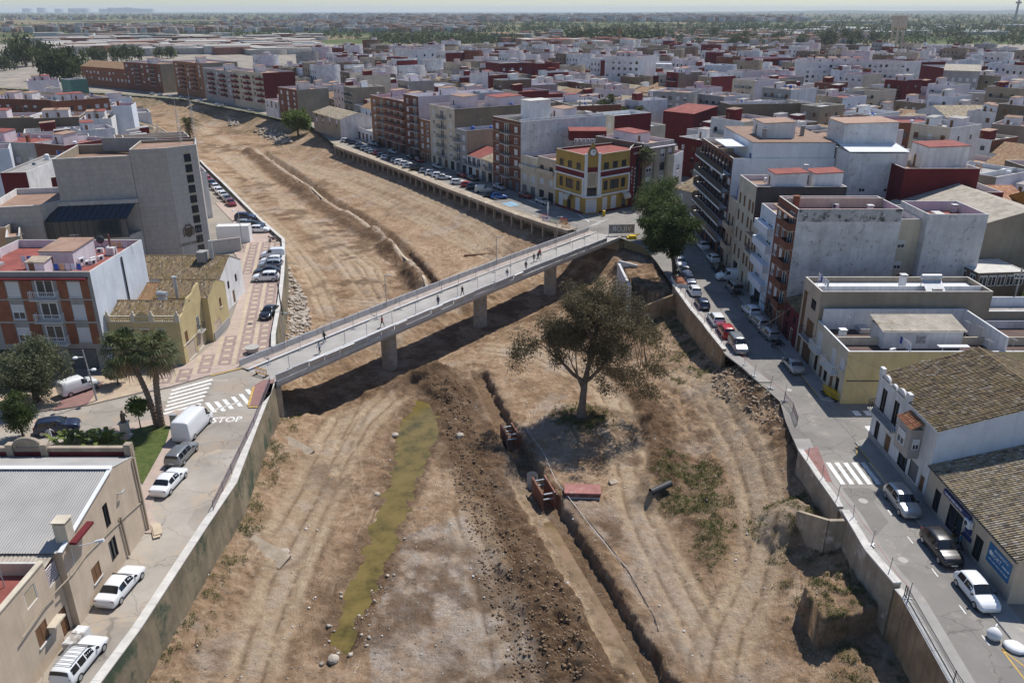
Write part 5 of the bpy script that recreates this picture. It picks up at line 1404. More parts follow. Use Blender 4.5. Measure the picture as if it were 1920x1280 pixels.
for z in range(6): strip(t,'floor_band','plaster_tan',0,w,-0.12,-0.002,3.2 + z * (h - 4.1) / 5,3.45 + z * (h - 4.1) / 5)
hut(t,w * 0.35,5.5,4.5,6,h - 0.9,5.0,'plaster_white','concrete_pale',False,'lift_tower',0.1); hut(t,w * 0.3,15,6,4,h - 0.9,2.6,'plaster_pink_white','terracotta_floor')
t,w,h = rowb(976,1007,289,14,'town_house','cream three-storey house with curved gable and red brick window surrounds','plaster_cream','plaster_cream',2,2,('shut','win'),floor='terracotta_floor',hut_=False)
balcony(t,(w / 2,0,6.6),0,w * 0.95,0.7,'solid',0.8,'plaster_cream')
t,w,h = rowb(1007,1041,292,14,'town_house','ornate sandstone three-storey house with a balustraded loggia beside the ochre corner building','plaster_beige','plaster_cream',2,2,('shut','dark'),floor='terracotta_floor',hut_=False)
balcony(t,(w / 2,0,6.8),0,w * 0.95,0.8,'solid',0.8,'plaster_beige')
# ochre corner building
A,B_,C,D = at(1041,384.5),at(1093,402),at(1122,400),at(1176,388.5)
E_,F_ = D + Vector((4,22,0)),A + Vector((0.851,0.526,0)) * 20
hd = hgt(A,278)
def lw(w,z,n=3): return [('dark',w * q,z,wd,2.1) for q,wd in ((0.2,1.3),(0.5,2.8),(0.8,1.3))]
o = A.copy(); lp = [(p.x - o.x,p.y - o.y) for p in (A,B_,C,D,E_,F_)]
w1,w2,w3 = (B_ - A).length,(C - B_).length,(D - C).length
deco = pbld('corner_building','ochre and maroon art deco corner building with a clock gable',o,0,lp,hd,
   [('plaster_ochre',lw(w1,5.0) + [('dark',w1 * q,9.6,1.6,1.5) for q in (0.2,0.5,0.8)] + [('shut',w1 * 0.2,0.4,1.7,3.0),('shop',w1 * 0.5,0.05,1.4,2.4),('shut',w1 * 0.8,0.4,1.7,3.0)]),
             ('plaster_ochre',[('shut_tan',w2 / 2,6.0,2.2,3.2),('dark',w2 / 2,4.1,2.2,1.7),('shut',w2 / 2,0.3,2.6,3.1)]),
             ('plaster_ochre',lw(w3,5.0) + [('dark',w3 * q,9.6,1.6,1.5) for q in (0.2,0.5,0.8)] + [('shut',w3 * 0.2,0.4,1.5,3.0),('shut',w3 * 0.5,0.4,1.7,3.0),('shop',w3 * 0.85,0.05,1.4,2.4)]),
             ('plaster_brown',[]),('plaster_brown',[]),('plaster_ochre',[])],floor='red_floor',inner='red_waterproof',par=0.5,fine=True)
claim([A,B_,C,D,E_,F_])
def edge_box(th,p,q,x0,x1,dep,z0,z1,m,name):
 d = (q - p).normalized(); n = Vector((d.y,-d.x,0)); s = MB()
 s.prism([Z(p + d * x0 - o + n * dep,0),Z(p + d * x1 - o + n * dep,0),Z(p + d * x1 - o + n * 0.002,0),Z(p + d * x0 - o + n * 0.002,0)],z0,z1)
 return s.build(name,m,th)
for p,q,w in ((A,B_,w1),(C,D,w3)):
 edge_box(deco,p,q,0.0,w,0.05,8.1,9.2,'red_waterproof','maroon_band')
 edge_box(deco,p,q,0.0,w,0.12,9.2,9.45,'frame_white','white_sill_band')
 for z0,z1,x0,x1 in ((3.9,4.2,0,w),(7.8,8.1,0,w),(4.2,7.8,0,0.3),(4.2,7.8,w - 0.3,w)): edge_box(deco,p,q,x0,x1,0.35,z0,z1,'frame_white','white_frame')
 edge_box(deco,p,q,0.0,w,0.06,0.0,0.5,'red_waterproof','plinth')
edge_box(deco,B_,C,0.0,0.6,0.3,4.0,hd + 0.3,'frame_white','pilaster'); edge_box(deco,B_,C,w2 - 0.6,w2,0.3,4.0,hd + 0.3,'frame_white','pilaster')
edge_box(deco,B_,C,0.6,w2 - 0.6,0.08,9.3,10.3,'red_waterproof','maroon_band'); edge_box(deco,B_,C,-0.3,w2 + 0.3,0.7,3.75,4.05,'frame_white','balcony_slab')
d = (C - B_).normalized(); n = Vector((d.y,-d.x,0)); s = MB(); b0,b1 = B_ - o + d * 0.5 + n * 0.06,C - o - d * 0.5 + n * 0.06; mid = (b0 + b1) / 2
s.poly([Z(b0,hd - 2),Z(b1,hd - 2),Z(b1,hd),Z(mid,hd + 2.6),Z(b0,hd)]); s.poly([Z(b0 - n * 0.5,hd - 2),Z(b0 - n * 0.5,hd),Z(mid - n * 0.5,hd + 2.6),Z(b1 - n * 0.5,hd),Z(b1 - n * 0.5,hd - 2)])
s.quad(Z(b0,hd),Z(mid,hd + 2.6),Z(mid - n * 0.5,hd + 2.6),Z(b0 - n * 0.5,hd)); s.quad(Z(mid,hd + 2.6),Z(b1,hd),Z(b1 - n * 0.5,hd),Z(mid - n * 0.5,hd + 2.6)); s.build('clock_gable','plaster_ochre',deco)
s = MB(); c = Z(mid,hd + 0.5); s.tube([c,c + n * 0.1],0.85,24,0); s.tube([c + n * 0.1,c + n * 0.13],0.72,24,1); s.beam(c + n * 0.15,c + n * 0.15 + Vector((0,0,0.5)),0.07,m=0); s.beam(c + n * 0.15,c + n * 0.15 + d * 0.4 + Vector((0,0,0.15)),0.07,m=0); s.build('clock_face',['frame_dark','frame_white'],deco)
for p,q,x in ((A,B_,w1 * 0.5),(C,D,w3 * 0.85)):
 dd2 = (q - p).normalized(); nn2 = Vector((dd2.y,-dd2.x,0)); s = MB(); base = p - o + dd2 * x
 for k in range(6):
  a0,a1 = math.pi / 2 * k / 6,math.pi / 2 * (k + 1) / 6
  pts = [base + dd2 * sx * 1.1 + nn2 * (1.3 * math.cos(a)) + Vector((0,0,2.5 + 1.3 * math.sin(a))) for a in (a0,a1) for sx in (-1,1)]
  s.quad(pts[0],pts[1],pts[3],pts[2])
 s.build('awning','plaster_cream',deco)
h0 = Vector((4,16,0)); hut(deco,4,15,9,5,hd - 0.5,2.2,'red_waterproof','red_floor',False,'roof_wall')
for k in range(6): aircon(deco,5.5 + k * 1.0,13.6,hd - 0.5)
s = MB(); G_ = at(1196,384); dm = (G_ - D).normalized()
side = pbld('stair_tower','maroon stair tower with a tall glazed strip and vertical lettering',D + dm * 0.05,0,[(0,0),((G_ - D).x,(G_ - D).y),((G_ - D).x + 3,(G_ - D).y + 14),(3.5,14)],hd + 0.4,[('red_waterproof',[('dark',(G_ - D).length * 0.72,1.2,1.1,10.0)]),('red_waterproof',[]),('red_waterproof',[]),('red_waterproof',[])],floor='red_floor',par=0.6,inner='red_waterproof')
ag = math.atan2(dm.y,dm.x); nn3 = Vector((dm.y,-dm.x,0))
for txt,x,z0 in (('ADELI',0.9,9.0),('MERCANTIL',1.9,8.6)):
 for k,ch in enumerate(txt): lettering(ch,dm * x + nn3 * 0.04 + Vector((0,0,z0 - k * 0.85)),0.75,ag,math.pi / 2,'frame_white',side,'wall_letter',1.0,0.02)
lettering('ATENEO',dm * 2.3 + nn3 * 0.04 + Vector((0,0,hd - 1.0)),0.7,ag,math.pi / 2,'frame_white',side,'wall_lettering',0.9,0.02)
G0,G1 = at(1201,383),at(1256,372); w = (G1 - G0).length; h = hgt(G0,270)
t = bld('office_building','grey concrete office block with tall vertical fins beside the maroon stair tower',G0,math.atan2((G1 - G0).y,(G1 - G0).x),w,16,h,'plaster_grey','plaster_brown',floor='terracotta_floor',f=grid(['dark','half'],[w * 0.2,w * 0.62,w * 0.85],[4.2,7.2,10.2],1.9,1.9) + [('shop',w * 0.25,0.1,2.5,2.6),('door',w * 0.6,0.05,1.2,2.4)])
for x in (w * 0.42,w * 0.74,w * 0.97): strip(t,'concrete_fin','plaster_tan',x - 0.9 if x < w * 0.5 else x - 0.25,x + 0.9 if x < w * 0.5 else x + 0.25,-0.45,-0.002,3.6,h - 1.2)
strip(t,'eaves','plaster_pink_white',0,w,-0.8,-0.002,h - 1.15,h - 0.95); hut(t,2,5,w - 5,7,h - 0.9,2.4,'plaster_pink_white','red_floor')
G2,G3 = at(1258,376),at(1275,366); w = (G3 - G2).length
bld('apartment_building','narrow white banded block with wraparound balconies beside the avenue',G2,math.atan2((G3 - G2).y,(G3 - G2).x),w,12,hgt(G2,290),'plaster_white','plaster_cream',floor='red_floor',f=grid(['half','brown'],[w * 0.5],[3.6,6.6],min(2.4,w * 0.6),1.4),r=grid(['half','dark'],[3,7],[3.6,6.6],1.4,1.4))

# ------------------------------------------------------------------ buildings along the right street (front on X = 37.9)
def rs(y0,y1,d,h,name,label,fm,sm=None,x=37.95,**kw):
 return bld(name,label,(x,y1),-math.pi / 2,y1 - y0,d,h,fm,sm,**kw)
# shop with the blue banners
sh = rs(48.7,62.2,20,4.0,'shop','beige single-storey shop with blue signs and a mossy tiled roof','plaster_beige',roof='gx',rh=2.6,rmat='tile_pale',over=0.25,fine=True,
  f=[('dark',1.9,0.5,1.0,2.1),('shop',5.0,0.05,2.3,2.6),('dark',8.7,0.5,1.1,2.1)])
strip(sh,'plinth','pavement_grey',0,13.5,-0.05,-0.002,0,0.45)
mat('sign_blue',(0.03,0.14,0.30),rough=0.5,var=0.08); mat('sign_dark_blue',(0.03,0.045,0.14),rough=0.5,var=0.08)
sg = MB(); sg.box(10.0,13.0,-0.05,-0.003,1.5,3.2); sgn = sg.build('shop_sign','sign_blue',sh)
def front_text(txt,x,z,size,th,y=-0.06,m='frame_white',sx=1.0): return lettering(txt,(x,y,z),size,0,math.pi / 2,m,th,'lettering',sx,0.004)
front_text('EN PAIPORTA',11.7,2.9,0.3,sh); front_text('BORT',11.2,2.4,0.5,sh)
def print_line(x,x1,z,h,y):
 while x < x1: w = R.uniform(0.05,0.14); strip(sh,'sign_print','frame_white',x,x + w,y - 0.004,y,z,z + h); x += w + R.choice([0.03,0.03,0.1])
print_line(12.0,12.8,2.3,0.12,-0.051); print_line(10.3,12.7,1.85,0.1,-0.051); print_line(3.1,6.0,3.18,0.18,-0.221)
s = MB(); s.tube([(10.4,-0.052,2.45),(10.4,-0.062,2.45)],0.2,16); s.build('sign_roundel','frame_white',sh)
strip(sh,'fascia_sign','sign_dark_blue',2.9,7.2,-0.22,-0.02,3.05,3.5)
strip(sh,'wall_sign','sign_dark_blue',6.7,7.6,-0.1,-0.01,1.9,2.4); strip(sh,'wall_sign','sign_dark_blue',6.6,7.8,-0.1,-0.01,1.35,1.75)
aircon(sh,7.2,-0.25,2.6); s = MB(); s.tube([(-0.1,-0.22,3.95),(13.6,-0.22,3.9)],0.08,6); s.build('gutter','metal_dark',sh)
# white house with big gable
wh = rs(62.3,74.5,19,7.4,'town_house','white two-storey house with scalloped parapet and a broad mossy tiled roof','plaster_white',roof='gx',rh=2.9,rmat='tile_old',over=0.1,fine=True,rm='plaster_blue_white',
  f=[('dark',1.7,3.9,1.05,2.6),('dark',4.4,3.9,1.05,2.6),('dark',1.5,0.3,0.9,2.4),('door',4.0,0.05,1.3,2.6),('shop',7.4,0.05,1.8,2.5),('garage',9.6,0.9,1.6,1.8),('door',11.3,0.05,0.9,2.4)])
balcony(wh,(2.9,0,3.75),0,5.4,0.8,'bars',1.0)
s = MB(); s.box(7.2,9.9,-1.1,-0.003,3.3,6.3); bay = s.build('bay_window','stone_cladding_pink',wh)
nm,lm,fm_ = _unit('half'); q = put('window',lm,bay,(8.4,-1.22,4.2),0,(1.4,1,1.4)); put('frame',fm_,q)
q = put('window',lm,bay,(10.02,-0.5,4.3),math.pi / 2,(0.6,1,1.1)); put('frame',fm_,q)
tile_mesh((7.1,-1.25,6.32),(10.0,-1.25,6.32),(7.1,-0.05,6.9),(10.0,-0.05,6.9),'tile_red',wh,0.22,0.35)
s = MB()
for x0,x1,z in ((0,0.7,8.3),(5.9,6.6,8.3)): s.box(x0,x1,-0.12,0.25,7.3,z)
for c_,r_ in ((1.6,0.75),(3.3,0.55),(4.9,0.9)):
 pts = [(c_ + r_ * math.cos(math.pi * k / 10),-0.05,7.4 + r_ * 0.75 * math.sin(math.pi * k / 10)) for k in range(11)]
 s.poly(pts[::-1]); s.poly([(p[0],0.18,p[2]) for p in pts])
 for a,b in zip(pts[:-1],pts[1:]): s.quad(a,b,(b[0],0.18,b[2]),(a[0],0.18,a[2]))
s.box(0.7,5.9,-0.1,0.22,7.3,7.5); s.box(6.6,12.1,-0.14,0.05,7.3,7.46); s.build('scalloped_parapet','plaster_white',wh)
strip(wh,'plinth','plaster_grey',0,12.2,-0.04,-0.002,0,0.8)
for y,(w_,h_) in zip((0,),((0,0),)): pass
t = rs(63.5,74.0,14,4.2,'town_house','low white-walled house with a pale terrace behind the big tiled roof','plaster_white',x=57.2,floor='pale_floor',inner='plaster_white',par=1.0)
hut(t,3,6,3,2.5,3.2,1.2,'plaster_white','pale_floor',False,'water_tank_hut')
# yellow corner house with the terrace
yh = rs(82.4,92.2,38,6.55,'corner_house','yellow two-storey corner house with a dark terrace hut and white railing','plaster_cream','plaster_yellow',floor='dark_floor',inner='plaster_white',par=1.0,coping='metal_white',fine=True,
  f=[('shut',1.4,3.3,1.5,2.3),('dark',1.3,0.4,0.9,2.1),('door',3.0,0.05,1.0,2.3),('shut',6.1,3.0,1.2,2.3),('shut',8.7,3.9,1.2,1.3),('dark',4.6,0.4,0.9,2.0),('door',6.4,0.05,1.0,2.4),('dark',8.2,0.6,0.9,2.0)],
  r=[('shut',14.0,3.4,2.4,1.2),('shut',24.0,3.4,2.6,1.3),('win',31.0,3.4,1.5,1.3),('shut',34.0,2.6,1.7,2.2)])
balcony(yh,(1.5,0,3.2),0,2.6,0.8,'bars',1.0,'concrete_pale','metal_white'); balcony(yh,(6.3,0,2.9),0,3.6,0.9,'bars',1.0,'concrete_pale','metal_white'); balcony(yh,(9.8,34.0,2.6),math.pi / 2,2.2,0.6,'bars',1.0)
strip(yh,'cable_band','metal_dark',9.8,9.86,0.3,37.5,2.85,2.97)
h1 = hut(yh,3.2,5.2,3.4,9.2,5.55,2.2,'plaster_white','fibre_cement',False,'terrace_hut',0.0)
corrugated((6.9,4.9,7.75),(6.9,14.7,7.75),(2.9,4.9,8.45),(2.9,14.7,8.45),'fibre_cement',yh,0.3)
for y,k in ((7.4,'shop'),(11.8,'shop'),(9.6,'win')):
 nm,lm,fm_ = _unit(k); put(nm,lm,h1,(6.64,y,5.6 if k == 'shop' else 6.2),math.pi / 2,(2.0 if k == 'shop' else 1.2,0.4,2.0 if k == 'shop' else 1.1))
s = MB(); s.box(0.3,9.6,17.6,17.8,5.5,8.2); s.build('party_wall','plaster_white',yh); s = MB(); s.box(0.2,0.5,0.4,17.6,5.5,8.2); s.build('party_wall','plaster_white',yh)
s = MB()
for k in range(10): s.beam((9.7,20.0 + k * 0.9,6.5),(9.7,20.0 + k * 0.9,7.4),0.06)
s.beam((9.7,20,7.4),(9.7,28.2,7.4),0.08); s.beam((9.7,20,6.9),(9.7,28.2,6.9),0.06); s.build('terrace_railing','metal_white',yh)
s = MB(); s.box(7.6,8.3,11.0,14.5,6.4,6.48); s.beam((7.9,11.6,5.5),(7.9,11.6,6.4),0.1); s.beam((7.9,14,5.5),(7.9,14,6.4),0.1)
tb = s.build('terrace_table','metal_white',None,yh.location,-math.pi / 2); tag(tb,'long white table standing on the dark terrace of the yellow corner house','table')
for x,y in ((9.2,16),(8.8,19.0),(5.0,17.3),(1.6,3.0),(7.5,22)): antenna(yh,x,y,5.6,2.2)
hut(yh,1.0,27.5,4.5,7.5,5.55,2.6,'plaster_white','fibre_cement',True,'terrace_hut',0.4)
s = MB(); s.beam((9.9,8.0,5.6),(11.6,8.4,5.9),0.05); s.box(11.2,12.0,8.25,8.55,5.82,5.98); s.build('wall_lamp','metal_white',yh)
# modern beige house
mh = rs(92.35,98.3,21,10.25,'town_house','modern beige three-storey house with a bright white roof and solar heater','plaster_beige','plaster_tan',floor='pale_floor',inner='plaster_tan',par=0.7,fine=True,lm='plaster_brown',
  f=[('brown',1.0,0.1,1.2,8.6),('dark',4.0,7.2,1.6,1.3),('brown',3.9,3.4,2.4,2.3),('garage_brown',3.9,0.05,2.8,2.4)])
balcony(mh,(3.9,0,3.3),0,3.6,0.7,'bars')
s = MB(); s.tube([(3.4,13.2,11.3),(3.4,15.6,11.3)],0.35,12); s.quad((3.6,13.2,11.0),(3.6,15.6,11.0),(5.6,15.6,9.7),(5.6,13.2,9.7)); s.beam((3.4,13.3,9.55),(3.4,13.3,11.2),0.08); s.beam((3.4,15.5,9.55),(3.4,15.5,11.2),0.08); s.build('solar_water_heater','metal_galv',mh)
t = rs(92.6,98.1,13,7.6,'rear_wing','white-walled terrace wing behind the modern beige house','plaster_tan','plaster_tan',x=59.0,floor='grey_floor',inner='plaster_blue_white',par=1.3,coping='metal_white')
t = rs(98.4,104.1,9,5.2,'town_house','small brick-red house with a dark tiled roof beside the tall flaking wall','red_waterproof','plaster_worn',roof='gx',rh=1.2,rmat='tile_old',f=[('dark',1.5,0.4,0.9,2),('door',3.6,0.05,1,2.2),('dark',1.6,3,0.9,1.2),('dark',4.2,3,0.9,1.2)])
# tall narrow block with flaking white wall
mat('plaster_flaking',(0.58,0.575,0.575),var=0.22,scale=0.6,streak=0.45,stain=((0.27,0.245,0.22),1.3,0.555),bump=0.4,bscale=5)
mat('plaster_black_mould',(0.46,0.45,0.44),var=0.3,scale=0.5,streak=0.5,stain=((0.06,0.058,0.055),1.0,0.5),bump=0.4)
fl = [3.6,6.5,9.4,12.3,14.9]
tb = rs(104.2,112.4,14,17.7,'apartment_building','tall narrow brick apartment block with a flaking white side wall','brick_brown','plaster_flaking',floor='red_floor',par=1.1,fine=True,
  f=grid(['half','low','win'],[1.2,3.6],fl[:4] + [14.9],1.2,1.6) + grid('french',[6.4],fl[:4] + [14.9],2.0,2.0) + [('shop',2.2,0.1,2.6,2.7),('door',6,0.05,1.4,2.5)],r=[])
for z in fl: balcony(tb,(6.6,0,z - 0.2),0,3.0,1.0,'solid',1.0,'plaster_tan','brick_brown')
strip(tb,'tiled_eave','terracotta_floor',0,8.2,-0.7,-0.003,16.4,16.6)
s = MB(); s.box(8.2,8.24,0.2,13.8,16.0,17.72); s.build('mould_band','plaster_black_mould',tb)
lw_ = rs(105.6,112.4,3.4,16.0,'light_well','recessed pale light well with small windows between two white walls','plaster_cream',x=52.0,f=(),r=grid(['win','half'],[1.2],[3,6,9,12],1.0,1.1),floor='grey_floor')
t2 = rs(104.2,112.4,8,17.0,'apartment_building','second white-walled block with a red roof well behind the light well','plaster_flaking','plaster_flaking',x=55.4,floor='red_floor',par=1.4)
t = rs(112.5,119.8,13,15.0,'apartment_building','white-panelled apartment block with enclosed box balconies beside the tall brick block','plaster_blue_white','brick_brown',floor='terracotta_floor',f=grid(['half','shut'],[1.8,5.2],[3.8,6.8,9.8,12.3],2.2,1.4) + [('shop',3,0.1,3,2.6)])
for z in (3.3,6.3,9.3,11.9): strip(t,'box_balcony','plaster_blue_white',0.3,6.9,-0.9,-0.003,z - 0.3,z + 0.9)
t = rs(119.9,123.0,12,11.2,'town_house','slim cream house with a tiled awning over an iron balcony','plaster_cream','plaster_brown',f=grid('brown',[0.9,2.2],[3.6,7],0.8,2.0) + [('door',1.5,0.05,1.0,2.3)],floor='terracotta_floor')
balcony(t,(1.55,0,6.9),0,2.9,0.9,'bars'); strip(t,'tiled_awning','terracotta_floor',0,3.1,-0.9,-0.003,9.6,9.8)
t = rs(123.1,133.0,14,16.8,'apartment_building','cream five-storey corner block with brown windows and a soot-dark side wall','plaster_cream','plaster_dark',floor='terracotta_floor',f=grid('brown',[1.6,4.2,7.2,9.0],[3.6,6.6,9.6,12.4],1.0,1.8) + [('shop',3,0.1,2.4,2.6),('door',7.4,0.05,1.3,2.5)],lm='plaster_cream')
hut(t,5.0,3.0,4.0,5,15.9,2.6,'plaster_white','red_floor'); hut(t,4.5,9.2,4.2,4.4,15.9,2.6,'plaster_white','red_floor'); chimney(t,6,8.6,15.9,3.4,0.5); antenna(t,9,1.5,15.9,4)
t = rs(133.1,138.0,12,12.2,'town_house','old sandstone house with rounded balconies and a small blue dome','plaster_beige','plaster_beige',f=grid('brown',[1.2,3.6],[3.6,7.2],0.9,2.2) + [('door',2.4,0.05,1.2,2.5)],floor='terracotta_floor')
balcony(t,(2.4,0,3.5),0,4.0,0.9,'solid',0.9,'plaster_beige'); balcony(t,(2.4,0,7.1),0,4.0,0.9,'solid',0.9,'plaster_beige')
s = MB(); s.tube([(2.4,1.5,12.1),(2.4,1.5,13.6),(2.4,1.5,14.3),(2.4,1.5,14.9),(2.4,1.5,15.6)],[0.9,0.95,0.85,0.5,0.05],12); s.build('dome','plastic_blue',t)
# dark block with curved balconies
fls = [4.0 + 2.95 * k for k in range(6)]
cb = rs(138.1,162.0,17.5,18.6,'apartment_building','dark glazed apartment block with white-edged wraparound balconies and white side wall','brick_brown','plaster_white',floor='terracotta_floor',inner='plaster_white',f=grid(['french','dark','half'],[1.5 + 2.6 * k for k in range(9)],fls[:5],1.9,2.1) + [('shop',3 + 4.4 * k,0.1,3.2,2.8) for k in range(5)],rm='plaster_blue_white',fine=None)
for z in fls[:5]:
 s = MB(); r2 = MB()
 pts = [(23.6,-1.5)] + [(5.0,-1.5)] + [(1.8 + 3.2 * math.cos(a),1.7 + 3.2 * math.sin(a)) for a in [-math.pi / 2 - math.pi / 2 * k / 6 for k in range(7)]] + [(-1.4,8)]
 inn = [(23.6,-0.003),(5.0,-0.003)] + [(1.2,-0.003)] * 3 + [(-0.003,0.0)] * 4 + [(-0.003,8)]
 for (a,b),(c_,d_) in zip(zip(pts[:-1],pts[1:]),zip(inn[:-1],inn[1:])):
  s.quad(a + (z - 0.35,),b + (z - 0.35,),b + (z - 0.05,),a + (z - 0.05,)); s.quad(a + (z - 0.05,),b + (z - 0.05,),d_ + (z - 0.05,),c_ + (z - 0.05,)); s.quad(b + (z - 0.35,),a + (z - 0.35,),c_ + (z - 0.35,),d_ + (z - 0.35,))
  a2,b2 = (a[0],a[1] + 0.05),(b[0],b[1] + 0.05); r2.quad(a2 + (z - 0.05,),b2 + (z - 0.05,),b2 + (z + 0.95,),a2 + (z + 0.95,))
 q = s.build('balcony','frame_white',cb); r2.build('balustrade','frame_dark',q)
pent = hut(cb,3.5,3.2,20.2,14.1,17.7,3.5,'plaster_blue_white','terracotta_floor',False,'penthouse',0.0)
s = MB(); s.box(12,20.5,-0.6,3.3,20.0,20.12); s.build('canopy','metal_white',cb)
hut(cb,13.0,6.0,6.5,5.5,21.2,2.6,'plaster_white','terracotta_floor')
for x,y in ((8,8),(16,14),(20,6)): chimney(cb,x,y,21.2,1.6,0.6,'plaster_grey')
cl = MB();
for k in range(7): cl.quad((4 + k * 1.3,14.5,22.2),(5 + k * 1.3,14.5,22.2),(5 + k * 1.3,14.6,23.3),(4 + k * 1.3,14.6,23.3))
cl.build('washing','litter',cb)
t = rs(132.5,146.0,9.5,20.4,'apartment_building','stained white six-storey block with a ribbed white metal roof','plaster_white','plaster_worn',x=55.6,floor='metal_white',inner='plaster_white',r=grid(['half','dark'],[2.8,7.0],[6,10,14],1.1,1.2) + grid('shut',[3.4,4.9,6.4,7.9],[17.2],1.1,1.4))
corrugated((13.6,-0.2,20.6),(13.6,9.7,20.6),(6.0,-0.2,21.4),(6.0,9.7,21.4),'metal_white',t,0.4); hut(t,1.0,0.4,7.5,9.0,20.4,4.0,'plaster_worn','terracotta_floor',False)
t = rs(127.6,140,12.0,18.8,'apartment_building','big block with a blank dark red end wall and laundry on the terrace','red_waterproof','red_waterproof',x=62.6,floor='terracotta_floor',inner='plaster_pink_white')
hut(t,3,5,6,6.5,17.9,3.6,'plaster_white','red_floor');
for k in range(9): strip(t,'washing',R.choice(['litter','plaster_pink_white','plaster_blue_white']),12.25,12.3,2.2 + k * 0.9,2.9 + k * 0.9,17.7,18.75)
t = rs(127.6,140,4.5,15.0,'apartment_building','lower stepped end of the dark red walled block','red_waterproof','red_waterproof',x=74.7,floor='grey_floor')
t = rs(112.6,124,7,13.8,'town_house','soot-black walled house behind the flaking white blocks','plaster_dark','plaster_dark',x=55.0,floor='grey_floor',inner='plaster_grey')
t = bld('warehouse','tan gabled hall with a brown ribbed roof and painted tree mural',(60.5,108.5),0,22,20,13.0,'plaster_tan',roof='gy',rh=3.4,cheap=True,rmat='fibre_cement')
s = MB(); s.box(13.5,15.5,-0.3,-0.003,12.2,13.0); s.tube([(13.2,-0.5,13.6),(15.8,-0.5,13.6)],0.4,10); s.build('solar_water_heater','paint_blue',t)
mat('mural_green',(0.03,0.13,0.10),var=0.3,scale=2)
s = MB(); s.disc((0,0,0),1.0,10)
for dx,dz,r_ in ((0,0,1.1),(1.2,0.3,1.2),(2.4,0,1.1),(1.2,-0.6,0.9)):
 s = MB(); s.tube([(19 + dx,-0.01,6.5 + dz),(19 + dx,-0.02 - 0.004 * dx,6.5 + dz)],r_,12); s.build('mural','mural_green',t)
strip(t,'mural','bronze',20.0,20.4,-0.02,-0.003,3.6,6.0)
t = bld('roof_lookout','square tan tower room with wraparound windows and a pale lid roof',(62.0,101.2),0.1,7.0,6,9.8,'plaster_brown',roof='flat',par=0.06,floor='concrete_pale',cat='building',f=grid('win',[0.9,2.2,3.5,4.8,6.1],[7.9],1.1,1.5),l=grid('win',[1,3,5],[7.9],1.2,1.5))
t = bld('town_house','cluttered low house with a terracotta terrace and pergola',(53.5,98.6),0.05,9,8.5,6.2,'plaster_brown',floor='terracotta_floor',inner='plaster_tan',par=0.8)
hut(t,0.3,4.5,4,3.5,5.4,2.5,'plaster_pink_white','red_floor')
for k in range(5): strip(t,'terrace_pot','terracotta_floor',4.6 + k * 0.8,5.0 + k * 0.8,1.2 + (k % 2),1.6 + (k % 2),5.4,5.8)
t = bld('town_house','low house with a patchy pale tiled roof behind the white terrace wing',(63.5,92.8),0,9,7.5,4.6,'plaster_worn',roof='gy',rh=1.5,rmat='tile_pale')
t = bld('apartment_building','white and tan three-storey house with paired windows at the lane end',(73.3,94.8),-0.35,8.5,9,11.6,'plaster_worn','plaster_tan',floor='terracotta_floor',f=grid('win',[4.6],[3.6,7.0],1.7,1.5),lm='plaster_blue_white',par=0.6)
t = bld('apartment_building','tall brown-walled block with a flat roof at the lane end',(81.5,88.5),-0.3,12,12,12.2,'plaster_brown',floor='terracotta_floor',par=0.6)
t = bld('town_house','white yard house with a corrugated lean-to and air conditioner',(67.5,83.3),0,14,8.5,6.4,'plaster_white',floor='dark_floor',inner='plaster_white',par=1.0)
hut(t,1,3.5,8,4,5.5,2.6,'plaster_white','fibre_cement',True,'terrace_hut',0.5); aircon(t,3.4,3.2,6.0)
t = bld('town_house','ochre house with a checked tile roof behind the gabled hall',(86,128),0,14,10,12,'plaster_ochre',roof='gx',rh=2,cheap=True,rmat='tile_old')
t = bld('town_house','tiled orange-roof house beside the stepped dark red wall',(80.5,131),0,8,10,11,'plaster_brown',roof='shed',rh=2.4,cheap=True,rmat='tile_red')
# ------------------------------------------------------------------ the town behind: surveyed buildings
def roofb(xl,yl,xr,yr,h,d,name,label,fm,sm=None,nf=0,bays=0,kinds=('dark','half','shut'),hut_=0,rb=0,gz=3.2,**kw):
 """building whose front roof edge runs between two photograph pixels, at height h"""
 a,b = at(xl,yl,h),at(xr,yr,h); a.z = b.z = 0
 w = (b - a).length
 f = []
 if nf and bays:
  for k in range(nf):
   for q in range(bays): f.append((R.choice(kinds),w * (q + 0.5) / bays,gz + k * (h - 1 - gz) / nf + 0.5,min(1.5,w / bays * 0.5),1.4))
 r = []
 if nf and rb:
  for k in range(nf):
   for q in range(rb): r.append((R.choice(kinds),d * (q + 0.5) / rb,gz + k * (h - 1 - gz) / nf + 0.5,1.2,1.4))
 kw.setdefault('floor',R.choice(['terracotta_floor','terracotta_floor','red_floor','grey_floor']))
 th = bld(name,label,a,math.atan2((b - a).y,(b - a).x),w,d,h,fm,sm,f=f,r=r,fine=None,cheap=True,**kw)
 if kw.get('roof','flat') == 'flat':
  for k in range(hut_): hut(th,w * (0.15 + 0.5 * k / max(1,hut_)),d * 0.3,min(4,w * 0.35),min(4,d * 0.4),h - 0.9,2.5,R.choice(['plaster_white','plaster_pink_white']),R.choice(['terracotta_floor','red_floor']))
 return th
AB,TH = 'apartment_building','town_house'
roofb(1023,184,1076,199,13,17,AB,'brown-sided brick block with white-banded balconies behind the promenade row','plaster_brown','brick_brown',3,0,rb=3,hut_=1,inner='plaster_pink_white')
roofb(1066,228,1117,222,11,15,TH,'blank brown brick-walled house behind the tall flaking white wall','plaster_brown',hut_=1)
roofb(915,142,966,139,13,15,TH,'dark red walled block with a low terrace behind the promenade row','red_waterproof','plaster_white',hut_=1)
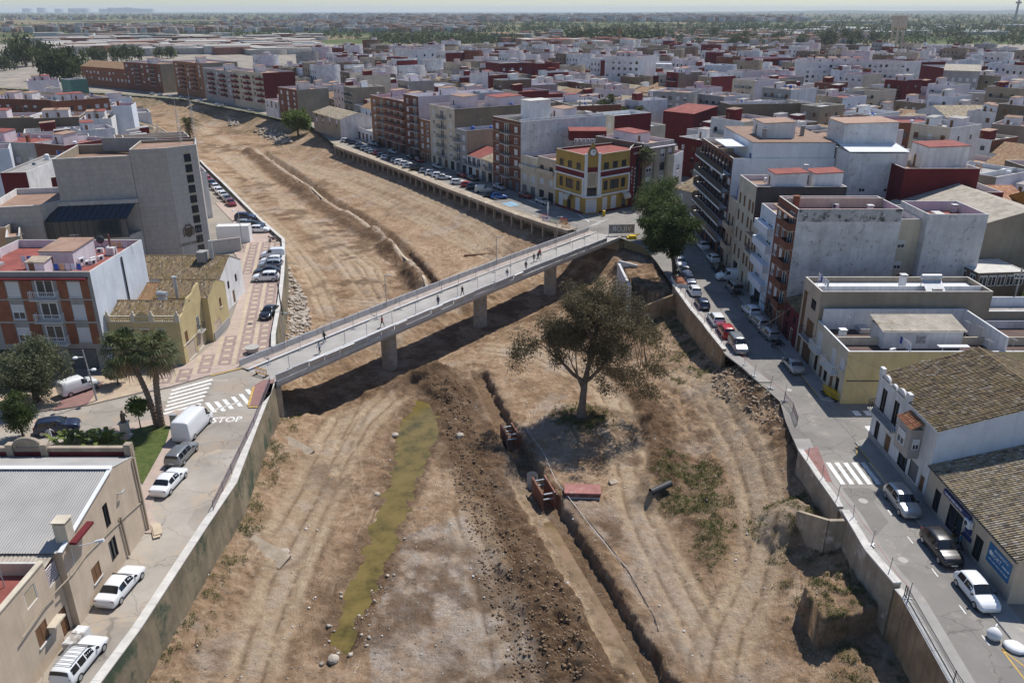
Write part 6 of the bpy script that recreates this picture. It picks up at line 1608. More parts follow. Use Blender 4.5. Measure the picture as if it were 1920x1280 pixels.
roofb(937,119,1000,117,15,18,AB,'white block striped with dark red panels in the middle of town','red_waterproof','red_waterproof',3,4,('shut',))
roofb(896,115,936,113,14,15,AB,'tan brick block with dark windows in the middle of town','plaster_tan',None,3,4)
roofb(1135,105,1200,107,20,22,AB,'tall white apartment slab with rows of small windows and a crowded roof','plaster_white',None,5,6,hut_=3)
roofb(1196,119,1318,122,13,24,'hall','long blank white hall wall beside the tall white slab','plaster_white',floor='pale_floor')
roofb(773,93,818,91,20,16,AB,'tall white block standing above the far roofs','plaster_white',None,4,3,hut_=1)
roofb(665,104,692,104,13,14,TH,'red-walled house with a white terrace wall at the back of town','red_waterproof','plaster_white')
roofb(720,107,747,107,13,14,TH,'maroon house beside white terraces at the back of town','red_waterproof','plaster_white')
roofb(1225,171,1292,174,14,17,AB,'grey apartment block with paired windows behind the avenue','plaster_grey',None,4,5)
roofb(1244,208,1302,214,10,14,TH,'deep red walled house with a red roof beside the avenue','red_waterproof',hut_=0,roof='shed',rh=1.5,rmat='red_floor')
roofb(1370,196,1524,193,13.5,9,'hall','long brown half-demolished brick hall with open bays','plaster_brown',None,1,6,('void',),gz=6,floor='grey_floor')
roofb(1397,111,1492,109,15,18,AB,'wide block with alternating dark red and white end walls','red_waterproof','brick_orange',3,3,('shut',))
roofb(1512,116,1700,115,17,14,AB,'long white apartment slab with many small shuttered windows','plaster_white',None,5,18,hut_=4)
roofb(1697,115,1728,117,20,16,AB,'white end block joined to a dark red wing','plaster_white','red_waterproof',4,2)
roofb(1728,122,1772,128,19,12,AB,'dark red blank-walled wing beside the white end block','red_waterproof')
roofb(1770,132,1838,134,19,18,AB,'pale grey block wrapped in scaffold netting','plaster_grey',None,4,5,('shut',),roof='gx',rh=2,rmat='fibre_cement')
roofb(1842,152,1902,159,12,14,TH,'tan gabled house near the scaffolded block','plaster_tan',None,2,3,roof='gx',rh=2.2,rmat='tile_terracotta')
roofb(1675,230,1777,230,14.5,14,AB,'brick block with a stepped parapet and recessed terrace behind the red wall','brick_red','plaster_white',3,6,('french','half','win'),floor='red_floor')
roofb(1776,222,1960,222,9,22,'warehouse','long stained warehouse with a mossy tan roof','plaster_worn',roof='gx',rh=3.0,rmat='tile_pale')
roofb(1460,147,1508,143,13,13,AB,'grey block with balconies and a red terrace in the middle of town','plaster_grey','plaster_pink_white',3,3)
roofb(1490,177,1556,172,11,14,TH,'white house with a bright blank wall behind the demolished hall','plaster_white','plaster_white',2,0,rb=2)
roofb(1680,163,1730,160,12,13,TH,'white stepped house with small dark windows below the long slab','plaster_white',None,3,3,hut_=1)
roofb(1775,172,1910,178,12,14,AB,'wide grey and white block with orange shutter panels','plaster_grey','plaster_white',3,10,('shut_tan','half'))
roofb(1860,232,1960,240,12,12,TH,'tan house with pink terrace walls beside the long warehouse','plaster_tan',floor='terracotta_floor',hut_=1)
roofb(1885,300,1960,325,12,12,TH,'brown-walled house with a pink inner terrace right of the orange tiled roof','plaster_brown','plaster_pink_white',floor='terracotta_floor')
# apartment blocks on the outer bank of the bend
def banked(x0,y0,x1,y1,yt,d,label,fm,sm,nf,bays,bal=(),kinds=('dark','half','shut'),rail=None,**kw):
 a,b = at(x0,y0),at(x1,y1); w = (b - a).length; h = hgt(a,yt)
 f = [(R.choice(kinds) if q not in bal else 'french',w * (q + 0.5) / bays,3.4 + k * (h - 4.4) / nf + 0.4,min(1.8,w / bays * 0.55),1.6) for k in range(nf) for q in range(bays)]
 kw.setdefault('floor','terracotta_floor')
 th = bld(AB,label,a,math.atan2((b - a).y,(b - a).x),w,d,h,fm,sm,f=f,fine=None,cheap=True,r=grid(kinds,[d * 0.3,d * 0.7],[4,7,10],1.2,1.4) if nf > 3 and kw.pop('rw',False) else (),**kw)
 if bal:
  for k in range(nf):
   for q in bal: balcony(th,(w * (q + 0.5) / bays,0,3.4 + k * (h - 4.4) / nf + 0.2),0,w / bays * 0.9,1.0,'solid' if rail else 'bars',1.0,'concrete_pale',rail)
 if kw.get('roof','flat') == 'flat': hut(th,w * 0.3,d * 0.4,5,4,h - 0.9,2.8)
 return th
banked(158,160,243,168,124,14,'long orange-brick terrace of houses with tiled roofs at the river bend','brick_red',None,2,12,roof='gx',rh=3,rmat='tile_terracotta')
banked(240,168,308,175,116,20,'brown apartment block with dark windows and a tan end wall at the river bend','brick_brown','plaster_tan',5,7,bal=[2,5])
banked(333,177,386,185,114,20,'banded brick apartment block with tan side at the river bend','brick_orange','plaster_tan',6,5,bal=[1,3],rail='brick_brown')
banked(388,187,441,199,127,16,'grey apartment block banded in dark red on the upstream bank','plaster_grey','plaster_grey',5,5,bal=[1,3],rail='red_waterproof')
banked(442,199,500,209,131,16,'cream apartment block with red-edged balconies and a maroon end wall','plaster_cream','red_waterproof',5,5,bal=[0,2,4],rail='red_waterproof')
banked(527,222,562,230,163,14,'brown brick tower house with a tan side wall above the ravine','brick_brown','plaster_tan',4,3)
banked(500,216,524,222,186,10,'white low annex with dark windows beside the brown tower house','plaster_white',None,2,3)
banked(590,245,640,262,210,13,'old two-tone house with white ground floor beside the ravine tree','plaster_tan','plaster_white',2,4,roof='gx',rh=1.8,rmat='tile_pale')
# roofs behind the town hall on the left bank
roofb(0,324,49,323,12.5,20,TH,'dark red blank wall with a grey flat roof beside the town hall','red_waterproof','plaster_white',floor='grey_floor',inner='plaster_grey',par=0.4)
roofb(49,339,120,330,9.5,14,TH,'maroon wall with a pale terrace room behind the stone town hall','red_waterproof','plaster_white',floor='terracotta_floor',hut_=1)
roofb(-60,264,64,268,13,13,TH,'grey-fronted terrace house with pink parapets and a red stair hut','plaster_grey','red_waterproof',2,5,('shut','half'),floor='red_floor',hut_=1)
roofb(64,268,122,273,13,13,TH,'brick terrace house with a maroon side wall behind the town hall','brick_brown','red_waterproof',2,3,floor='red_floor',hut_=1)
roofb(123,270,168,268,12,12,TH,'maroon block with a slate lean-to behind the town hall roof','red_waterproof','plaster_white')
roofb(-40,222,62,220,13,13,TH,'long terrace with white chimneys and orange floor on the left bank','plaster_brown',None,0,0,floor='terracotta_floor',hut_=1)
roofb(62,222,148,219,13,13,TH,'orange-floored terrace with a bathtub shaped tank on the left bank','plaster_brown',None,0,0,floor='terracotta_floor',hut_=2)
roofb(148,224,208,222,12.5,13,TH,'white terraces with small stair rooms beside the ravine bend','plaster_white',None,1,3,hut_=2)
roofb(209,199,246,198,15,9,TH,'tall blank white stair tower above the left bank roofs','plaster_blue_white',hut_=0)
roofb(-30,184,105,188,13,16,AB,'long block with dark green awning bands and tiled eaves on the left bank','brick_brown','plaster_white',3,8,('shop','half'),floor='terracotta_floor',hut_=2)
roofb(105,190,204,183,13,16,AB,'brick block with dark green eaves facing the river bend','brick_red','brick_red',3,6,('shut','dark'),floor='terracotta_floor',hut_=2)
roofb(130,150,163,148,17,8,'lift_tower','dark green metal tower among the left bank roofs','blue_green_tile',None,0,0,floor='grey_floor')
roofb(50,152,110,150,13,13,TH,'pink and white stair rooms on a maroon terrace','plaster_pink_white',None,1,4,hut_=2,floor='red_floor')
roofb(-90,430,10,426,9.5,12,TH,'salmon-walled house with a yellow-brown lower wing beside the brick block','plaster_salmon','plaster_tan')
roofb(10,445,37,442,9,8,TH,'narrow tan house with one small dark window between salmon and stone walls','plaster_tan',None,2,1)
roofb(150,245,215,240,11,10,TH,'white low rooms with glazed doors behind the stained stair tower','plaster_white',None,1,3,hut_=1)

# ------------------------------------------------------------------ the town behind: the rest of the blocks
def free(p,r):
 for poly,c,rr in FOOT:
  if (c - p).length < rr + r:
   q = [p + Vector((math.cos(a) * r * 0.8,math.sin(a) * r * 0.8,0)) for a in np.linspace(0,2 * math.pi,9)[:-1]] + [p]
   if inpoly(np.array([v.x for v in q]),np.array([v.y for v in q]),poly).any(): return False
 return True
ROADS = [([(26,182),(37.8,168),(75,300),(60,304)])]
def off_road(p):
 if -9 < p.x - lerp(32,68,(p.y - 175) / 125) < 9 and 165 < p.y < 300: return False
 if p.x < 60 and p.x > 20 and p.y < 170: return False
 return True
lots = []
EX,EY = Vector((0.526,-0.851,0)).normalized(),Vector((0.851,0.526,0)).normalized()
for row in range(0,75):
 base = 16.0 + (row // 2) * 34.0 + (row % 2) * 14.5
 s_ = -760.0
 while s_ < 700:
  w = R.uniform(7,13.5)
  if R.random() < 0.05: s_ += R.uniform(6,9)
  c = RA + EY * (base + 7) + EX * (s_ + w / 2)
  lots.append((c,w,R.uniform(12.0,14.3),math.atan2(EX.y,EX.x),RA + EY * base + EX * s_))
  s_ += w + 0.02
E2 = Vector((0.47,-0.88,0)).normalized(); F2 = Vector((0.88,0.47,0)).normalized()
for row in range(1,12):
 base = -6.0 - row * 17 - (row // 2) * 5
 s_ = -330.0
 while s_ < 60:
  w = R.uniform(8,13)
  lots.append((Vector((-60,180,0)) + F2 * (base + 7) + E2 * (s_ + w / 2),w,R.uniform(13,16),math.atan2(E2.y,E2.x),Vector((-60,180,0)) + F2 * base + E2 * s_))
  s_ += w + 0.02
use = []
for c,w,d,rz,o_ in lots:
 if c.y < 60 or c.y > 900: continue
 x,y = pxy((c.x,c.y,8))
 if not (-60 < x < 1980 and 40 < y < 700): continue
 dl,_ = pdist(np.array([c.x]),np.array([c.y]),LB,True); dr,_ = pdist(np.array([c.x]),np.array([c.y]),RB,True)
 if dl[0] > -9 and dr[0] < 12: continue
 if dl[0] > 0 and dr[0] < 26 and c.y < 300: continue
 if c.x < -40 and dr[0] > 0 and dl[0] > 0 and c.y > 430 and c.x < -150: continue
 lim = np.interp(x,[0,300,330,600,1000,1400,1900],[330,420,620,760,830,800,740])
 if c.y > lim or not off_road(c): continue
 if c.x < 40 and dl[0] < 0 and c.y < 160: continue
 if not free(c,min(w,d) * 0.62): continue
 if 37 < c.x < 62 and c.y < 165: continue
 use.append((c.length,c,w,d,rz,o_))
use.sort(key=lambda q: q[0])
WALLS = [('plaster_white',30,'white'),('plaster_pink_white',9,'pinkish white'),('plaster_cream',11,'cream'),('plaster_tan',11,'tan'),('plaster_grey',9,'grey'),('plaster_brown',10,'brown'),('red_waterproof',8,'dark red'),('brick_brown',6,'brick'),('plaster_blue_white',6,'bluish white')]
def pick():
 t = R.uniform(0,sum(q[1] for q in WALLS))
 for m,k,n in WALLS:
  t -= k
  if t <= 0: return m,n
 return WALLS[0][0],WALLS[0][2]
NUM = {1: 'one-storey',2: 'two-storey',3: 'three-storey',4: 'four-storey',5: 'five-storey'}
FARV,FARF,FARC = [],[],[]
def far_box(c,rz,x0,x1,y0,y1,z0,z1,col,top):
 ca,sa = math.cos(rz),math.sin(rz); i = len(FARV)
 for z in (z0,z1):
  for x,y in ((x0,y0),(x1,y0),(x1,y1),(x0,y1)): FARV.append((c[0] + x * ca - y * sa,c[1] + x * sa + y * ca,z)); FARC.append(col)
 FARF.extend([(i,i + 1,i + 5,i + 4),(i + 1,i + 2,i + 6,i + 5),(i + 2,i + 3,i + 7,i + 6),(i + 3,i,i + 4,i + 7)])
 j = len(FARV)
 for x,y in ((x0,y0),(x1,y0),(x1,y1),(x0,y1)): FARV.append((c[0] + x * ca - y * sa,c[1] + x * sa + y * ca,z1)); FARC.append(top)
 FARF.append((j,j + 1,j + 2,j + 3))
COLS = {'plaster_white': (0.7,0.7,0.7),'plaster_pink_white': (0.64,0.58,0.6),'plaster_cream': (0.55,0.48,0.37),'plaster_tan': (0.34,0.28,0.21),'plaster_grey': (0.34,0.33,0.32),'plaster_brown': (0.22,0.17,0.125),'red_waterproof': (0.15,0.025,0.028),'brick_brown': (0.2,0.08,0.05),'plaster_blue_white': (0.6,0.64,0.7)}
TOPS = [(0.42,0.22,0.14),(0.4,0.38,0.36),(0.3,0.08,0.06),(0.6,0.58,0.56),(0.46,0.3,0.2)]
for k,(dist,c,w,d,rz,o_) in enumerate(use):
 m,nm = pick(); sm,snm = (m,nm) if R.random() < 0.5 else pick()
 t = R.random(); nf = R.choice([2,2,2,3,3,4]) if t > 0.16 else R.choice([4,5])
 if R.random() < 0.3: nf = min(nf,2)
 h = nf * 3.05 + R.uniform(0.6,1.4)
 gable = nf <= 2 and R.random() < 0.42
 if k < 285:
  bays = max(2,int(w / 3.2)); zs = [0.9 + q * 3.05 for q in range(nf)]
  near = dist < 430
  f = grid(['dark','half','shut','win','brown'],[w * (q + 0.5) / bays for q in range(bays)],zs[(0 if near else 1):],min(1.2,w / bays * 0.5),1.35)
  r = grid(['dark','half'],[d * 0.3,d * 0.7],zs[max(1,nf - 2):],0.9,1.1) if R.random() < 0.25 else []
  b = grid(['dark','half'],[w * 0.3,w * 0.7],zs[1:],1.0,1.2) if near and R.random() < 0.3 else []
  if gable:
   rm_ = R.choice(['tile_terracotta','tile_pale','tile_old','tile_terracotta'])
   rn = {'tile_terracotta': 'reddish brown','tile_pale': 'pale sandy','tile_old': 'dark mossy'}[rm_]
   lab = '%s %s house with a %s tiled gable roof' % (NUM[nf],nm,rn) + ('' if snm == nm else ' and %s side wall' % snm)
   th = bld(TH,lab,o_,rz,w,d,h - 0.7,m,sm,f=f,r=r,roof=R.choice(['gx','gx','shed']),rh=R.uniform(1.6,2.5),cheap=True,rmat=rm_,group=lab + 's',fine=None)
   if R.random() < 0.4: chimney(th,w * 0.3,d * 0.3,h - 0.3,1.6)
  else:
   fl_ = R.choice(['terracotta_floor','terracotta_floor','grey_floor','red_floor','grey_floor','pale_floor'])
   fn_ = {'terracotta_floor': 'terracotta','red_floor': 'red','grey_floor': 'grey','pale_floor': 'pale'}[fl_]
   nh = R.choice([0,1,1,2])
   lab = '%s %s flat-roofed house with a %s terrace' % (NUM[nf],nm,fn_) + ('' if snm == nm else ', %s side wall' % snm) + ('',' and stair room',' and rooftop rooms')[nh]
   if len(lab.replace('-',' ').split()) > 16: lab = lab.replace(' and rooftop rooms','').replace(' and stair room','')
   th = bld(TH if nf < 4 else AB,lab,o_,rz,w,d,h,m,sm,f=f,r=r,b=b,floor=fl_,inner=R.choice(['plaster_white','plaster_pink_white','plaster_pink_white','plaster_cream']),par=R.uniform(0.7,1.3),group=lab + 's',fine=None)
   for q in range(nh): hut(th,w * (0.1 + 0.45 * q),d * R.uniform(0.15,0.5),R.uniform(2.2,3.6),R.uniform(2.4,4),h - 0.9,R.uniform(2.2,2.8),R.choice(['plaster_white','plaster_white','plaster_pink_white','red_waterproof']),R.choice(['terracotta_floor','grey_floor','grey_floor']))
   if near and nf >= 3 and R.random() < 0.6:
    for z in zs[1:]: balcony(th,(w / 2,0,z - 0.3),0,w * 0.7,0.8,'bars')
 else:
  far_box(o_,rz,0,w,0,d,0,h,COLS[m],R.choice(TOPS) if not gable else (0.3,0.2,0.12))
  if m != sm: far_box(o_,rz,w,w + 0.05,0.02,d - 0.02,0,h - 0.02,COLS[sm],COLS[sm])
  for q in range(R.choice([0,1,2])):
   x0 = R.uniform(0.3,w - 4); y0 = R.uniform(1,d - 5); far_box(o_,rz,x0,x0 + R.uniform(2,4),y0,y0 + R.uniform(2,4),h,h + R.uniform(1.5,3),R.choice([(0.72,0.72,0.72),(0.6,0.55,0.56),(0.16,0.03,0.03)]),R.choice(TOPS))
  for q in range(max(2,int(w / 3))):
   for z in range(1,nf): x0 = w * (q + 0.5) / max(2,int(w / 3)); far_box(o_,rz,x0 - 0.5,x0 + 0.5,-0.06,0.02,z * 3.05 + 0.9,z * 3.05 + 2.2,(0.05,0.05,0.055),(0.4,0.4,0.4))
  if not gable:
   for a in ((0,w,0,0.25),(0,w,d - 0.25,d),(0,0.25,0.25,d - 0.25),(w - 0.25,w,0.25,d - 0.25)): far_box(o_,rz,*a,h,h + 0.9,COLS[m],(0.6,0.58,0.55))
def box_stuff(name,label,cat):
 global FARV,FARF,FARC
 o = put(name,npmesh(name,np.array(FARV),np.array(FARF),'far_paint',attr=np.array(FARC)))
 tag(o,label,cat,kind='stuff'); FARV,FARF,FARC = [],[],[]
 return o
box_stuff('distant_town_houses','crowded pale roofs and walls of the far side of town','houses')
# sheds and far towns on the plain
def scatter(n,box,hs,ws,cols,tops,gate=None):
 for _ in range(n):
  px,py = R.uniform(box[0],box[2]),R.uniform(box[1],box[3])
  p = at(px,py)
  if p.y > 20000: continue
  if gate and fbm(np.array([p.x * gate[0]]),np.array([p.y * gate[0]]),2)[0] < gate[1]: continue
  w,d,h = R.uniform(*ws),R.uniform(*ws),R.uniform(*hs)
  far_box((p.x,p.y),R.choice([-1.02,0.3,0.55]),0,w,0,d,0,h,R.choice(cols),R.choice(tops))
WC = [(0.62,0.62,0.62),(0.55,0.5,0.45),(0.4,0.3,0.24),(0.3,0.17,0.12),(0.5,0.48,0.46),(0.34,0.2,0.15)]
scatter(150,(40,70,560,104),(5,8),(18,50),[(0.6,0.58,0.54),(0.45,0.42,0.38),(0.3,0.14,0.1)],[(0.38,0.36,0.33),(0.45,0.43,0.4),(0.32,0.24,0.2)])
box_stuff('industrial_sheds','low grey industrial sheds beyond the left bank roofs','sheds')
scatter(2200,(0,28,900,66),(6,14),(9,22),WC,[(0.4,0.25,0.18),(0.5,0.46,0.42)],(0.0016,0.44)); scatter(1500,(560,28,1500,42),(8,22),(14,40),WC,[(0.4,0.3,0.24),(0.55,0.52,0.5)],(0.0009,0.46))
scatter(260,(1000,62,1640,86),(5,9),(10,16),WC,[(0.36,0.2,0.13),(0.42,0.26,0.18)])
scatter(30,(1350,40,1900,70),(4,7),(40,90),[(0.6,0.6,0.58)],[(0.62,0.62,0.6)]); scatter(60,(900,70,1500,90),(6,10),(14,26),WC,TOPS)
box_stuff('far_villages','hazy villages and white sheds scattered over the plain','houses')
for x,w,h in ((42,10,9),(70,9,11),(103,8,8),(128,9,9),(140,18,9),(153,8,8),(186,24,8),(203,6,11),(212,7,10),(222,8,11),(233,7,12),(241,6,11),(250,8,9),(262,20,8)):
 p = at(x,24.2); sc = 0.55; far_box((p.x,p.y),0,0,w * p.y / FPX,0,200,0,h * p.y / FPX * sc + 20,(0.4,0.4,0.42),(0.4,0.4,0.42))
box_stuff('coast_skyline','faint row of high-rise blocks on the coast at the horizon','skyline')
# hills and the lagoon
V,Fq,xs = [],[],np.linspace(2500,23500,90)
for j,yy in enumerate((13500,15500,18000,21000)):
 for x in xs: V.append((x,yy,max(0.5,(0 if j in (0,3) else (0.55 if j == 1 else 1.0)) * 112 * fbm(np.array([x * 0.0006]),np.array([yy * 0.001]),4)[0] * min(1,(x - 2500) / 7000))))
for j in range(3):
 for i in range(89): a = j * 90 + i; Fq.append((a,a + 1,a + 91,a + 90))
mat('hill',(0.055,0.07,0.035),var=0.4,scale=0.003)
struct(put('hills',npmesh('hills',V,Fq,'hill',smooth=True)))
mat('sea',(0.12,0.16,0.19),rough=0.3,var=0.0)
sheet('lagoon',[Vector((-9500,15500,0)),Vector((3600,15500,0)),Vector((6000,23500,0)),Vector((-14000,23500,0))],0.6,'sea')
# landmarks
p = at(1160,90); s = MB(); h = hgt(p,52); s.tube([(0,0,0),(0,0,h * 0.9),(0,0,h * 0.92),(0,0,h)],[1.9,1.2,1.45,1.35],14)
tag(s.build('factory_chimney','brick_orange',None,Z(p,0)),'slender old brick factory chimney rising beyond the town','chimney')
p = at(1674,116); h = 38.0; k = p.y / FPX
wt = thing('water_tower','pale concrete water tower on tall straight legs beyond the long white slab','water tower',Z(p,0))
s = MB(); s.tube([(0,0,h - 10),(0,0,h - 9),(0,0,h - 0.5),(0,0,h)],[5.0,6.2,6.4,6.6],24); s.build('tank','plaster_cream',wt)
for a in range(6): s = MB(); s.beam((5 * math.cos(a * 1.047),5 * math.sin(a * 1.047),0),(5 * math.cos(a * 1.047),5 * math.sin(a * 1.047),h - 9.5),0.9); s.build('leg','plaster_cream',wt)
for z in (10,20): s = MB(); s.tube([(5 * math.cos(a),5 * math.sin(a),z) for a in np.linspace(0,2 * math.pi,7)],0.35,6); s.build('ring_beam','plaster_cream',wt)
p = Vector((1640,2800,0)); s = MB(); s.tube([(0,0,0),(0,0,62),(0,0,63),(0,0,68),(0,0,69),(0,0,80)],[4.0,3.0,8.5,8.5,3.0,2.0],14)
tag(s.build('telecom_tower','concrete',None,p),'tall grey telecom tower with a round platform above the orchards','tower')
# ------------------------------------------------------------------ vegetation
def leafmat(name,dark,light,scale=0.9):
 m = bpy.data.materials.new(name); m.use_nodes = True
 nt = m.node_tree; b = nt.nodes['Principled BSDF']
 pos = _n(nt,'ShaderNodeNewGeometry').outputs['Position']
 n1 = _n(nt,'ShaderNodeTexNoise',Scale=scale,Detail=5.0,Roughness=0.7); nt.links.new(pos,n1.inputs['Vector'])
 w = _n(nt,'ShaderNodeTexWhiteNoise'); nt.links.new(_n(nt,'ShaderNodeNewGeometry').outputs['Random Per Island'],w.inputs['Vector']) if False else None
 c = _ramp(nt,n1.outputs[0],[(0.32,dark),(0.68,light)])
 g = _n(nt,'ShaderNodeNewGeometry')
 c = _mix(nt,1.0,c,_ramp(nt,g.outputs['Random Per Island'],[(0.0,0.55),(1.0,1.35)]),'MULTIPLY')
 nt.links.new(c,b.inputs['Base Color'])
 b.inputs['Roughness'].default_value = 0.55; b.inputs['Specular IOR Level'].default_value = 0.25
 tr = _n(nt,'ShaderNodeBsdfTranslucent'); nt.links.new(c,tr.inputs['Color']); mx = _n(nt,'ShaderNodeMixShader'); mx.inputs[0].default_value = 0.35; nt.links.new(b.outputs[0],mx.inputs[1]); nt.links.new(tr.outputs[0],mx.inputs[2]); nt.links.new(mx.outputs[0],nt.nodes['Material Output'].inputs['Surface'])
 MATS[name] = m
leafmat('leaf_eucalyptus',(0.085,0.072,0.036),(0.215,0.178,0.098)); leafmat('leaf_pine',(0.035,0.058,0.017),(0.109,0.142,0.043)); leafmat('leaf_willow',(0.072,0.109,0.032),(0.167,0.203,0.072))
leafmat('leaf_olive',(0.087,0.104,0.055),(0.217,0.225,0.128)); leafmat('leaf_palm',(0.051,0.072,0.026),(0.174,0.189,0.080)); leafmat('leaf_dry',(0.232,0.160,0.087),(0.435,0.319,0.189)); leafmat('leaf_broad',(0.072,0.123,0.026),(0.232,0.275,0.072)); leafmat('leaf_far',(0.041,0.061,0.026),(0.109,0.131,0.051),0.25)
leafmat('weed',(0.051,0.080,0.017),(0.174,0.189,0.058)); leafmat('grass_floor',(0.072,0.109,0.026),(0.174,0.203,0.065),2.0)
RS = np.random.RandomState(11)
def leaf_quads(C,rad,per,ln,wd,droop=0.0,flat=1.0):
 """leaf-sized faces spread through clumps with centres C"""
 C = np.asarray(C,float); n = len(C) * per
 ctr = np.repeat(C,per,0)
 dv = RS.normal(size=(n,3)); dv /= np.linalg.norm(dv,axis=1,keepdims=True)
 r = (RS.rand(n,1) ** 0.45) * (np.repeat(np.asarray(rad,float).reshape(-1,1),per,0) if np.ndim(rad) else rad)
 p = ctr + dv * r * np.array([1,1,flat])
 a = RS.normal(size=(n,3)) + dv * 0.6; a[:,2] -= droop; a /= np.linalg.norm(a,axis=1,keepdims=True)
 b = np.cross(a,RS.normal(size=(n,3))); b /= np.linalg.norm(b,axis=1,keepdims=True)
 L_ = ln * (0.6 + 0.8 * RS.rand(n,1)); W_ = wd * (0.6 + 0.8 * RS.rand(n,1))
 V = np.stack([p - b * W_ * 0.35,p + a * L_ * 0.5 - b * W_ * 0.5,p + a * L_,p + a * L_ * 0.5 + b * W_ * 0.5],1).reshape(-1,3)
 return V,np.arange(n * 4).reshape(-1,4)
def branchy(s,p,d,L_,r,depth,tips,spread=0.6,up=0.25,n=6,seg_=4,rnd=R,taper=0.62):
 path = [p]; q = p
 for k in range(seg_):
  d = (d + Vector((rnd.gauss(0,0.13),rnd.gauss(0,0.13),rnd.gauss(0,0.08) + up * 0.12))).normalized(); q = q + d * L_ / seg_; path.append(q)
 s.tube(path,[lerp(r,r * taper,k / seg_) for k in range(seg_ + 1)],n)
 if depth == 0: tips.append(q); return
 for k in range(rnd.choice([2,3,3])):
  a = rnd.uniform(0,6.28); sd = Vector((math.cos(a),math.sin(a),rnd.uniform(-0.1,0.6))) * spread
  branchy(s,path[-1 - (k % 2)],(d + sd).normalized(),L_ * rnd.uniform(0.6,0.85),r * taper * 0.75,depth - 1,tips,spread,up,max(4,n - 1),max(2,seg_ - 1),rnd,taper)
def rsd(seed): return random.Random(seed)
# the big eucalyptus in the ravine
tb_ = at(1090,778,-5.2); ez = bedz(tb_.x,tb_.y)
euc = thing('eucalyptus_tree','big forked eucalyptus with an olive-brown crown growing in the ravine bed','tree',(tb_.x,tb_.y,ez - 0.1))
rr = rsd(5); s = MB(); tips = []
s.tube([(0,0,-0.3),(0,0,0.3),(0.05,0,1.5),(0.15,0,3.4),(0.3,0.05,5.2)],[0.95,0.66,0.48,0.42,0.38],12)
limbs = [((0.25,0,4.6),(-0.55,0.1,0.9),4.2,0.30),((0.3,0.05,5.1),(0.22,0.1,1.0),4.6,0.36),((0.28,0,5.0),(0.75,-0.25,0.7),4.2,0.27),((0.2,0,3.6),(-0.5,-0.35,0.85),3.8,0.2),((0.3,0,5.0),(0.3,0.6,0.9),4.2,0.24)]
for p,d,L_,r in limbs: branchy(s,Vector(p),Vector(d).normalized(),L_,r,3,tips,0.62,0.35,8,4,rr)
s.build('trunk','bark',euc,smooth=True)
C = [tuple(t) for t in tips]
cc = Vector((1.9,0.6,11.6))
for k in range(32):
 v = Vector((rr.gauss(0,1),rr.gauss(0,1),rr.gauss(0,1) + 0.1)).normalized(); q = cc + Vector((v.x * 6.2,v.y * 5.4,v.z * 6.0)) * rr.uniform(0.45,1.0)
 for j in range(rr.choice([4,6,8])): C.append((q.x + rr.gauss(0,1.0),q.y + rr.gauss(0,1.0),q.z + rr.gauss(0,0.7)))
for k in range(9): C.append((rr.uniform(-8.4,-5.6),rr.uniform(-2,2),rr.uniform(7,10.5)))
for k in range(20): C.append((rr.uniform(4.0,9.6),rr.uniform(-3,2),rr.uniform(4.2,9.0)))
C = [c for c in C if c[2] > 4.2]
V,Fq = leaf_quads(C,[rr.uniform(0.8,1.6) for _ in C],190,0.34,0.10,0.9,0.8)
put('crown',npmesh('crown',V,Fq,'leaf_eucalyptus'),euc)
s = MB()
for c in C[::2]:
 a = Vector(min(tips,key=lambda t: (t - Vector(c)).length)); s.tube([a,lerp(a,Vector(c),0.5) + Vector((0,0,-0.3)),Vector(c)],[0.05,0.035,0.015],4)
s.build('twigs','bark',euc)
def tree(name,label,loc,h,crown_r,crown_z,m,bark='bark_dark',per=60,clumps=40,ln=0.5,wd=0.3,flat=0.8,seed=1,tr=0.25,cat='tree',group=None,lean=(0,0),rclump=None,droop=0.2):
 rr = rsd(seed); th = thing(name,label,cat,loc,0,group)
 s = MB(); tips = []
 hz = crown_z - crown_r * flat * 0.55
 s.tube([(0,0,-0.3),(lean[0] * 0.3,lean[1] * 0.3,hz * 0.4),(lean[0],lean[1],hz)],[tr * 1.3,tr,tr * 0.8],8)
 for k in range(4): branchy(s,Vector((lean[0],lean[1],hz - 0.2)),Vector((math.cos(k * 1.57 + seed),math.sin(k * 1.57 + seed),0.9)).normalized(),crown_r * 0.55,tr * 0.5,1,tips,0.6,0.3,5,3,rr)
 s.build('trunk',bark,th,smooth=True)
 C = [tuple(t) for t in tips]
 for k in range(clumps):
  v = Vector((rr.gauss(0,1),rr.gauss(0,1),rr.gauss(0,1))).normalized(); q = rr.uniform(0.55,1.0) if k % 4 else rr.uniform(0.1,0.6)
  C.append((lean[0] * 1.3 + v.x * crown_r * q,lean[1] * 1.3 + v.y * crown_r * q,crown_z + v.z * crown_r * flat * q))
 V,Fq = leaf_quads(C,[rr.uniform(0.75,1.25) * (rclump or crown_r * 0.3) for _ in C],per,ln,wd,droop)
 put('crown',npmesh('crown',V,Fq,m),th)
 return th
p = at(1266,514); tree('pine_tree','dark green pine leaning over the kerb by the bridge end',Z(p,0),14,5.5,7.6,'leaf_pine',per=220,clumps=100,ln=0.34,wd=0.2,flat=0.75,seed=3,tr=0.35,lean=(-1.3,0.6),rclump=1.0)
p = at(1236,452); tree('pepper_tree','light green drooping pepper tree behind the dark pine',Z(p,0),12,5.2,7.6,'leaf_willow',per=220,clumps=75,ln=0.5,wd=0.12,flat=0.9,seed=4,tr=0.3,rclump=1.2,droop=1.4)
p = at(70,754); tree('olive_tree','broad grey-green olive tree shading the verge beside the brick block',Z(p,0.1),8,4.1,4.4,'leaf_olive',per=230,clumps=70,ln=0.30,wd=0.13,flat=0.8,seed=6,tr=0.35,rclump=0.95)
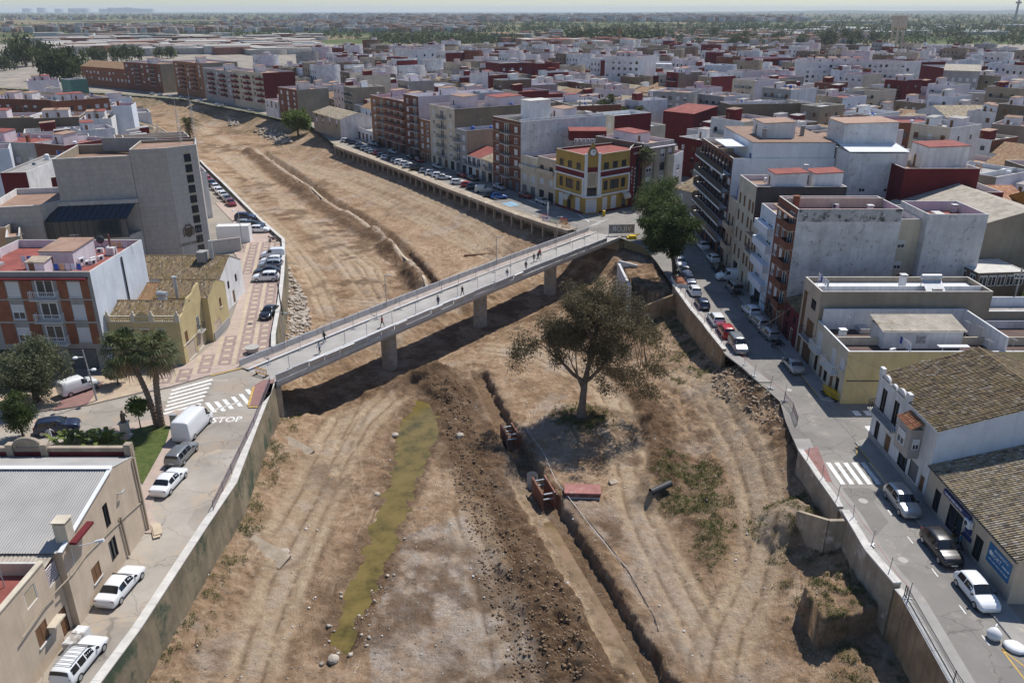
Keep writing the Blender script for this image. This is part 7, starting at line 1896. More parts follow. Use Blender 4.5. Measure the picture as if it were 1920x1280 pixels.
p = at(222,722); tree('shrub','small grey-green bushy shrub on the dry verge by the palms',Z(p,0.1),3,1.5,1.9,'leaf_olive',per=120,clumps=26,ln=0.26,wd=0.12,flat=0.75,seed=7,tr=0.1,rclump=0.5,cat='shrub')
p = at(44,822); tree('cypress_pine','young feathery conifer with a bare lower trunk behind the warehouse',Z(p,0.1),6,1.7,3.0,'leaf_pine',per=130,clumps=34,ln=0.3,wd=0.1,flat=1.3,seed=8,tr=0.1,rclump=0.55)
p = at(264,803); tree('young_tree','small dark-leaved street tree beside the statue',Z(p,0.1),3.4,1.1,2.6,'leaf_broad',per=60,clumps=16,ln=0.3,wd=0.2,flat=0.6,seed=9,tr=0.06,rclump=0.4)
p = at(560,262,-5); tree('ravine_tree','round green tree growing on the grassy ravine bank upstream',Z(p,bedz(p.x,p.y) + 0.1),11,5.6,6.2,'leaf_broad',per=110,clumps=60,ln=0.6,wd=0.4,flat=0.75,seed=10,tr=0.35,rclump=1.4)
p = at(1810,600); tree('yard_tree','bright green yard tree between the tan houses',Vector((71.2,101.0,0)),8,2.8,5.6,'leaf_broad',per=120,clumps=36,ln=0.4,wd=0.26,flat=1.0,seed=12,tr=0.2,rclump=0.9)
# bare street tree
p = at(1442,632); s = MB(); tips = []; th = thing('bare_tree','leafless street tree beside the parked silver cars','tree',Z(p,0.12))
branchy(s,Vector((0,0,-0.1)),Vector((0.05,0,1)),2.6,0.17,3,tips,0.5,0.5,7,4,rsd(15),0.7); s.build('trunk','bark_dark',th,smooth=True)
# palms
def fan_palm(name,label,loc,h,lean,seed,fr=46,rad=1.9,group=None,tr=0.26,date=False):
 rr = rsd(seed); th = thing(name,label,'palm',loc,0,group)
 s = MB(); n = 22; path,rad_ = [],[]
 for k in range(n * 2):
  t = k / (n * 2 - 1); path.append((lean[0] * t * t,lean[1] * t * t,-0.2 + (h + 0.2) * t)); rad_.append(tr * (1.25 - 0.35 * t) * (1.12 if k % 2 else 0.92))
 s.tube(path,rad_,10); s.build('trunk','bark',th)
 top = Vector((lean[0],lean[1],h))
 live,dry = MB(),MB()
 for k in range(fr + 16):
  el = rr.uniform(-0.45,1.35) if k < fr else rr.uniform(-1.35,-0.75)
  a = k * 2.399 + rr.uniform(-0.2,0.2); d = Vector((math.cos(a) * math.cos(el),math.sin(a) * math.cos(el),math.sin(el)))
  s_ = live if k < fr else dry; L_ = rad * rr.uniform(0.45,0.62); p0 = top + d * 0.15; p1 = top + d * L_ - Vector((0,0,0.06 * L_))
  s_.beam(p0,p1,0.05,0.03)
  sd = d.cross(Vector((0,0,1))).normalized(); upv = sd.cross(d)
  if not date:
   for q in range(11):
    t = (q / 10 - 0.5) * 2.7; f = d * math.cos(t) + sd * math.sin(t); f = (f + upv * 0.1 * math.cos(q)).normalized()
    wv = (sd * math.cos(t) - d * math.sin(t)) * 0.07; ln = rad * rr.uniform(0.42,0.58) * (1 - 0.25 * abs(t) / 1.35)
    mid = p1 + f * ln * 0.6; tip = p1 + f * ln - Vector((0,0,ln * rr.uniform(0.25,0.5)))
    s_.quad(p1,mid - wv,tip,mid + wv)
  else:
   last = top
   for q in range(9):
    t = (q + 1) / 9; c = top + d * rad * t - Vector((0,0,rad * 0.55 * t * t)); s_.beam(last,c,0.04,0.03)
    for sg_ in (-1,1):
     e = c + sd * sg_ * rad * 0.28 * (1 - 0.55 * t) + d * 0.2 - Vector((0,0,0.22)); w_ = d * 0.07
     s_.quad(c - w_,e - w_ * 0.2,e + w_ * 0.2,c + w_)
    last = c
 live.build('fronds','leaf_palm',th); dry.build('dry_skirt','leaf_dry',th)
 return th
p = at(294,798); fan_palm('fan_palm','fan palm leaning left of its twin beside the plaza crossing',Z(p,0.1),8.6,(-2.4,0.9),21,74,2.9)
p = at(304,800); fan_palm('fan_palm','upright fan palm, the straighter of the twin palms by the crossing',Z(p,0.1),8.7,(0.35,0.7),22,74,2.9,tr=0.3)
p = at(1203,386); fan_palm('fan_palm','tall fan palm in front of the maroon stair tower',Z(p,0),11.5,(0.3,0.2),23,50,2.6)
for k,(x,y,hh) in enumerate(((1128,262,12),(1142,264,14),(1152,268,11),(1196,262,10),(1170,258,9))):
 p = at(x,y); fan_palm('date_palm','feathery date palm in the yard behind the ochre corner building',Z(p,0),hh,(R.uniform(-0.5,0.5),0),30 + k,46,3.6,'date palms behind the corner building',0.3,True)
p = at(374,309); fan_palm('date_palm','single date palm rising behind the town hall tower',Vector((-93,235,0)),12,(0,0),40,46,4.2,None,0.35,True)
# banana-like garden plants behind the warehouse parapet
big = MB()
def broad_plant(name,label,loc,n,h,seed,group=None):
 rr = rsd(seed); th = thing(name,label,'plant',loc,0,group); s = MB()
 for k in range(n):
  a = rr.uniform(0,6.28); b = Vector((rr.gauss(0,0.35),rr.gauss(0,0.35),0)); el = rr.uniform(0.6,1.3); d = Vector((math.cos(a) * math.cos(el),math.sin(a) * math.cos(el),math.sin(el)))
  L_ = h * rr.uniform(0.7,1.1); sd = d.cross(Vector((0,0,1))).normalized(); w_ = 0.24
  P_ = [b + d * L_ * t - Vector((0,0,0.45 * h * t ** 3)) for t in (0,0.4,0.65,0.85,1.0)]; W_ = [0.03,0.1,w_,w_ * 0.8,0.02]
  for q in range(4): s.quad(P_[q] - sd * W_[q],P_[q] + sd * W_[q],P_[q + 1] + sd * W_[q + 1],P_[q + 1] - sd * W_[q + 1])
 s.build('leaves','leaf_broad',th)
for k,(x,y) in enumerate(((138,832),(160,836),(186,836),(120,838),(206,836))): broad_plant('banana_plant','broad-leaved garden plant behind the warehouse parapet',Z(at(x,y),0.15),16,3.0,50 + k,'garden plants behind the warehouse')
slab('garden_lawn',[at(*p) for p in ((150,835),(230,812),(300,795),(320,802),(312,830),(290,870),(268,910),(254,900),(252,836))],0.16,'grass_floor')
# far trees: a few shapes, each tree its own object
FT = []
for k in range(5):
 rr = rsd(100 + k); C = [(rr.gauss(0,0.36),rr.gauss(0,0.36),0.62 + rr.gauss(0,0.2)) for _ in range(26)]
 V,Fq = leaf_quads(C,0.26,26,0.16,0.13); s = MB(); s.tube([(0,0,0),(0,0,0.6)],[0.05,0.03],5)
 FT.append((npmesh('crown',V,Fq,'leaf_far'),s.mesh('trunk','bark_dark')))
def far_tree(p,h,k,w=1.0,label='dark green tree beyond the left bank roofs',group='trees beyond the left bank roofs'):
 cm,tm = FT[k % 5]; th = thing('broadleaf_tree',label,'tree',p,R.uniform(0,6),group)
 for nm,me in (('crown',cm),('trunk',tm)): o = put(nm,me,th); o.scale = (h * w,h * w,h)
for k,(x,y,h) in enumerate(((32,122,15),(48,126,19),(62,124,16),(22,120,12),(82,116,16),(90,120,13),(96,150,17),(108,152,16),(122,152,18),(136,148,18),(150,144,12),(178,118,10),(192,120,11),(222,118,12),(238,116,13),(262,114,11),(8,134,9),(18,132,9),(300,112,10),(320,110,10))): far_tree(at(x,y),h,k,0.62)
for k in range(26): far_tree(at(R.uniform(1285,1660),R.uniform(74,92)),R.uniform(9,15),k,0.7,'dark tree among the villas beyond the town','trees among the villas beyond the town')
# woods and hedgerows on the plain
def wood(name,label,boxes):
 Vs,Fs,n0 = [],[],0
 for x0,y0,x1,y1,n,h in boxes:
  C,r = [],[]
  for _ in range(n):
   p = at(R.uniform(x0,x1),R.uniform(y0,y1)); hh = h * R.uniform(0.7,1.15)
   C.append((p.x,p.y,hh * 0.55)); r.append(hh * 0.5)
  V,Fq = leaf_quads(C,r,24,h * 0.32,h * 0.26); Vs.append(V); Fs.append(Fq + n0); n0 += len(V)
 o = put(name,npmesh(name,np.concatenate(Vs),np.concatenate(Fs),'leaf_far')); tag(o,label,'trees',kind='stuff')
wood('pine_wood','dark band of pine wood on the plain behind the town',[(1060,74,1240,82,260,14),(700,76,980,84,240,10)])
wood('orchard_trees','green orchards and hedgerows spread over the plain',[(300,44,900,60,420,9),(0,46,420,66,260,7),(880,40,1300,62,420,10),(1300,36,1920,64,900,11),(1240,60,1920,86,420,10),(420,62,900,74,160,9),(0,70,40,96,14,8),(160,100,330,112,30,8)])
wood('coastal_trees','hazy bluish tree belts far out towards the coast',[(0,27,1920,38,900,16)])
# weeds in the ravine
def weeds(name,label,n,test,ln,wd,per=9,m='weed'):
 C = []
 while len(C) < n:
  xs_,ys_ = RS.uniform(-30,32,4000),RS.uniform(33,130,4000)
  z,c = bed(xs_,ys_); g = c[:,2] * (RS.rand(4000) ** 1.0)
  dl,_ = pdist(xs_,ys_,LB,True); dr,_ = pdist(xs_,ys_,RB,True)
  ok = (g > test) & (dl > 0.3) & (dr < -0.3) & (RS.rand(4000) < 0.5)
  C += list(zip(xs_[ok],ys_[ok],z[ok] + 0.05))
 V,Fq = leaf_quads(C[:n],0.22,per,ln,wd,-1.0,0.4)
 tag(put(name,npmesh(name,V,Fq,m)),label,'weeds',kind='stuff')
weeds('weeds','low green weeds sprouting on the mounds and wall feet of the ravine',3600,0.08,0.20,0.06)
C = []
tr = at(1090,778,-5.2)
for k in range(110):
 a,r_ = R.uniform(0,6.28),R.uniform(1.0,4.4); x,y = tr.x + r_ * math.cos(a),tr.y + r_ * math.sin(a); C.append((x,y,bedz(x,y) + 0.1))
V,Fq = leaf_quads(C,0.3,12,0.3,0.08,-1.0,0.5); tag(put('undergrowth',npmesh('undergrowth',V,Fq,'weed')),'dark green undergrowth around the foot of the big eucalyptus','undergrowth',kind='stuff')
# ------------------------------------------------------------------ vehicles
def paint(name,col,rough=0.28,metal=0.0):
 m = mat(name,col,rough=rough,var=0.04,scale=1.0,metal=metal,spec=0.5)
 b = m.node_tree.nodes['Principled BSDF']; b.inputs['Coat Weight'].default_value = 0.6; b.inputs['Coat Roughness'].default_value = 0.08
 return m
for n_,c_,k_ in (('white',(0.74,0.75,0.76),0),('silver',(0.42,0.43,0.44),0.5),('grey',(0.22,0.23,0.24),0.4),('black',(0.018,0.018,0.022),0.1),('dark_blue',(0.025,0.04,0.085),0.2),('blue',(0.02,0.13,0.42),0.1),('red',(0.40,0.015,0.02),0),('dark_red',(0.17,0.012,0.02),0.1),('cream',(0.62,0.6,0.54),0)):
 paint('paint_' + n_ + '_car',c_,0.3,k_)
mat('car_glass',(0.012,0.015,0.019),rough=0.06,var=0.0,spec=0.7)
mat('headlight',(0.75,0.76,0.78),rough=0.12,var=0.0); mat('tail_light',(0.30,0.012,0.012),rough=0.2,var=0.0); mat('car_trim',(0.02,0.02,0.022),rough=0.55,var=0.0); mat('rim',(0.42,0.43,0.45),rough=0.35,var=0.0,metal=0.6)
# fraction of length from the rear: belt height, top height, half width (of width/2), top half width; window spans
CT = {
 'hatch': dict(L=4.05,W=1.76,H=1.47,st=[(0,.62,.66,.86,.8),(.015,.80,.90,.94,.84),(.05,.88,1.12,.97,.80),(.13,.90,1.40,1,.72),(.25,.90,1.47,1,.72),(.42,.90,1.47,1,.72),(.56,.90,1.41,1,.70),(.64,.89,1.20,1,.76),(.725,.88,.98,1,.86),(.85,.82,.90,.98,.84),(.95,.70,.76,.92,.78),(1,.50,.55,.80,.66)],ws=(.555,.715),rw=(.045,.12),side=[(.15,.36),(.38,.60)],wh=(.175,.80)),
 'sedan': dict(L=4.6,W=1.8,H=1.44,st=[(0,.60,.66,.86,.78),(.015,.78,.90,.94,.86),(.08,.86,.96,.98,.86),(.16,.88,.99,1,.84),(.27,.90,1.36,1,.70),(.38,.90,1.44,1,.70),(.50,.90,1.43,1,.70),(.57,.89,1.30,1,.72),(.68,.87,.96,1,.86),(.85,.80,.88,.98,.84),(.95,.68,.74,.92,.78),(1,.48,.53,.80,.66)],ws=(.535,.675),rw=(.165,.265),side=[(.24,.40),(.42,.60)],wh=(.18,.815)),
 'suv': dict(L=4.4,W=1.84,H=1.64,st=[(0,.68,.74,.88,.82),(.015,.90,1.02,.95,.86),(.05,.98,1.30,.98,.80),(.11,1.0,1.56,1,.74),(.25,1.0,1.64,1,.74),(.45,1.0,1.63,1,.74),(.57,1.0,1.55,1,.73),(.64,.99,1.34,1,.78),(.72,.98,1.10,1,.88),(.86,.93,1.02,.98,.86),(.96,.80,.88,.93,.80),(1,.56,.62,.82,.70)],ws=(.565,.71),rw=(.04,.10),side=[(.12,.36),(.38,.61)],wh=(.18,.805)),
 'wagon': dict(L=4.4,W=1.74,H=1.48,st=[(0,.62,.68,.88,.82),(.015,.84,1.05,.95,.82),(.04,.88,1.38,.97,.74),(.10,.90,1.46,1,.73),(.30,.90,1.48,1,.72),(.45,.90,1.47,1,.72),(.56,.90,1.38,1,.71),(.63,.89,1.18,1,.77),(.71,.87,.96,1,.86),(.86,.81,.88,.98,.84),(.96,.68,.74,.92,.78),(1,.50,.55,.82,.70)],ws=(.56,.705),rw=(.02,.042),side=[(.09,.24),(.26,.41),(.43,.60)],wh=(.2,.82)),
 'mpv': dict(L=4.5,W=1.86,H=1.86,st=[(0,.70,.78,.90,.86),(.012,.98,1.3,.96,.86),(.03,1.06,1.76,.98,.80),(.08,1.08,1.85,1,.80),(.35,1.08,1.86,1,.79),(.58,1.07,1.82,1,.78),(.66,1.06,1.58,1,.80),(.75,1.04,1.18,1,.88),(.86,.96,1.06,.98,.86),(.96,.80,.88,.94,.82),(1,.58,.64,.84,.74)],ws=(.60,.745),rw=(.008,.028),side=[(.08,.26),(.28,.46),(.48,.66)],wh=(.18,.82)),
 'small_van': dict(L=4.4,W=1.86,H=1.86,st=[(0,.70,.78,.90,.86),(.012,.98,1.3,.96,.88),(.03,1.06,1.76,.98,.84),(.08,1.08,1.85,1,.84),(.35,1.08,1.86,1,.83),(.58,1.07,1.82,1,.80),(.66,1.06,1.58,1,.80),(.75,1.04,1.18,1,.88),(.86,.96,1.06,.98,.86),(.96,.80,.88,.94,.82),(1,.58,.64,.84,.74)],ws=(.60,.745),rw=None,side=[(.52,.67)],wh=(.18,.82)),
 'big_van': dict(L=5.6,W=2.06,H=2.5,st=[(0,.60,.8,.94,.92),(.008,1.2,2.2,.98,.90),(.02,1.3,2.42,1,.88),(.08,1.32,2.5,1,.88),(.45,1.32,2.5,1,.88),(.70,1.32,2.46,1,.86),(.77,1.3,2.25,1,.84),(.86,1.22,1.36,1,.88),(.93,1.08,1.18,.98,.86),(.985,.86,.94,.94,.84),(1,.6,.66,.88,.8)],ws=(.765,.85),rw=None,side=[(.72,.83)],wh=(.19,.84)),
}
def _cr(a,b,c,d,t): return 0.5 * ((2 * b) + (c - a) * t + (2 * a - 5 * b + 4 * c - d) * t * t + (3 * b - a - 3 * c + d) * t ** 3)
def car_meshes(kind):
 c = CT[kind]; L_,W = c['L'],c['W'] / 2; st = c['st']
 def at_f(f):
  for k in range(len(st) - 1):
   if st[k][0] <= f <= st[k + 1][0]:
    t = (f - st[k][0]) / (st[k + 1][0] - st[k][0])
    return [lerp(st[k][q],st[k + 1][q],t) for q in range(1,5)]
  return list(st[-1][1:])
 def section(f):
  zb,zt,wb,wt = at_f(f); x = (f - 0.5) * L_; lo = 0.2 + 0.1 * (max(0,f - .9) + max(0,.06 - f)) * 5
  b,t = W * wb,W * min(wt,wb * 0.97)
  return [(x,b * .86,lo),(x,b * .99,lo + .14),(x,b,lerp(lo,zb,.6)),(x,b * .975,zb),(x,lerp(b * .965,t,.5),lerp(zb,zt,.52)),(x,t,lerp(zb,zt,.9)),(x,t * .86,zt - .008),(x,t * .45,zt + .012),(x,0,zt + .016)]
 fs = sorted({q[0] for q in st} | {lerp(a[0],b[0],t) for a,b in zip(st[:-1],st[1:]) for t in (.33,.67) if b[0] - a[0] > .03})
 body = MB(); rings = []
 for f in fs:
  h = section(f); rings.append(h + [(p[0],-p[1],p[2]) for p in reversed(h[:-1])])
 n = len(rings[0]); V = [p for r in rings for p in r]; body.v = list(V)
 for k in range(len(rings) - 1):
  for q in range(n):
   j = (q + 1) % n; body.f.append((k * n + q,k * n + j,(k + 1) * n + j,(k + 1) * n + q)); body.m.append(1 if q == n - 1 else 0)
 body.f.append(tuple(range(n - 1,-1,-1))); body.m.append(0); body.f.append(tuple((len(rings) - 1) * n + q for q in range(n))); body.m.append(0)
 def surf(f,q,side):
  h = section(f); i = min(int(q),7); t = q - i; a,b = h[i],h[i + 1]; return Vector((a[0],side * lerp(a[1],b[1],t),lerp(a[2],b[2],t)))
 def pane(f0,f1,q0,q1,side,nf=4,out=.012):
  s = MB()
  for i in range(nf):
   a,b = lerp(f0,f1,i / nf),lerp(f0,f1,(i + 1) / nf)
   P = [surf(a,q0,side),surf(b,q0,side),surf(b,q1,side),surf(a,q1,side)]
   nr = (P[1] - P[0]).cross(P[3] - P[0]).normalized()
   if nr.y * side < 0: nr = -nr
   P = [p + nr * out for p in P]; s.quad(*(P if side < 0 else P[::-1]))
  return s
 def screen(f0,f1,out=.014,q0=5.1):
  s = MB()
  for i in range(3):
   a,b = lerp(f0,f1,i / 3),lerp(f0,f1,(i + 1) / 3); qs = [(q0,1),(6,1),(7,1),(8,1),(7,-1),(6,-1),(q0,-1)]
   for (q,sd),(q2,sd2) in zip(qs[:-1],qs[1:]):
    P = [surf(a,q,sd),surf(b,q,sd),surf(b,q2,sd2),surf(a,q2,sd2)]
    nr = (P[1] - P[0]).cross(P[3] - P[0]).normalized()
    if nr.z < 0: nr = -nr
    s.quad(*[p + nr * out for p in P])
  return s
 out = {'body': body.mesh('body',['paint_white_car','car_trim'],True),'parts': []}
 for sd in (1,-1):
  for a,b in c['side']: out['parts'].append(('side_window',pane(a,b,3.12,4.85,sd).mesh('side_window','car_glass',True)))
  s = MB(); zb = at_f(.985); x = L_ * .468; s.box(x - .16,x + .02,sd * W * .62 - .17,sd * W * .62 + .17,at_f(.95)[0] - .17,at_f(.95)[0] - .02); out['parts'].append(('headlight',s.mesh('headlight','headlight')))
  s = MB(); x = -L_ * .488; z = c['st'][2][1]; s.box(x - .02,x + .12,sd * W * .76 - .12,sd * W * .76 + .12,z - .22,z + (.12 if kind in ('mpv','small_van','suv','big_van') else -.02)); out['parts'].append(('tail_light',s.mesh('tail_light','tail_light')))
  s = MB(); p = surf(c['ws'][1] - .03,3.2,sd); s.box(p.x - .08,p.x + .08,p.y - .02 if sd > 0 else p.y - .16,p.y + .16 if sd > 0 else p.y + .02,p.z,p.z + .13); out['parts'].append(('mirror',s.mesh('mirror','car_trim')))
 out['parts'].append(('windscreen',screen(*c['ws']).mesh('windscreen','car_glass',True)))
 if c['rw']: out['parts'].append(('rear_window',screen(*c['rw'],q0=5.0).mesh('rear_window','car_glass',True)))
 s = MB(); s.box(-L_ / 2 - .012,-L_ / 2 + .03,-.26,.26,.52,.63); s.box(L_ / 2 - .05,L_ / 2 + .012,-.26,.26,.38,.49); out['parts'].append(('number_plate',s.mesh('number_plate','paint_white_car')))
 wr = .31 if kind not in ('big_van','suv') else .345
 w = MB(); w.tube([(0,-.11,0),(0,-.10,0),(0,.10,0),(0,.11,0)],[wr - .03,wr,wr,wr - .03],18); out['wheel'] = w.mesh('wheel','rubber',False)
 r = MB(); r.tube([(0,-.115,0),(0,.115,0)],wr * .64,12); out['rim'] = r.mesh('rim','rim')
 out['spots'] = [((f - .5) * L_,sd * (W - .10),wr) for f in c['wh'] for sd in (1,-1)]
 g = MB()
 for nm,me in out['parts']:
  if nm in ('side_window','windscreen','rear_window'):
   for p in me.polygons: g.poly([tuple(me.vertices[v].co) for v in p.vertices])
 out['glazing'] = g.mesh('windows','car_glass',True)
 return out
CARM = {}
def car(p,ang,kind,colour,label,group=None,full=True,z=None,name=None):
 if kind not in CARM: CARM[kind] = car_meshes(kind)
 m = CARM[kind]
 th = thing(name or {'small_van': 'parked_van','big_van': 'parked_van'}.get(kind,'parked_car'),label,'van' if 'van' in kind else 'car',Z(p,0.006 if z is None else z),ang,group)
 b = put('body',m['body'],th); b.material_slots[0].link = 'OBJECT'; b.material_slots[0].material = MATS['paint_' + colour + '_car']
 if full:
  for nm,me in m['parts']: put(nm,me,th)
 else: put('windows',m['glazing'],th)
 for q in m['spots']:
  w = put('wheel',m['wheel'],th,q)
  if full: put('rim',m['rim'],w)
 return th
UP,DN = math.pi / 2,-math.pi / 2
def street_car(x,y,ang,kind,col,label,dx=0.0): return car(at(x,y) + Vector((dx,0,0)),ang,kind,col,label)
# right street
street_car(1829,1119,DN + .02,'hatch','white','clean white hatchback parked beside the blue shop banner')
street_car(1763,1037,DN,'suv','black','glossy black SUV parked outside the shop entrance')
street_car(1690,950,DN,'suv','silver','silver-grey SUV with black glass roof parked beyond the shop door')
street_car(1486,690,UP,'sedan','silver','silver coupe parked alone in the building shadow edge')
street_car(1383,655,DN,'mpv','grey','grey people carrier parked beside the cracked brown wall')
street_car(1360,627,UP,'suv','red','bright red SUV parked behind the grey people carrier')
street_car(1342,605,UP,'suv','white','white SUV parked between the red SUV and the dark blue hatchback')
street_car(1316,575,UP,'hatch','dark_blue','dark blue hatchback parked beside the brown wall')
street_car(1301,550,UP,'hatch','white','white hatchback parked just past the brick planter')
street_car(1292,531,DN,'hatch','dark_blue','dark blue car parked under the edge of the pine')
street_car(1284,514,DN,'sedan','dark_blue','navy saloon parked right beside the pine trunk')
street_car(1276,498,DN,'hatch','white','small white-roofed car parked in the pine shade')
street_car(1407,588,UP + .1,'hatch','white','small rounded white car parked by the bare tree')
street_car(1422,609,UP + .1,'wagon','silver','silver estate car parked between the small white car and the bare tree')
street_car(1440,630,UP + .1,'wagon','silver','silver estate car parked right beside the motorcycle')
street_car(1375,545,UP + .05,'mpv','grey','dark grey minivan parked in building shade below the white van')
car(at(1366,524),math.pi + .05,'small_van','white','white delivery van parked across the kerb')
street_car(1346,507,UP + .05,'hatch','black','black hatchback parked beyond the white delivery van')
street_car(1336,489,UP + .05,'hatch','white','white hatchback parked in the shade of the cream block')
street_car(1317,465,UP + .05,'sedan','white','white saloon parked below the dark balconies')
# left street and square
car(at(364,808),UP - .1,'big_van','white','tall white panel van parked beside the STOP marking')
car(at(343,858),UP - .1,'wagon','grey','old grey hatchback parked behind the white panel van')
car(at(319,910),UP - .1,'sedan','white','sleek white saloon with a dark glass roof beside the lawn')
car(at(229,1106),UP - .12,'sedan','white','old boxy white saloon parked against the warehouse wall')
wg = car(at(153,1246),UP - .12,'wagon','white','old white estate with a ladder roof rack')
s = MB()
for k in range(6): s.beam((-1.6 + k * .36,-.6,1.56),(-1.6 + k * .36,.6,1.56),.035)
for y in (-.6,.6): s.beam((-1.65,y,1.55),(.3,y,1.55),.04); s.beam((-1.5,y,1.4),(-1.5,y,1.55),.03); s.beam((.2,y,1.4),(.2,y,1.55),.03)
s.build('roof_rack','metal_grey',wg)
sp = at(318,908)
car(at(150,734),math.radians(52),'small_van','white','white van with roof bars parked in the red bay',z=0.13)
car(at(110,808),math.radians(20),'suv','dark_blue','dark blue car half hidden behind the garden plants')
car(at(505,593),DN - .06,'sedan','black','black saloon standing alone on the patterned plaza',z=0.13)
for x,y,k,c,l in ((499,527,'suv','white','white SUV, first of the cars slotted against the plaza wall'),(502,515,'sedan','black','black saloon slotted between a white SUV and a silver one'),(508,504,'suv','silver','silver SUV slotted against the plaza wall'),(510,495,'hatch','white','white hatchback beside the tall white van on the plaza'),(513,484,'small_van','white','white van parked against the plaza wall bend')):
 car(at(x,y),math.pi + .12,k,c,l,z=0.13)
for x,y,k,c,l,a in ((488,436,'hatch','white','white hatchback parked by the scooter on the plaza',.05),(478,429,'suv','black','black SUV parked beyond the white hatchback on the plaza',.05),(463,425,'hatch','silver','silver hatchback at the town hall end of the plaza',.1),(461,413,'suv','dark_blue','dark SUV nose-in to the parapet beside the town hall',0)):
 car(at(x,y),a,k,c,l,z=0.13)
cc_ = [('dark_red','dark red'),('grey','grey'),('white','white'),('white','white'),('white','white'),('dark_blue','dark blue'),('red','red'),('grey','grey')]
for k,(c,l) in enumerate(cc_):
 t = k / 7; lab = '%s car in the slanted row below the town hall tower' % l
 car(at(lerp(434,384,t),lerp(386,334,t)),math.radians(-58),'hatch',c,lab,lab + ' row',False,0.13)
# promenade
PR = [(646,267,'hatch','white'),(655,268,'hatch','black'),(662,271,'suv','dark_blue'),(674,278,'suv','grey'),(684,282,'hatch','silver'),(692,286,'hatch','silver'),(700,289,'wagon','silver'),(708,291,'hatch','red'),(716,296,'suv','dark_blue'),(722,299,'hatch','white'),(733,302,'hatch','black'),(741,305,'hatch','silver'),(749,309,'suv','white'),(757,311,'hatch','white'),(765,316,'sedan','silver'),(780,320,'mpv','black'),(795,325,'hatch','silver'),(808,329,'suv','white'),(819,333,'hatch','white'),(828,337,'sedan','silver'),
      (854,346,'hatch','white'),(874,351,'hatch','red'),(886,355,'suv','dark_blue'),(902,361,'small_van','cream'),(918,370,'hatch','black'),(931,373,'hatch','blue')]
pa = math.atan2(0.526,0.851) - .45
for x,y,k,c in PR:
 kn = {'hatch': 'hatchback','suv': 'SUV','wagon': 'estate car','sedan': 'saloon','mpv': 'people carrier','small_van': 'van'}[k]; lab = '%s %s parked nose-out along the promenade edge' % (c.replace('_',' '),kn)
 car(at(x,y) + Vector((.6,.3,0)),pa,k,c,lab,lab + ' group',False)
for x,y,k,c in ((699,272,'hatch','silver'),(710,276,'hatch','black'),(738,288,'sedan','silver'),(772,299,'hatch','black'),(787,304,'hatch','dark_red'),(822,316,'sedan','silver'),(867,332,'hatch','dark_red'),(887,338,'sedan','black'),(937,355,'hatch','silver'),(985,371,'hatch','dark_red'),(1018,382,'sedan','silver')):
 kn = {'hatch': 'hatchback','sedan': 'saloon'}[k]; lab = '%s %s parked along the house fronts of the promenade row' % (c.replace('_',' '),kn)
 car(at(x,y),math.atan2(-.851,.526),k,c,lab,lab + ' group',False)
for x,y in ((285,173),(300,175),(322,178),(340,180),(355,183),(376,186),(408,193),(420,195),(470,204)):
 c = R.choice(['white','silver','black','dark_blue']); lab = '%s car parked below the blocks at the river bend' % c.replace('_',' '); car(at(x,y + 5),math.radians(130),'hatch',c,lab,lab + ' group',False)
# two-wheelers
mt = MB();
def motorbike(p,ang,label,group=None,body='car_trim',z=0.01):
 th = thing('parked_motorcycle',label,'motorcycle',Z(p,z),ang,group)
 for x in (-.65,.68): s = MB(); s.tube([(x,-.06,.3),(x,.06,.3)],.3,14); w = s.build('wheel','rubber',th); r = MB(); r.tube([(x,-.065,.3),(x,.065,.3)],.18,10); r.build('rim','rim',w)
 s = MB(); s.tube([(-.5,0,.75),(-.1,0,.72),(.25,0,.86),(.45,0,.8)],[.12,.15,.2,.08],8); s.beam((.68,0,.3),(.45,0,.95),.1); s.box(-.25,.3,-.15,.15,.3,.65); s.build('frame',body,th)
 s = MB(); s.tube([(-.7,0,.82),(-.4,0,.8),(0,0,.8)],[.08,.15,.13],8); s.build('seat','rubber',th)
 s = MB(); s.beam((.45,-.35,1.02),(.45,.35,1.02),.04); s.build('handlebar','metal_grey',th)
 s = MB(); s.box(-.95,-.6,-.2,.2,.85,1.2); s.build('top_box',body,th)
motorbike(at(1458,651),0.2,'black motorcycle parked under the bare tree')
motorbike(at(1383,556),0.1,'black scooter parked behind the grey minivan')
motorbike(at(1409,566),1.2,'dark scooter standing on the pavement by the brick block')
motorbike(at(513,454),0.2,'purple-grey scooter parked by the plaza wall',body='paver_mauve',z=0.13)

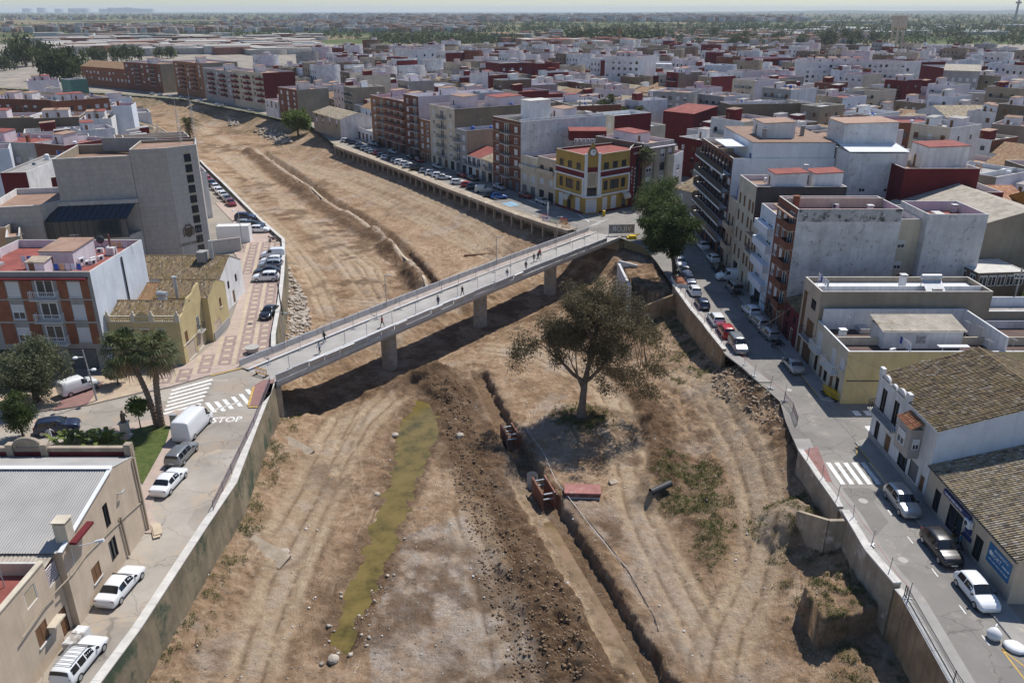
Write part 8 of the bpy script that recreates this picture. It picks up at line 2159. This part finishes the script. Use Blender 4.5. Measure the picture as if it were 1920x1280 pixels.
# ------------------------------------------------------------------ people
mat('skin',(0.42,0.25,0.17),rough=0.6,var=0.05); mat('hair_dark',(0.025,0.018,0.014),rough=0.7,var=0.1)
for n_,c_ in (('red',(0.42,0.03,0.04)),('black',(0.02,0.02,0.024)),('navy',(0.03,0.04,0.09)),('white',(0.62,0.62,0.64)),('grey',(0.16,0.16,0.17)),('teal',(0.05,0.17,0.24)),('mustard',(0.45,0.25,0.03)),('olive',(0.09,0.1,0.05))): mat('cloth_' + n_,c_,rough=0.9,var=0.12,scale=6)
def person(p,ang,top,legs,label,step=0.28,z=0.0,armout=0.0,shorts=False,group=None,h=1.72):
 me = bpy.data.meshes.new('person'); st = step
 v = [(0,0,.96),(0,0,1.16),(.01,0,1.38),(.02,0,1.5),(.03,0,1.62),(.03,0,1.72)]
 e = [(0,1),(1,2),(2,3),(3,4),(4,5)]; r = [.13,.115,.135,.055,.085,.06]
 for sd,ph in ((1,st),(-1,-st)):
  b = len(v); v += [(0,sd * .095,.88),(ph * .55 + .03,sd * .1,.50),(ph * 1.0 - .04,sd * .1,.09),(ph * 1.0 + .12,sd * .11,.04)]; r += [.10,.062,.042,.04]; e += [(0,b),(b,b + 1),(b + 1,b + 2),(b + 2,b + 3)]
  b = len(v); v += [(0,sd * .19,1.42),(-ph * .4,sd * (.25 + armout * .2),1.14),(-ph * .6 + .14,sd * (.24 + armout * .3),.94),(-ph * .7 + .2,sd * (.24 + armout * .3),.85)]; r += [.06,.044,.032,.036]; e += [(2,b),(b,b + 1),(b + 1,b + 2),(b + 2,b + 3)]
 me.from_pydata(v,e,[])
 o = bpy.data.objects.new('person',me); COL.objects.link(o)
 md = o.modifiers.new('skin','SKIN');
 for k,q in enumerate(me.skin_vertices[0].data): q.radius = (r[k],r[k] * (1.25 if k in (1,2) else 1)); q.use_root = (k == 0)
 o.modifiers.new('sub','SUBSURF').levels = 1
 bpy.context.view_layer.update(); m2 = bpy.data.meshes.new_from_object(o.evaluated_get(bpy.context.evaluated_depsgraph_get())); bpy.data.objects.remove(o)
 m2.materials.clear()
 for q in (top,legs,'skin','car_trim'): m2.materials.append(MATS[q])
 for f in m2.polygons:
  c = f.center; zz = c.z; arm = abs(c.y) > .2
  f.material_index = 2 if zz > 1.50 or (arm and zz < 1.1 and zz > .7) else (3 if zz < .1 else ((2 if shorts and zz < .5 else 1) if zz < .96 and not arm else 0)); f.use_smooth = True
 o = put('person',m2,None,Z(p,z),ang,(h / 1.78,) * 3); tag(o,label,'person',group)
 s = MB(); s.tube([(.015,0,1.62),(.01,0,1.70),(.015,0,1.76),(.02,0,1.79)],[.092,.1,.075,.02],10); s.build('hair','hair_dark',o,smooth=True)
 return o
def on_bridge(x,y):
 p = at(x,y,0.25); d = p - BO; u = d.x * BE.x + d.y * BE.y; q = at(x,y,bz(u) + 0.02); return Z(q,0),bz(u) + 0.02
fw,bw = BR,BR + math.pi
for x,y,a,t_,l_,lab,sh_ in ((717,613,fw,'cloth_red','cloth_black','person in a red top walking across the bridge',False),(600,662,bw,'cloth_white','cloth_navy','person in white top and dark trousers walking beside the bridge kerb',False),(609,642,fw,'cloth_black','cloth_navy','person in black walking on the bridge footway',False),
 (822,574,bw,'cloth_navy','cloth_navy','person in navy walking alone on the bridge roadway',False),(867,555,fw,'cloth_black','cloth_grey','person in a dark jacket and grey trousers mid-bridge',False),(951,522,bw,'cloth_grey','cloth_white','person in grey with pale trousers by the bridge netting',True),(986,507,fw,'cloth_black','cloth_black','person dressed all in black walking on the bridge',False),
 (1001,492,bw,'cloth_olive','cloth_navy','person in olive walking beside two others on the bridge',False),(1009,489,bw,'cloth_navy','cloth_grey','person in navy top and grey trousers walking in the trio',False),(1012,483,bw,'cloth_red','cloth_black','person in dark red top walking in the trio',False)):
 p,z = on_bridge(x,y); person(p,a + R.uniform(-.2,.2),t_,l_,lab,R.choice([.3,.26,-.3]),z,shorts=sh_)
person(at(1795,1032),math.radians(130),'cloth_teal','cloth_black','person in a teal shirt stepping towards the shop door',.34,.13)
person(at(1784,1018),math.radians(140),'cloth_black','cloth_mustard','person in black and mustard entering the shop',.2,.13)
person(at(97,829),math.radians(-40),'cloth_white','cloth_white','person in white overalls working beside a bucket in the garden',.2,.12,.8)
# ------------------------------------------------------------------ street furniture and site clutter
pm_ = MB(); pm_.tube([(0,0,0),(0,0,1.75)],0.035,6); pm_.box(-0.42,0.42,-0.08,0.08,0,0.1); pm_.box(-0.06,0.06,-0.3,0.3,0.1,0.14); post2 = pm_.mesh('fence_post','metal_grey')
PO1 = [(1513,867),(1541,901),(1569,939),(1599,978),(1633,1025),(1665,1079),(1702,1126)]
PO2 = [(1275,552),(1285,564),(1296,579),(1308,594),(1320,611),(1332.5,627.5),(1352,648.5),(1377,664),(1396,685.5),(1414,707),(1444,729),(1471,753)]
for lst,lab,grp in ((PO1,'slim fence post with a flat foot on the pavement opposite the shop','fence posts opposite the shop'),(PO2,'slim fence post with a flat foot beside the cars along the broken bank','fence posts along the broken bank')):
 P = [at(*p) for p in lst]
 for p in P:
  o = put('fence_post',post2,None,Z(p,0.12),R.uniform(0,3)); o.rotation_euler = (R.uniform(-.06,.06),R.uniform(-.06,.06),R.uniform(0,3)); tag(o,lab,'post',grp)
 s = MB()
 for a,b in zip(P[:-1],P[1:]): A,B = Z(a - P[0],1.15),Z(b - P[0],1.15); m_ = (A + B) / 2 - Vector((0,0,.12)); s.beam(A,m_,.012,.03); s.beam(m_,B,.012,.03)
 tag(s.build('barrier_tape','plastic_red',None,P[0]),'red and white warning tape strung along the ' + ('pavement opposite the shop' if lst is PO1 else 'broken bank'),'tape')
def railing(pts,h,label,m='metal_dark',sp=0.16,rail2=0.1):
 th = thing('iron_railing',label,'railing',Z(pts[0],0)); o = pts[0]
 bars = MB(); top = MB(); n_ = 0
 for a,b in zip(pts[:-1],pts[1:]):
  L_ = (b - a).length; k = max(1,int(L_ / sp))
  for q in range(k): p = lerp(a,b,q / k) - o; bars.beam(Z(p,.12),Z(p,h),.025)
  top.beam(Z(a - o,h),Z(b - o,h),.05); top.beam(Z(a - o,.25),Z(b - o,.25),.04)
 ob = bars.build('bars',m,th); ob['kind'] = 'stuff'
 top.build('rails',m,th)
 for a in pts: s = MB(); s.beam(Z(a - o,0),Z(a - o,h + .08),.06); s.build('stanchion',m,th)
railing([p + Vector((.25,0,0)) for p in seg(RB,34,49.5)],1.05,'dark iron railing along the top of the earth-brown wall')
mat('rail_lilac',(0.24,0.19,0.21),rough=0.6,var=0.15)
railing([p + Vector((-.3,0,0)) for p in fence_line(seg(LB,61,61.5)[0],seg(LB,76.8,77)[-1],6)] + [Vector((-28.9,83,0)),Vector((-29.4,87.4,0))],1.0,'rusty lilac railing running up the left wall to the bridge','rail_lilac',.2)
railing([at(1470,752),at(1486,772),at(1494,796)],1.1,'short leaning railing at the broken street corner','rail_lilac',.2)
railing([Z(p + Vector((.9,.5,0)),0) for p in seg(RB,161.5,187)],1.0,'pale railing along the promenade edge near the bridge','metal_galv',.4)
# lamp posts
def lamppost(p,h,ang,label,arms=((1.0,0.0,.0),),z=0.12,lean=(0,0),m='metal_grey'):
 th = thing('street_lamp',label,'street lamp',Z(p,z),ang)
 s = MB(); s.tube([(0,0,0),(lean[0],lean[1],h)],[.11,.06],8); s.build('pole',m,th)
 for L_,a,dz in arms:
  s = MB(); q = Vector((lean[0],lean[1],h + dz)); e = q + Vector((math.cos(a) * L_,math.sin(a) * L_,.15)); s.tube([q,e],.04,6); s.tube([e - Vector((0,0,.14)),e,e + Vector((0,0,.08))],[.28,.26,.1],12); s.build('lamp_head','metal_white',th)
lamppost(at(182,752),6.4,0,'leaning grey street lamp with two round heads on the dry verge',((.9,3.6,-.9),(.7,.2,-2.6)),lean=(-.35,0))
lamppost(at(530,592),6.6,0,'thin dark street lamp against the plaza parapet',((.9,3.3,0),),m='metal_dark',lean=(-.3,0))
lamppost(at(456,466),7.2,0,'street lamp with a small dark sign by the town hall wall',((.9,3.3,0),),m='metal_grey')
s = MB(); a = atX(139,1058,-31.95); s.tube([(0,0,0),(.1,0,1.5),(1.9,.4,1.75)],.03,6); s.tube([(1.7,.35,1.75),(2.3,.48,1.82)],[.1,.14],8)
tag(s.build('wall_lamp','metal_white',None,a),'swan-neck street lamp bracketed on the beige warehouse wall','street lamp')
p = at(500,812); th = thing('street_lamp','old rusty lamp post leaning beside the left wall foot','street lamp',Z(at(512,835,-5.5),-5.8)); s = MB(); s.tube([(0,0,0),(-.3,0,4.6)],[.09,.06],8); s.build('pole','blue_green_tile',th); s = MB(); s.box(-.9,-.1,-.15,.15,4.55,4.75); s.build('lamp_head','metal_grey',th)
# barriers, bins, planter
def barrier(p,ang,label,m='plastic_orange',z=0.01,group=None,tilt=0.0):
 th = thing('crowd_barrier',label,'barrier',Z(p,z),ang,group)
 s = MB(); s.beam((-1,0,.95),(1,0,.95),.08); s.beam((-1,0,.25),(1,0,.25),.08)
 for k in range(9): s.beam((-.96 + k * .24,0,.28),(-.96 + k * .24,0,.92),.05)
 s.build('panel',m,th)
 for x in (-.8,.8): s = MB(); s.box(x - .12,x + .12,-.45,.45,0,.08); s.beam((x,0,.05),(x,0,.3),.08); s.build('foot','rubber',th)
barrier(at(490,704),-0.5,'single orange plastic barrier standing in the road before the bridge')
for k in range(3): barrier(at(1553 + k * 3,741 + k * 4),-1.1,'yellow plastic barrier leaned in a stack against the yellow house','plastic_yellow',.13,'barriers by the yellow house')
for x,y,m,c in ((1055,420,'plastic_orange','orange'),(1061,428,'plastic_orange','orange'),(1019,410,'plastic_red','red'),(1057,418,'plastic_red','red'),(1024,416,'plastic_blue','blue'),(1038,419,'plastic_green','green')):
 barrier(at(x,y),-.6 + R.uniform(-.3,.3),'%s barrier standing at the far end of the bridge' % c,m,.01,c + ' barriers at the bridge end')
s = MB(); s.tube([(0,0,0),(0,0,1.0),(0,0,1.15),(0,0,1.25)],[.33,.36,.36,.2],14); tag(s.build('recycling_bin','plastic_yellow',None,Z(at(1132,405),0.01)),'tall yellow recycling bin outside the ochre corner building','bin')
s = MB(); s.tube([(0,0,0),(0,0,2.4),(0,0,3.3),(0,0,3.6)],[.04,.22,.12,.02],8); tag(s.build('closed_parasol','litter',None,Z(at(1027,408),0.01)),'closed white parasol standing on the promenade','parasol')
s = MB(); s.tube([(0,0,0),(0,0,.1),(0,0,.75),(0,0,.8),(0,0,.78),(0,0,.55)],[.55,.7,.9,.92,.78,.75],22,0); s.disc((0,0,.56),.76,20,1); tag(s.build('stone_planter',['concrete','sand_dust'],None,Z(at(474,662),.12)),'round empty stone planter on the patterned plaza','planter')
th = thing('site_banner','grey mesh banner with mirrored lettering at the far bridge end','banner',Z(at(1165,442),0.0),.08)
s = MB(); s.quad((-2.6,0,.5),(2.6,0,.5),(2.6,0,2.3),(-2.6,0,2.3)); s.build('banner_sheet','plaster_grey',th)
lt = lettering('VILOR',(0,-.02,1.4),1.5,0,math.pi / 2,'frame_white',th,'lettering',0.95,.004); lt.scale = (-.95,1,1)
for x in (-2.6,0,2.6): s = MB(); s.beam((x,.05,0),(x,.05,2.5),.06); s.build('banner_post','metal_grey',th)
s = MB(); s.box(-.9,.9,-.7,.7,0,.35); s.box(-.5,.9,-.6,.6,.35,.6); s.beam((.5,0,.5),(1.5,.2,.9),.2); tag(s.build('plate_compactor','plastic_yellow',None,Z(at(1184,447),.02)),'small yellow compaction machine under the pine','machine')
# brick planter and low wall beside the pine
s = MB(); s.box(-.9,.9,-2.2,2.2,0,.7,0,1); tag(s.build('brick_planter',['plaster_white','brick_red'],None,Z(at(1273,532),.0)),'white walled brick planter at the kerb below the pine','planter')
# left square: statue, cabinet, bucket, tub, crate
th = thing('statue','small dark statue on a stone pedestal beside the lawn','statue',Z(at(238,822),.15)); s = MB(); s.box(-.5,.5,-.5,.5,0,.3); s.box(-.36,.36,-.36,.36,.3,1.7); s.box(-.45,.45,-.45,.45,1.7,1.85); s.build('pedestal','stone_cladding',th)
s = MB(); s.tube([(0,0,1.85),(0,0,2.2),(.03,0,2.6),(.02,0,2.85),(.02,0,2.92),(.02,0,3.05),(.02,0,3.2)],[.3,.22,.24,.2,.08,.13,.05],10); s.tube([(.1,.2,2.75),(.25,.3,2.45),(.4,.1,2.4)],.06,6); s.tube([(.1,-.2,2.75),(.2,-.35,2.45),(.3,-.3,2.2)],.06,6); s.build('figure','bronze',th)
s = MB(); s.box(-.35,.35,-.2,.2,0,1.3); s.box(-.38,.38,-.23,.23,1.3,1.36); tag(s.build('service_cabinet','metal_grey',None,Z(at(328,799),.12)),'small grey service cabinet at the lawn edge','cabinet')
s = MB(); s.tube([(0,0,0),(0,0,.5),(0,0,.52),(0,0,.3)],[.22,.3,.26,.22],12); tag(s.build('bucket','metal_white',None,Z(at(105,832),.12)),'white bucket on the ground beside the person in overalls','bucket')
s = MB(); s.tube([(0,0,0),(0,0,.35),(0,0,.36),(0,0,.2)],[.34,.42,.36,.32],16,0); s.disc((0,0,.21),.33,14,1); tag(s.build('rubber_tub',['rubber','sand_dust'],None,Z(at(162,1142),.01)),'black rubber tub of sand against the beige house wall','tub')
s = MB(); s.box(-.45,.45,-.95,.95,0,.7); s.box(-.4,.4,-.9,-.1,.7,.74); s.box(-.4,.4,.1,.9,.7,.74); tag(s.build('site_crate','plaster_worn',None,Z(at(146,1204),.01),-.12),'pale metal crate standing in front of the old white estate','crate')
s = MB(); s.tube([(0,0,0),(0,0,.3),(0,0,.55),(0,0,.8)],[.3,.42,.36,.14],9); s.tube([(.1,.1,.7),(.4,.3,.8)],[.08,.03],6)
bb = put('builders_bag',s.mesh('builders_bag','litter',True),None,Z(at(1862,1196),.01),.3,(1.25,1.25,1.1)); tag(bb,'full white builders bag standing in the yellow parking box','bag')
s = MB(); s.tube([(0,0,0),(0,0,.15),(0,0,.32),(0,0,.36)],[.5,.62,.5,.2],10); bb = put('builders_bag',s.mesh('builders_bag','litter',True),None,Z(at(1902,1216),.01),.8,(1.1,1.3,1)); tag(bb,'slumped grey-white rubble bag at the edge of the shade','bag')
# planks and bags by the kerb
s = MB(); s.box(-.3,.3,-1.2,1.2,0,.06); s.box(-.2,.5,-.9,.8,.06,.14); tag(s.build('paving_stack','paver_cream',None,Z(at(292,996),.12),.5),'loose broken paving slabs at the warehouse corner','slabs')
# overhead cables
def cable(a,b,label,sag=.5,r=.018,m='metal_dark'):
 s = MB(); P = [lerp(a,b,k / 8) - Vector((0,0,sag * 4 * (k / 8) * (1 - k / 8))) - a for k in range(9)]; s.tube(P,r,5); tag(s.build('cable',m,None,a),label,'cable')
cable(Vector((37.9,83,5.2)),Vector((38.0,74.4,4.2)),'sagging black cable from the yellow house to the white house',.3); cable(Vector((37.9,82.5,6.0)),Vector((44,74.4,6.6)),'upper black cable across the side street',.4)
cable(Vector((37.9,96,9)),Vector((30.5,92,5.5)),'thin black cable crossing the right street',.4)
p = Vector((66.5,99.5,0)); s = MB(); s.tube([(0,0,0),(0,0,11)],[.16,.1],8); s.beam((-.9,0,10.2),(.9,0,10.2),.1); s.beam((-.7,0,9.6),(.7,0,9.6),.1); tag(s.build('utility_pole','concrete',None,p),'concrete utility pole with cross arms in the back yards','pole')

# ------------------------------------------------------------------ things lying in the ravine
def slab_piece(x,y,L_,w,t,ang,label,tilt=0.1,z=None,m='concrete_old',name='concrete_slab'):
 p = at(x,y,-5.6); zz = bedz(p.x,p.y) if z is None else z
 p = at(x,y,zz); zz = bedz(p.x,p.y) if z is None else z
 s = MB(); k = R.uniform(.8,1); s.prism([(-L_ / 2,-w / 2),(L_ / 2,-w / 2 * k),(L_ / 2 * .96,w / 2),(-L_ / 2 * .97,w / 2 * k)],-t / 2,t / 2)
 o = s.build(name,m,None,(p.x,p.y,zz + t * .35),ang); o.rotation_euler = (tilt,tilt * .6,ang); tag(o,label,'slab'); return o
slab_piece(558,838,4.6,1.3,.32,-.62,'long tilted concrete slab lying at the left wall foot',.22)
slab_piece(500,1036,4.8,1.7,.3,-.5,'cracked concrete slab with boulders on the left slope',.25)
slab_piece(900,477,7.0,.7,.35,.28,'dark timber beam lying on the raked slope',.02,m='wood',name='timber_beam')
slab_piece(1150,905,1.0,.7,.2,.4,'small broken concrete lump beside the eucalyptus shade',.2)
P = [Vector((q.x,q.y,0)) for q in ribbon_pts([lerp(TRENCH2[k],TRENCH2[k + 1],t) for k in range(7) for t in (0,.33,.67)],2.0)[1]]; zz,_ = bed(np.array([q.x for q in P]),np.array([q.y for q in P]))
for k0 in range(3,19,5):
 s = MB(); o = Z(P[k0],zz[k0])
 for k in range(k0,min(k0 + 3,len(P) - 1)): s.beam(Z(P[k],zz[k]) - o,Z(P[k + 1],zz[k + 1]) - o,.55,.14)
 tag(s.build('concrete_strip','paver_cream',None,o),'pale broken concrete strip exposed beside the upstream trench','strip','concrete strips by the upstream trench')
# trench boxes
def trench_box(i,t,label,L_=4.4):
 a,b = Vector((TRENCH[i].x,TRENCH[i].y,0)),Vector((TRENCH[i + 1].x,TRENCH[i + 1].y,0)); p = lerp(a,b,t); d = (b - a).normalized(); z = -6.3
 th = thing('trench_box',label,'shoring box',(p.x,p.y,z),math.atan2(d.y,d.x))
 for y in (-.7,.7): s = MB(); s.box(-L_ / 2,L_ / 2,y - .07,y + .07,-1.6,1.0); s.box(-L_ / 2,L_ / 2,y - .1,y + .1,.9,1.06); s.build('side_plate','rust',th)
 for x in (-L_ / 2 + .4,L_ / 2 - .4):
  for zz in (.1,.75): s = MB(); s.tube([(x,-.65,zz),(x,.65,zz)],.09,10); s.build('strut','metal_galv',th)
trench_box(4,.15,'rusty steel trench box propping the trench below the red plates',3.6); trench_box(2,.15,'smaller rusty trench box upstream in the same trench',2.8)
p = at(1092,922,-5.9); z = bedz(p.x,p.y); th = thing('steel_plate_stack','stack of faded red steel trench plates with a pale lower panel','plates',(p.x,p.y,z),-.05)
for k,(w,c) in enumerate(((3.7,'metal_galv'),(3.8,'rust'),(3.9,'rust'))): s = MB(); s.box(-w / 2,w / 2,-1.0 + .04 * k,1.0 - .05 * k,.08 + k * .24,.26 + k * .24); s.build('steel_plate','metal_galv' if k == 0 else 'plate_red' if 'plate_red' in MATS else 'rust',th)
mat('plate_red',(0.34,0.15,0.13),rough=0.75,var=0.3,scale=1.2,stain=((0.45,0.36,0.32),1.5,0.58)); th.children[-1].data.materials[0] = MATS['plate_red']
p = at(1238,930,-5.6); z = bedz(p.x,p.y); s = MB(); s.tube([(-1.3,0,0),(1.3,0,0)],.36,16,0,False); s.tube([(1.3,0,0),(-1.3,0,0)],.31,16,1,False); s.tube([(-1.32,0,0),(-1.2,0,0)],.40,16,0,False)
o = s.build('drain_pipe',['metal_dark','interior_dark'],None,(p.x,p.y,z + .45),.5); tag(o,'short dark drain pipe lying on the weedy mound','pipe'); o.rotation_euler[1] = -.12
p = at(998,893,-6); s = MB(); s.tube([(0,0,-1),(0,0,.9)],.6,18,0,False); s.tube([(0,0,.9),(0,0,-1)],.5,18,0,False); tag(s.build('manhole_ring','concrete',None,(p.x,p.y,-6.6)),'upright concrete manhole ring beside the trench box','ring')
l_,r_ = ribbon_pts([TRENCH[k] for k in range(5,11)],0.75); s = MB(); P = [Vector((q.x,q.y,0)) for q in r_]; s.tube([Z(q - P[0],-7.5 + .3 * R.random()) for q in P],.32,10)
tag(s.build('buried_pipe','clod',None,P[0]),'mud-covered pipe running along the trench bottom','pipe')
s = MB(); P = [at(x,y,-5.7) for x,y in ((1050,905),(1075,940),(1130,1000),(1180,1065),(1228,1150),(1235,1175))]; P = [Z(q,bedz(q.x,q.y) + .06) for q in P]; s.tube([q - P[0] for q in P],.04,5); tag(s.build('hose','metal_dark',None,P[0]),'thin dark hose snaking beside the trench','hose')
s = MB(); P = [at(x,y,-5.7) for x,y in ((985,800),(1020,850),(1042,900),(1110,985),(1150,1035),(1175,1060))]; P = [Z(q,bedz(q.x,q.y) + .35) for q in P]
for a,b in zip(P[:-1],P[1:]): s.beam(a - P[0],b - P[0],.03,.01)
tag(s.build('barrier_tape','litter',None,P[0]),'white warning tape trailing along the trench edge','tape')
# stones
def stones(name,label,pts,rmin,rmax,m='rock',emb=.3):
 ico = [Vector(v).normalized() for v in ((1,0,0),(-1,0,0),(0,1,0),(0,-1,0),(0,0,1),(0,0,-1),(.6,.6,.6),(-.6,.6,.5),(.6,-.6,.5),(-.6,-.6,.6))]
 tri = None
 b = bmesh.new()
 for v in ico: b.verts.new(v)
 bmesh.ops.convex_hull(b,input=b.verts); b.verts.ensure_lookup_table(); b.verts.index_update(); base = np.array([v.co[:] for v in b.verts]); F_ = np.array([[v.index for v in f.verts] for f in b.faces if len(f.verts) == 3]); b.free()
 n = len(pts); P = np.array(pts); r = rmin + (rmax - rmin) * RS.rand(n) ** 2.5
 V = base[None] * (1 + .35 * (RS.rand(n,len(base),3) - .5)); V = V * (r[:,None,None] * (0.7 + .6 * RS.rand(n,1,3))); a = RS.rand(n) * 6.28
 x = V[...,0] * np.cos(a)[:,None] - V[...,1] * np.sin(a)[:,None]; y = V[...,0] * np.sin(a)[:,None] + V[...,1] * np.cos(a)[:,None]; V = np.stack([x,y,V[...,2] * .75],-1) + P[:,None]; V[...,2] += (r * emb)[:,None]
 Fq = (F_[None] + (np.arange(n) * len(base))[:,None,None]).reshape(-1,3)
 o = put(name,npmesh(name,V.reshape(-1,3),Fq,m)); tag(o,label,'stones',kind='stuff'); return o
def scat(n,poly_px,z=-6):
 P = [at(x,y,z) for x,y in poly_px]; x0,x1 = min(p.x for p in P),max(p.x for p in P); y0,y1 = min(p.y for p in P),max(p.y for p in P); out = []
 xs_,ys_ = RS.uniform(x0,x1,n * 6),RS.uniform(y0,y1,n * 6); ok = inpoly(xs_,ys_,P); xs_,ys_ = xs_[ok][:n],ys_[ok][:n]; zz,_ = bed(xs_,ys_); return list(zip(xs_,ys_,zz))
ALL = [(500,800),(640,760),(860,690),(1100,640),(1250,650),(1400,720),(1500,860),(1480,950),(1600,1290),(300,1290),(480,930)]
stones('rubble','small stones and clods strewn over the ravine bed',scat(7000,ALL),.015,.09)
stones('dark_clods','dark lumps of dug earth along the spoil heaps',scat(3000,[(800,715),(880,730),(900,860),(960,960),(1080,1140),(1130,1290),(960,1290),(900,1060),(850,900),(835,780)]),.03,.17,'clod')
stones('riprap','pale tumbled riprap rocks at the foot of the plaza wall',scat(700,[(540,500),(575,560),(585,640),(560,655),(540,640)],-5.2),.15,.55)
stones('pond_stones','rounded stones along the edge of the green pond',scat(130,[(620,1130),(700,1040),(740,1080),(700,1220),(600,1250)],-6.3),.04,.22)
stones('rock_pile','heap of pale broken rock at the river bend',scat(260,[(478,250),(500,247),(545,262),(548,272),(520,270)],-5.5) + scat(90,[(424,228),(448,233),(452,241),(430,238)],-5.5),.3,.95)
stones('bank_rubble','broken masonry and rubble spilling from the collapsed bank',scat(1300,[(1340,660),(1420,715),(1500,790),(1495,850),(1440,800),(1330,720)],-2),.04,.22,'sand_dust')
stones('litter','scraps of white litter scattered over the ravine',[(x,y,z + .03) for x,y,z in scat(420,ALL)],.03,.13,'litter')
for x,y,r_,lab in ((741,819,.45,'pale boulder beside the track by the green pond'),(862,818,.5,'pale boulder on the dark spoil heap'),(533,1040,.6,'boulder resting on the cracked slab'),(707,925,.35,'whitish stone on the pond bank'),(625,1238,.5,'round boulder at the lower end of the pond')):
 p = at(x,y,-5.8); p = at(x,y,bedz(p.x,p.y)); b = bmesh.new(); bmesh.ops.create_icosphere(b,subdivisions=2,radius=r_)
 for v in b.verts: v.co *= 1 + .25 * (fbm(np.array([v.co.x * 3 + x]),np.array([v.co.y * 3 + v.co.z * 2]),2)[0] - .5); v.co.z *= .7
 me = bpy.data.meshes.new('boulder'); b.to_mesh(me); b.free(); me.materials.append(MATS['rock']); tag(put('boulder',me,None,(p.x,p.y,bedz(p.x,p.y) + r_ * .3)),lab,'boulder')
# ------------------------------------------------------------------ air
hz = MB(); hz.box(-24300,24300,-330,24300,-12,116)
m = bpy.data.materials.new('haze'); m.use_nodes = True; nt = m.node_tree; nt.nodes.remove(nt.nodes['Principled BSDF'])
vol = _n(nt,'ShaderNodeVolumePrincipled'); vol.inputs['Color'].default_value = (0.78,0.87,1.0,1); vol.inputs['Density'].default_value = 0.000055; vol.inputs['Anisotropy'].default_value = 0.0
nt.links.new(vol.outputs[0],nt.nodes['Material Output'].inputs['Volume']); MATS['haze'] = m
o = hz.build('haze','haze'); o['kind'] = 'stuff'; tag(o,'pale summer haze over the plain','haze')
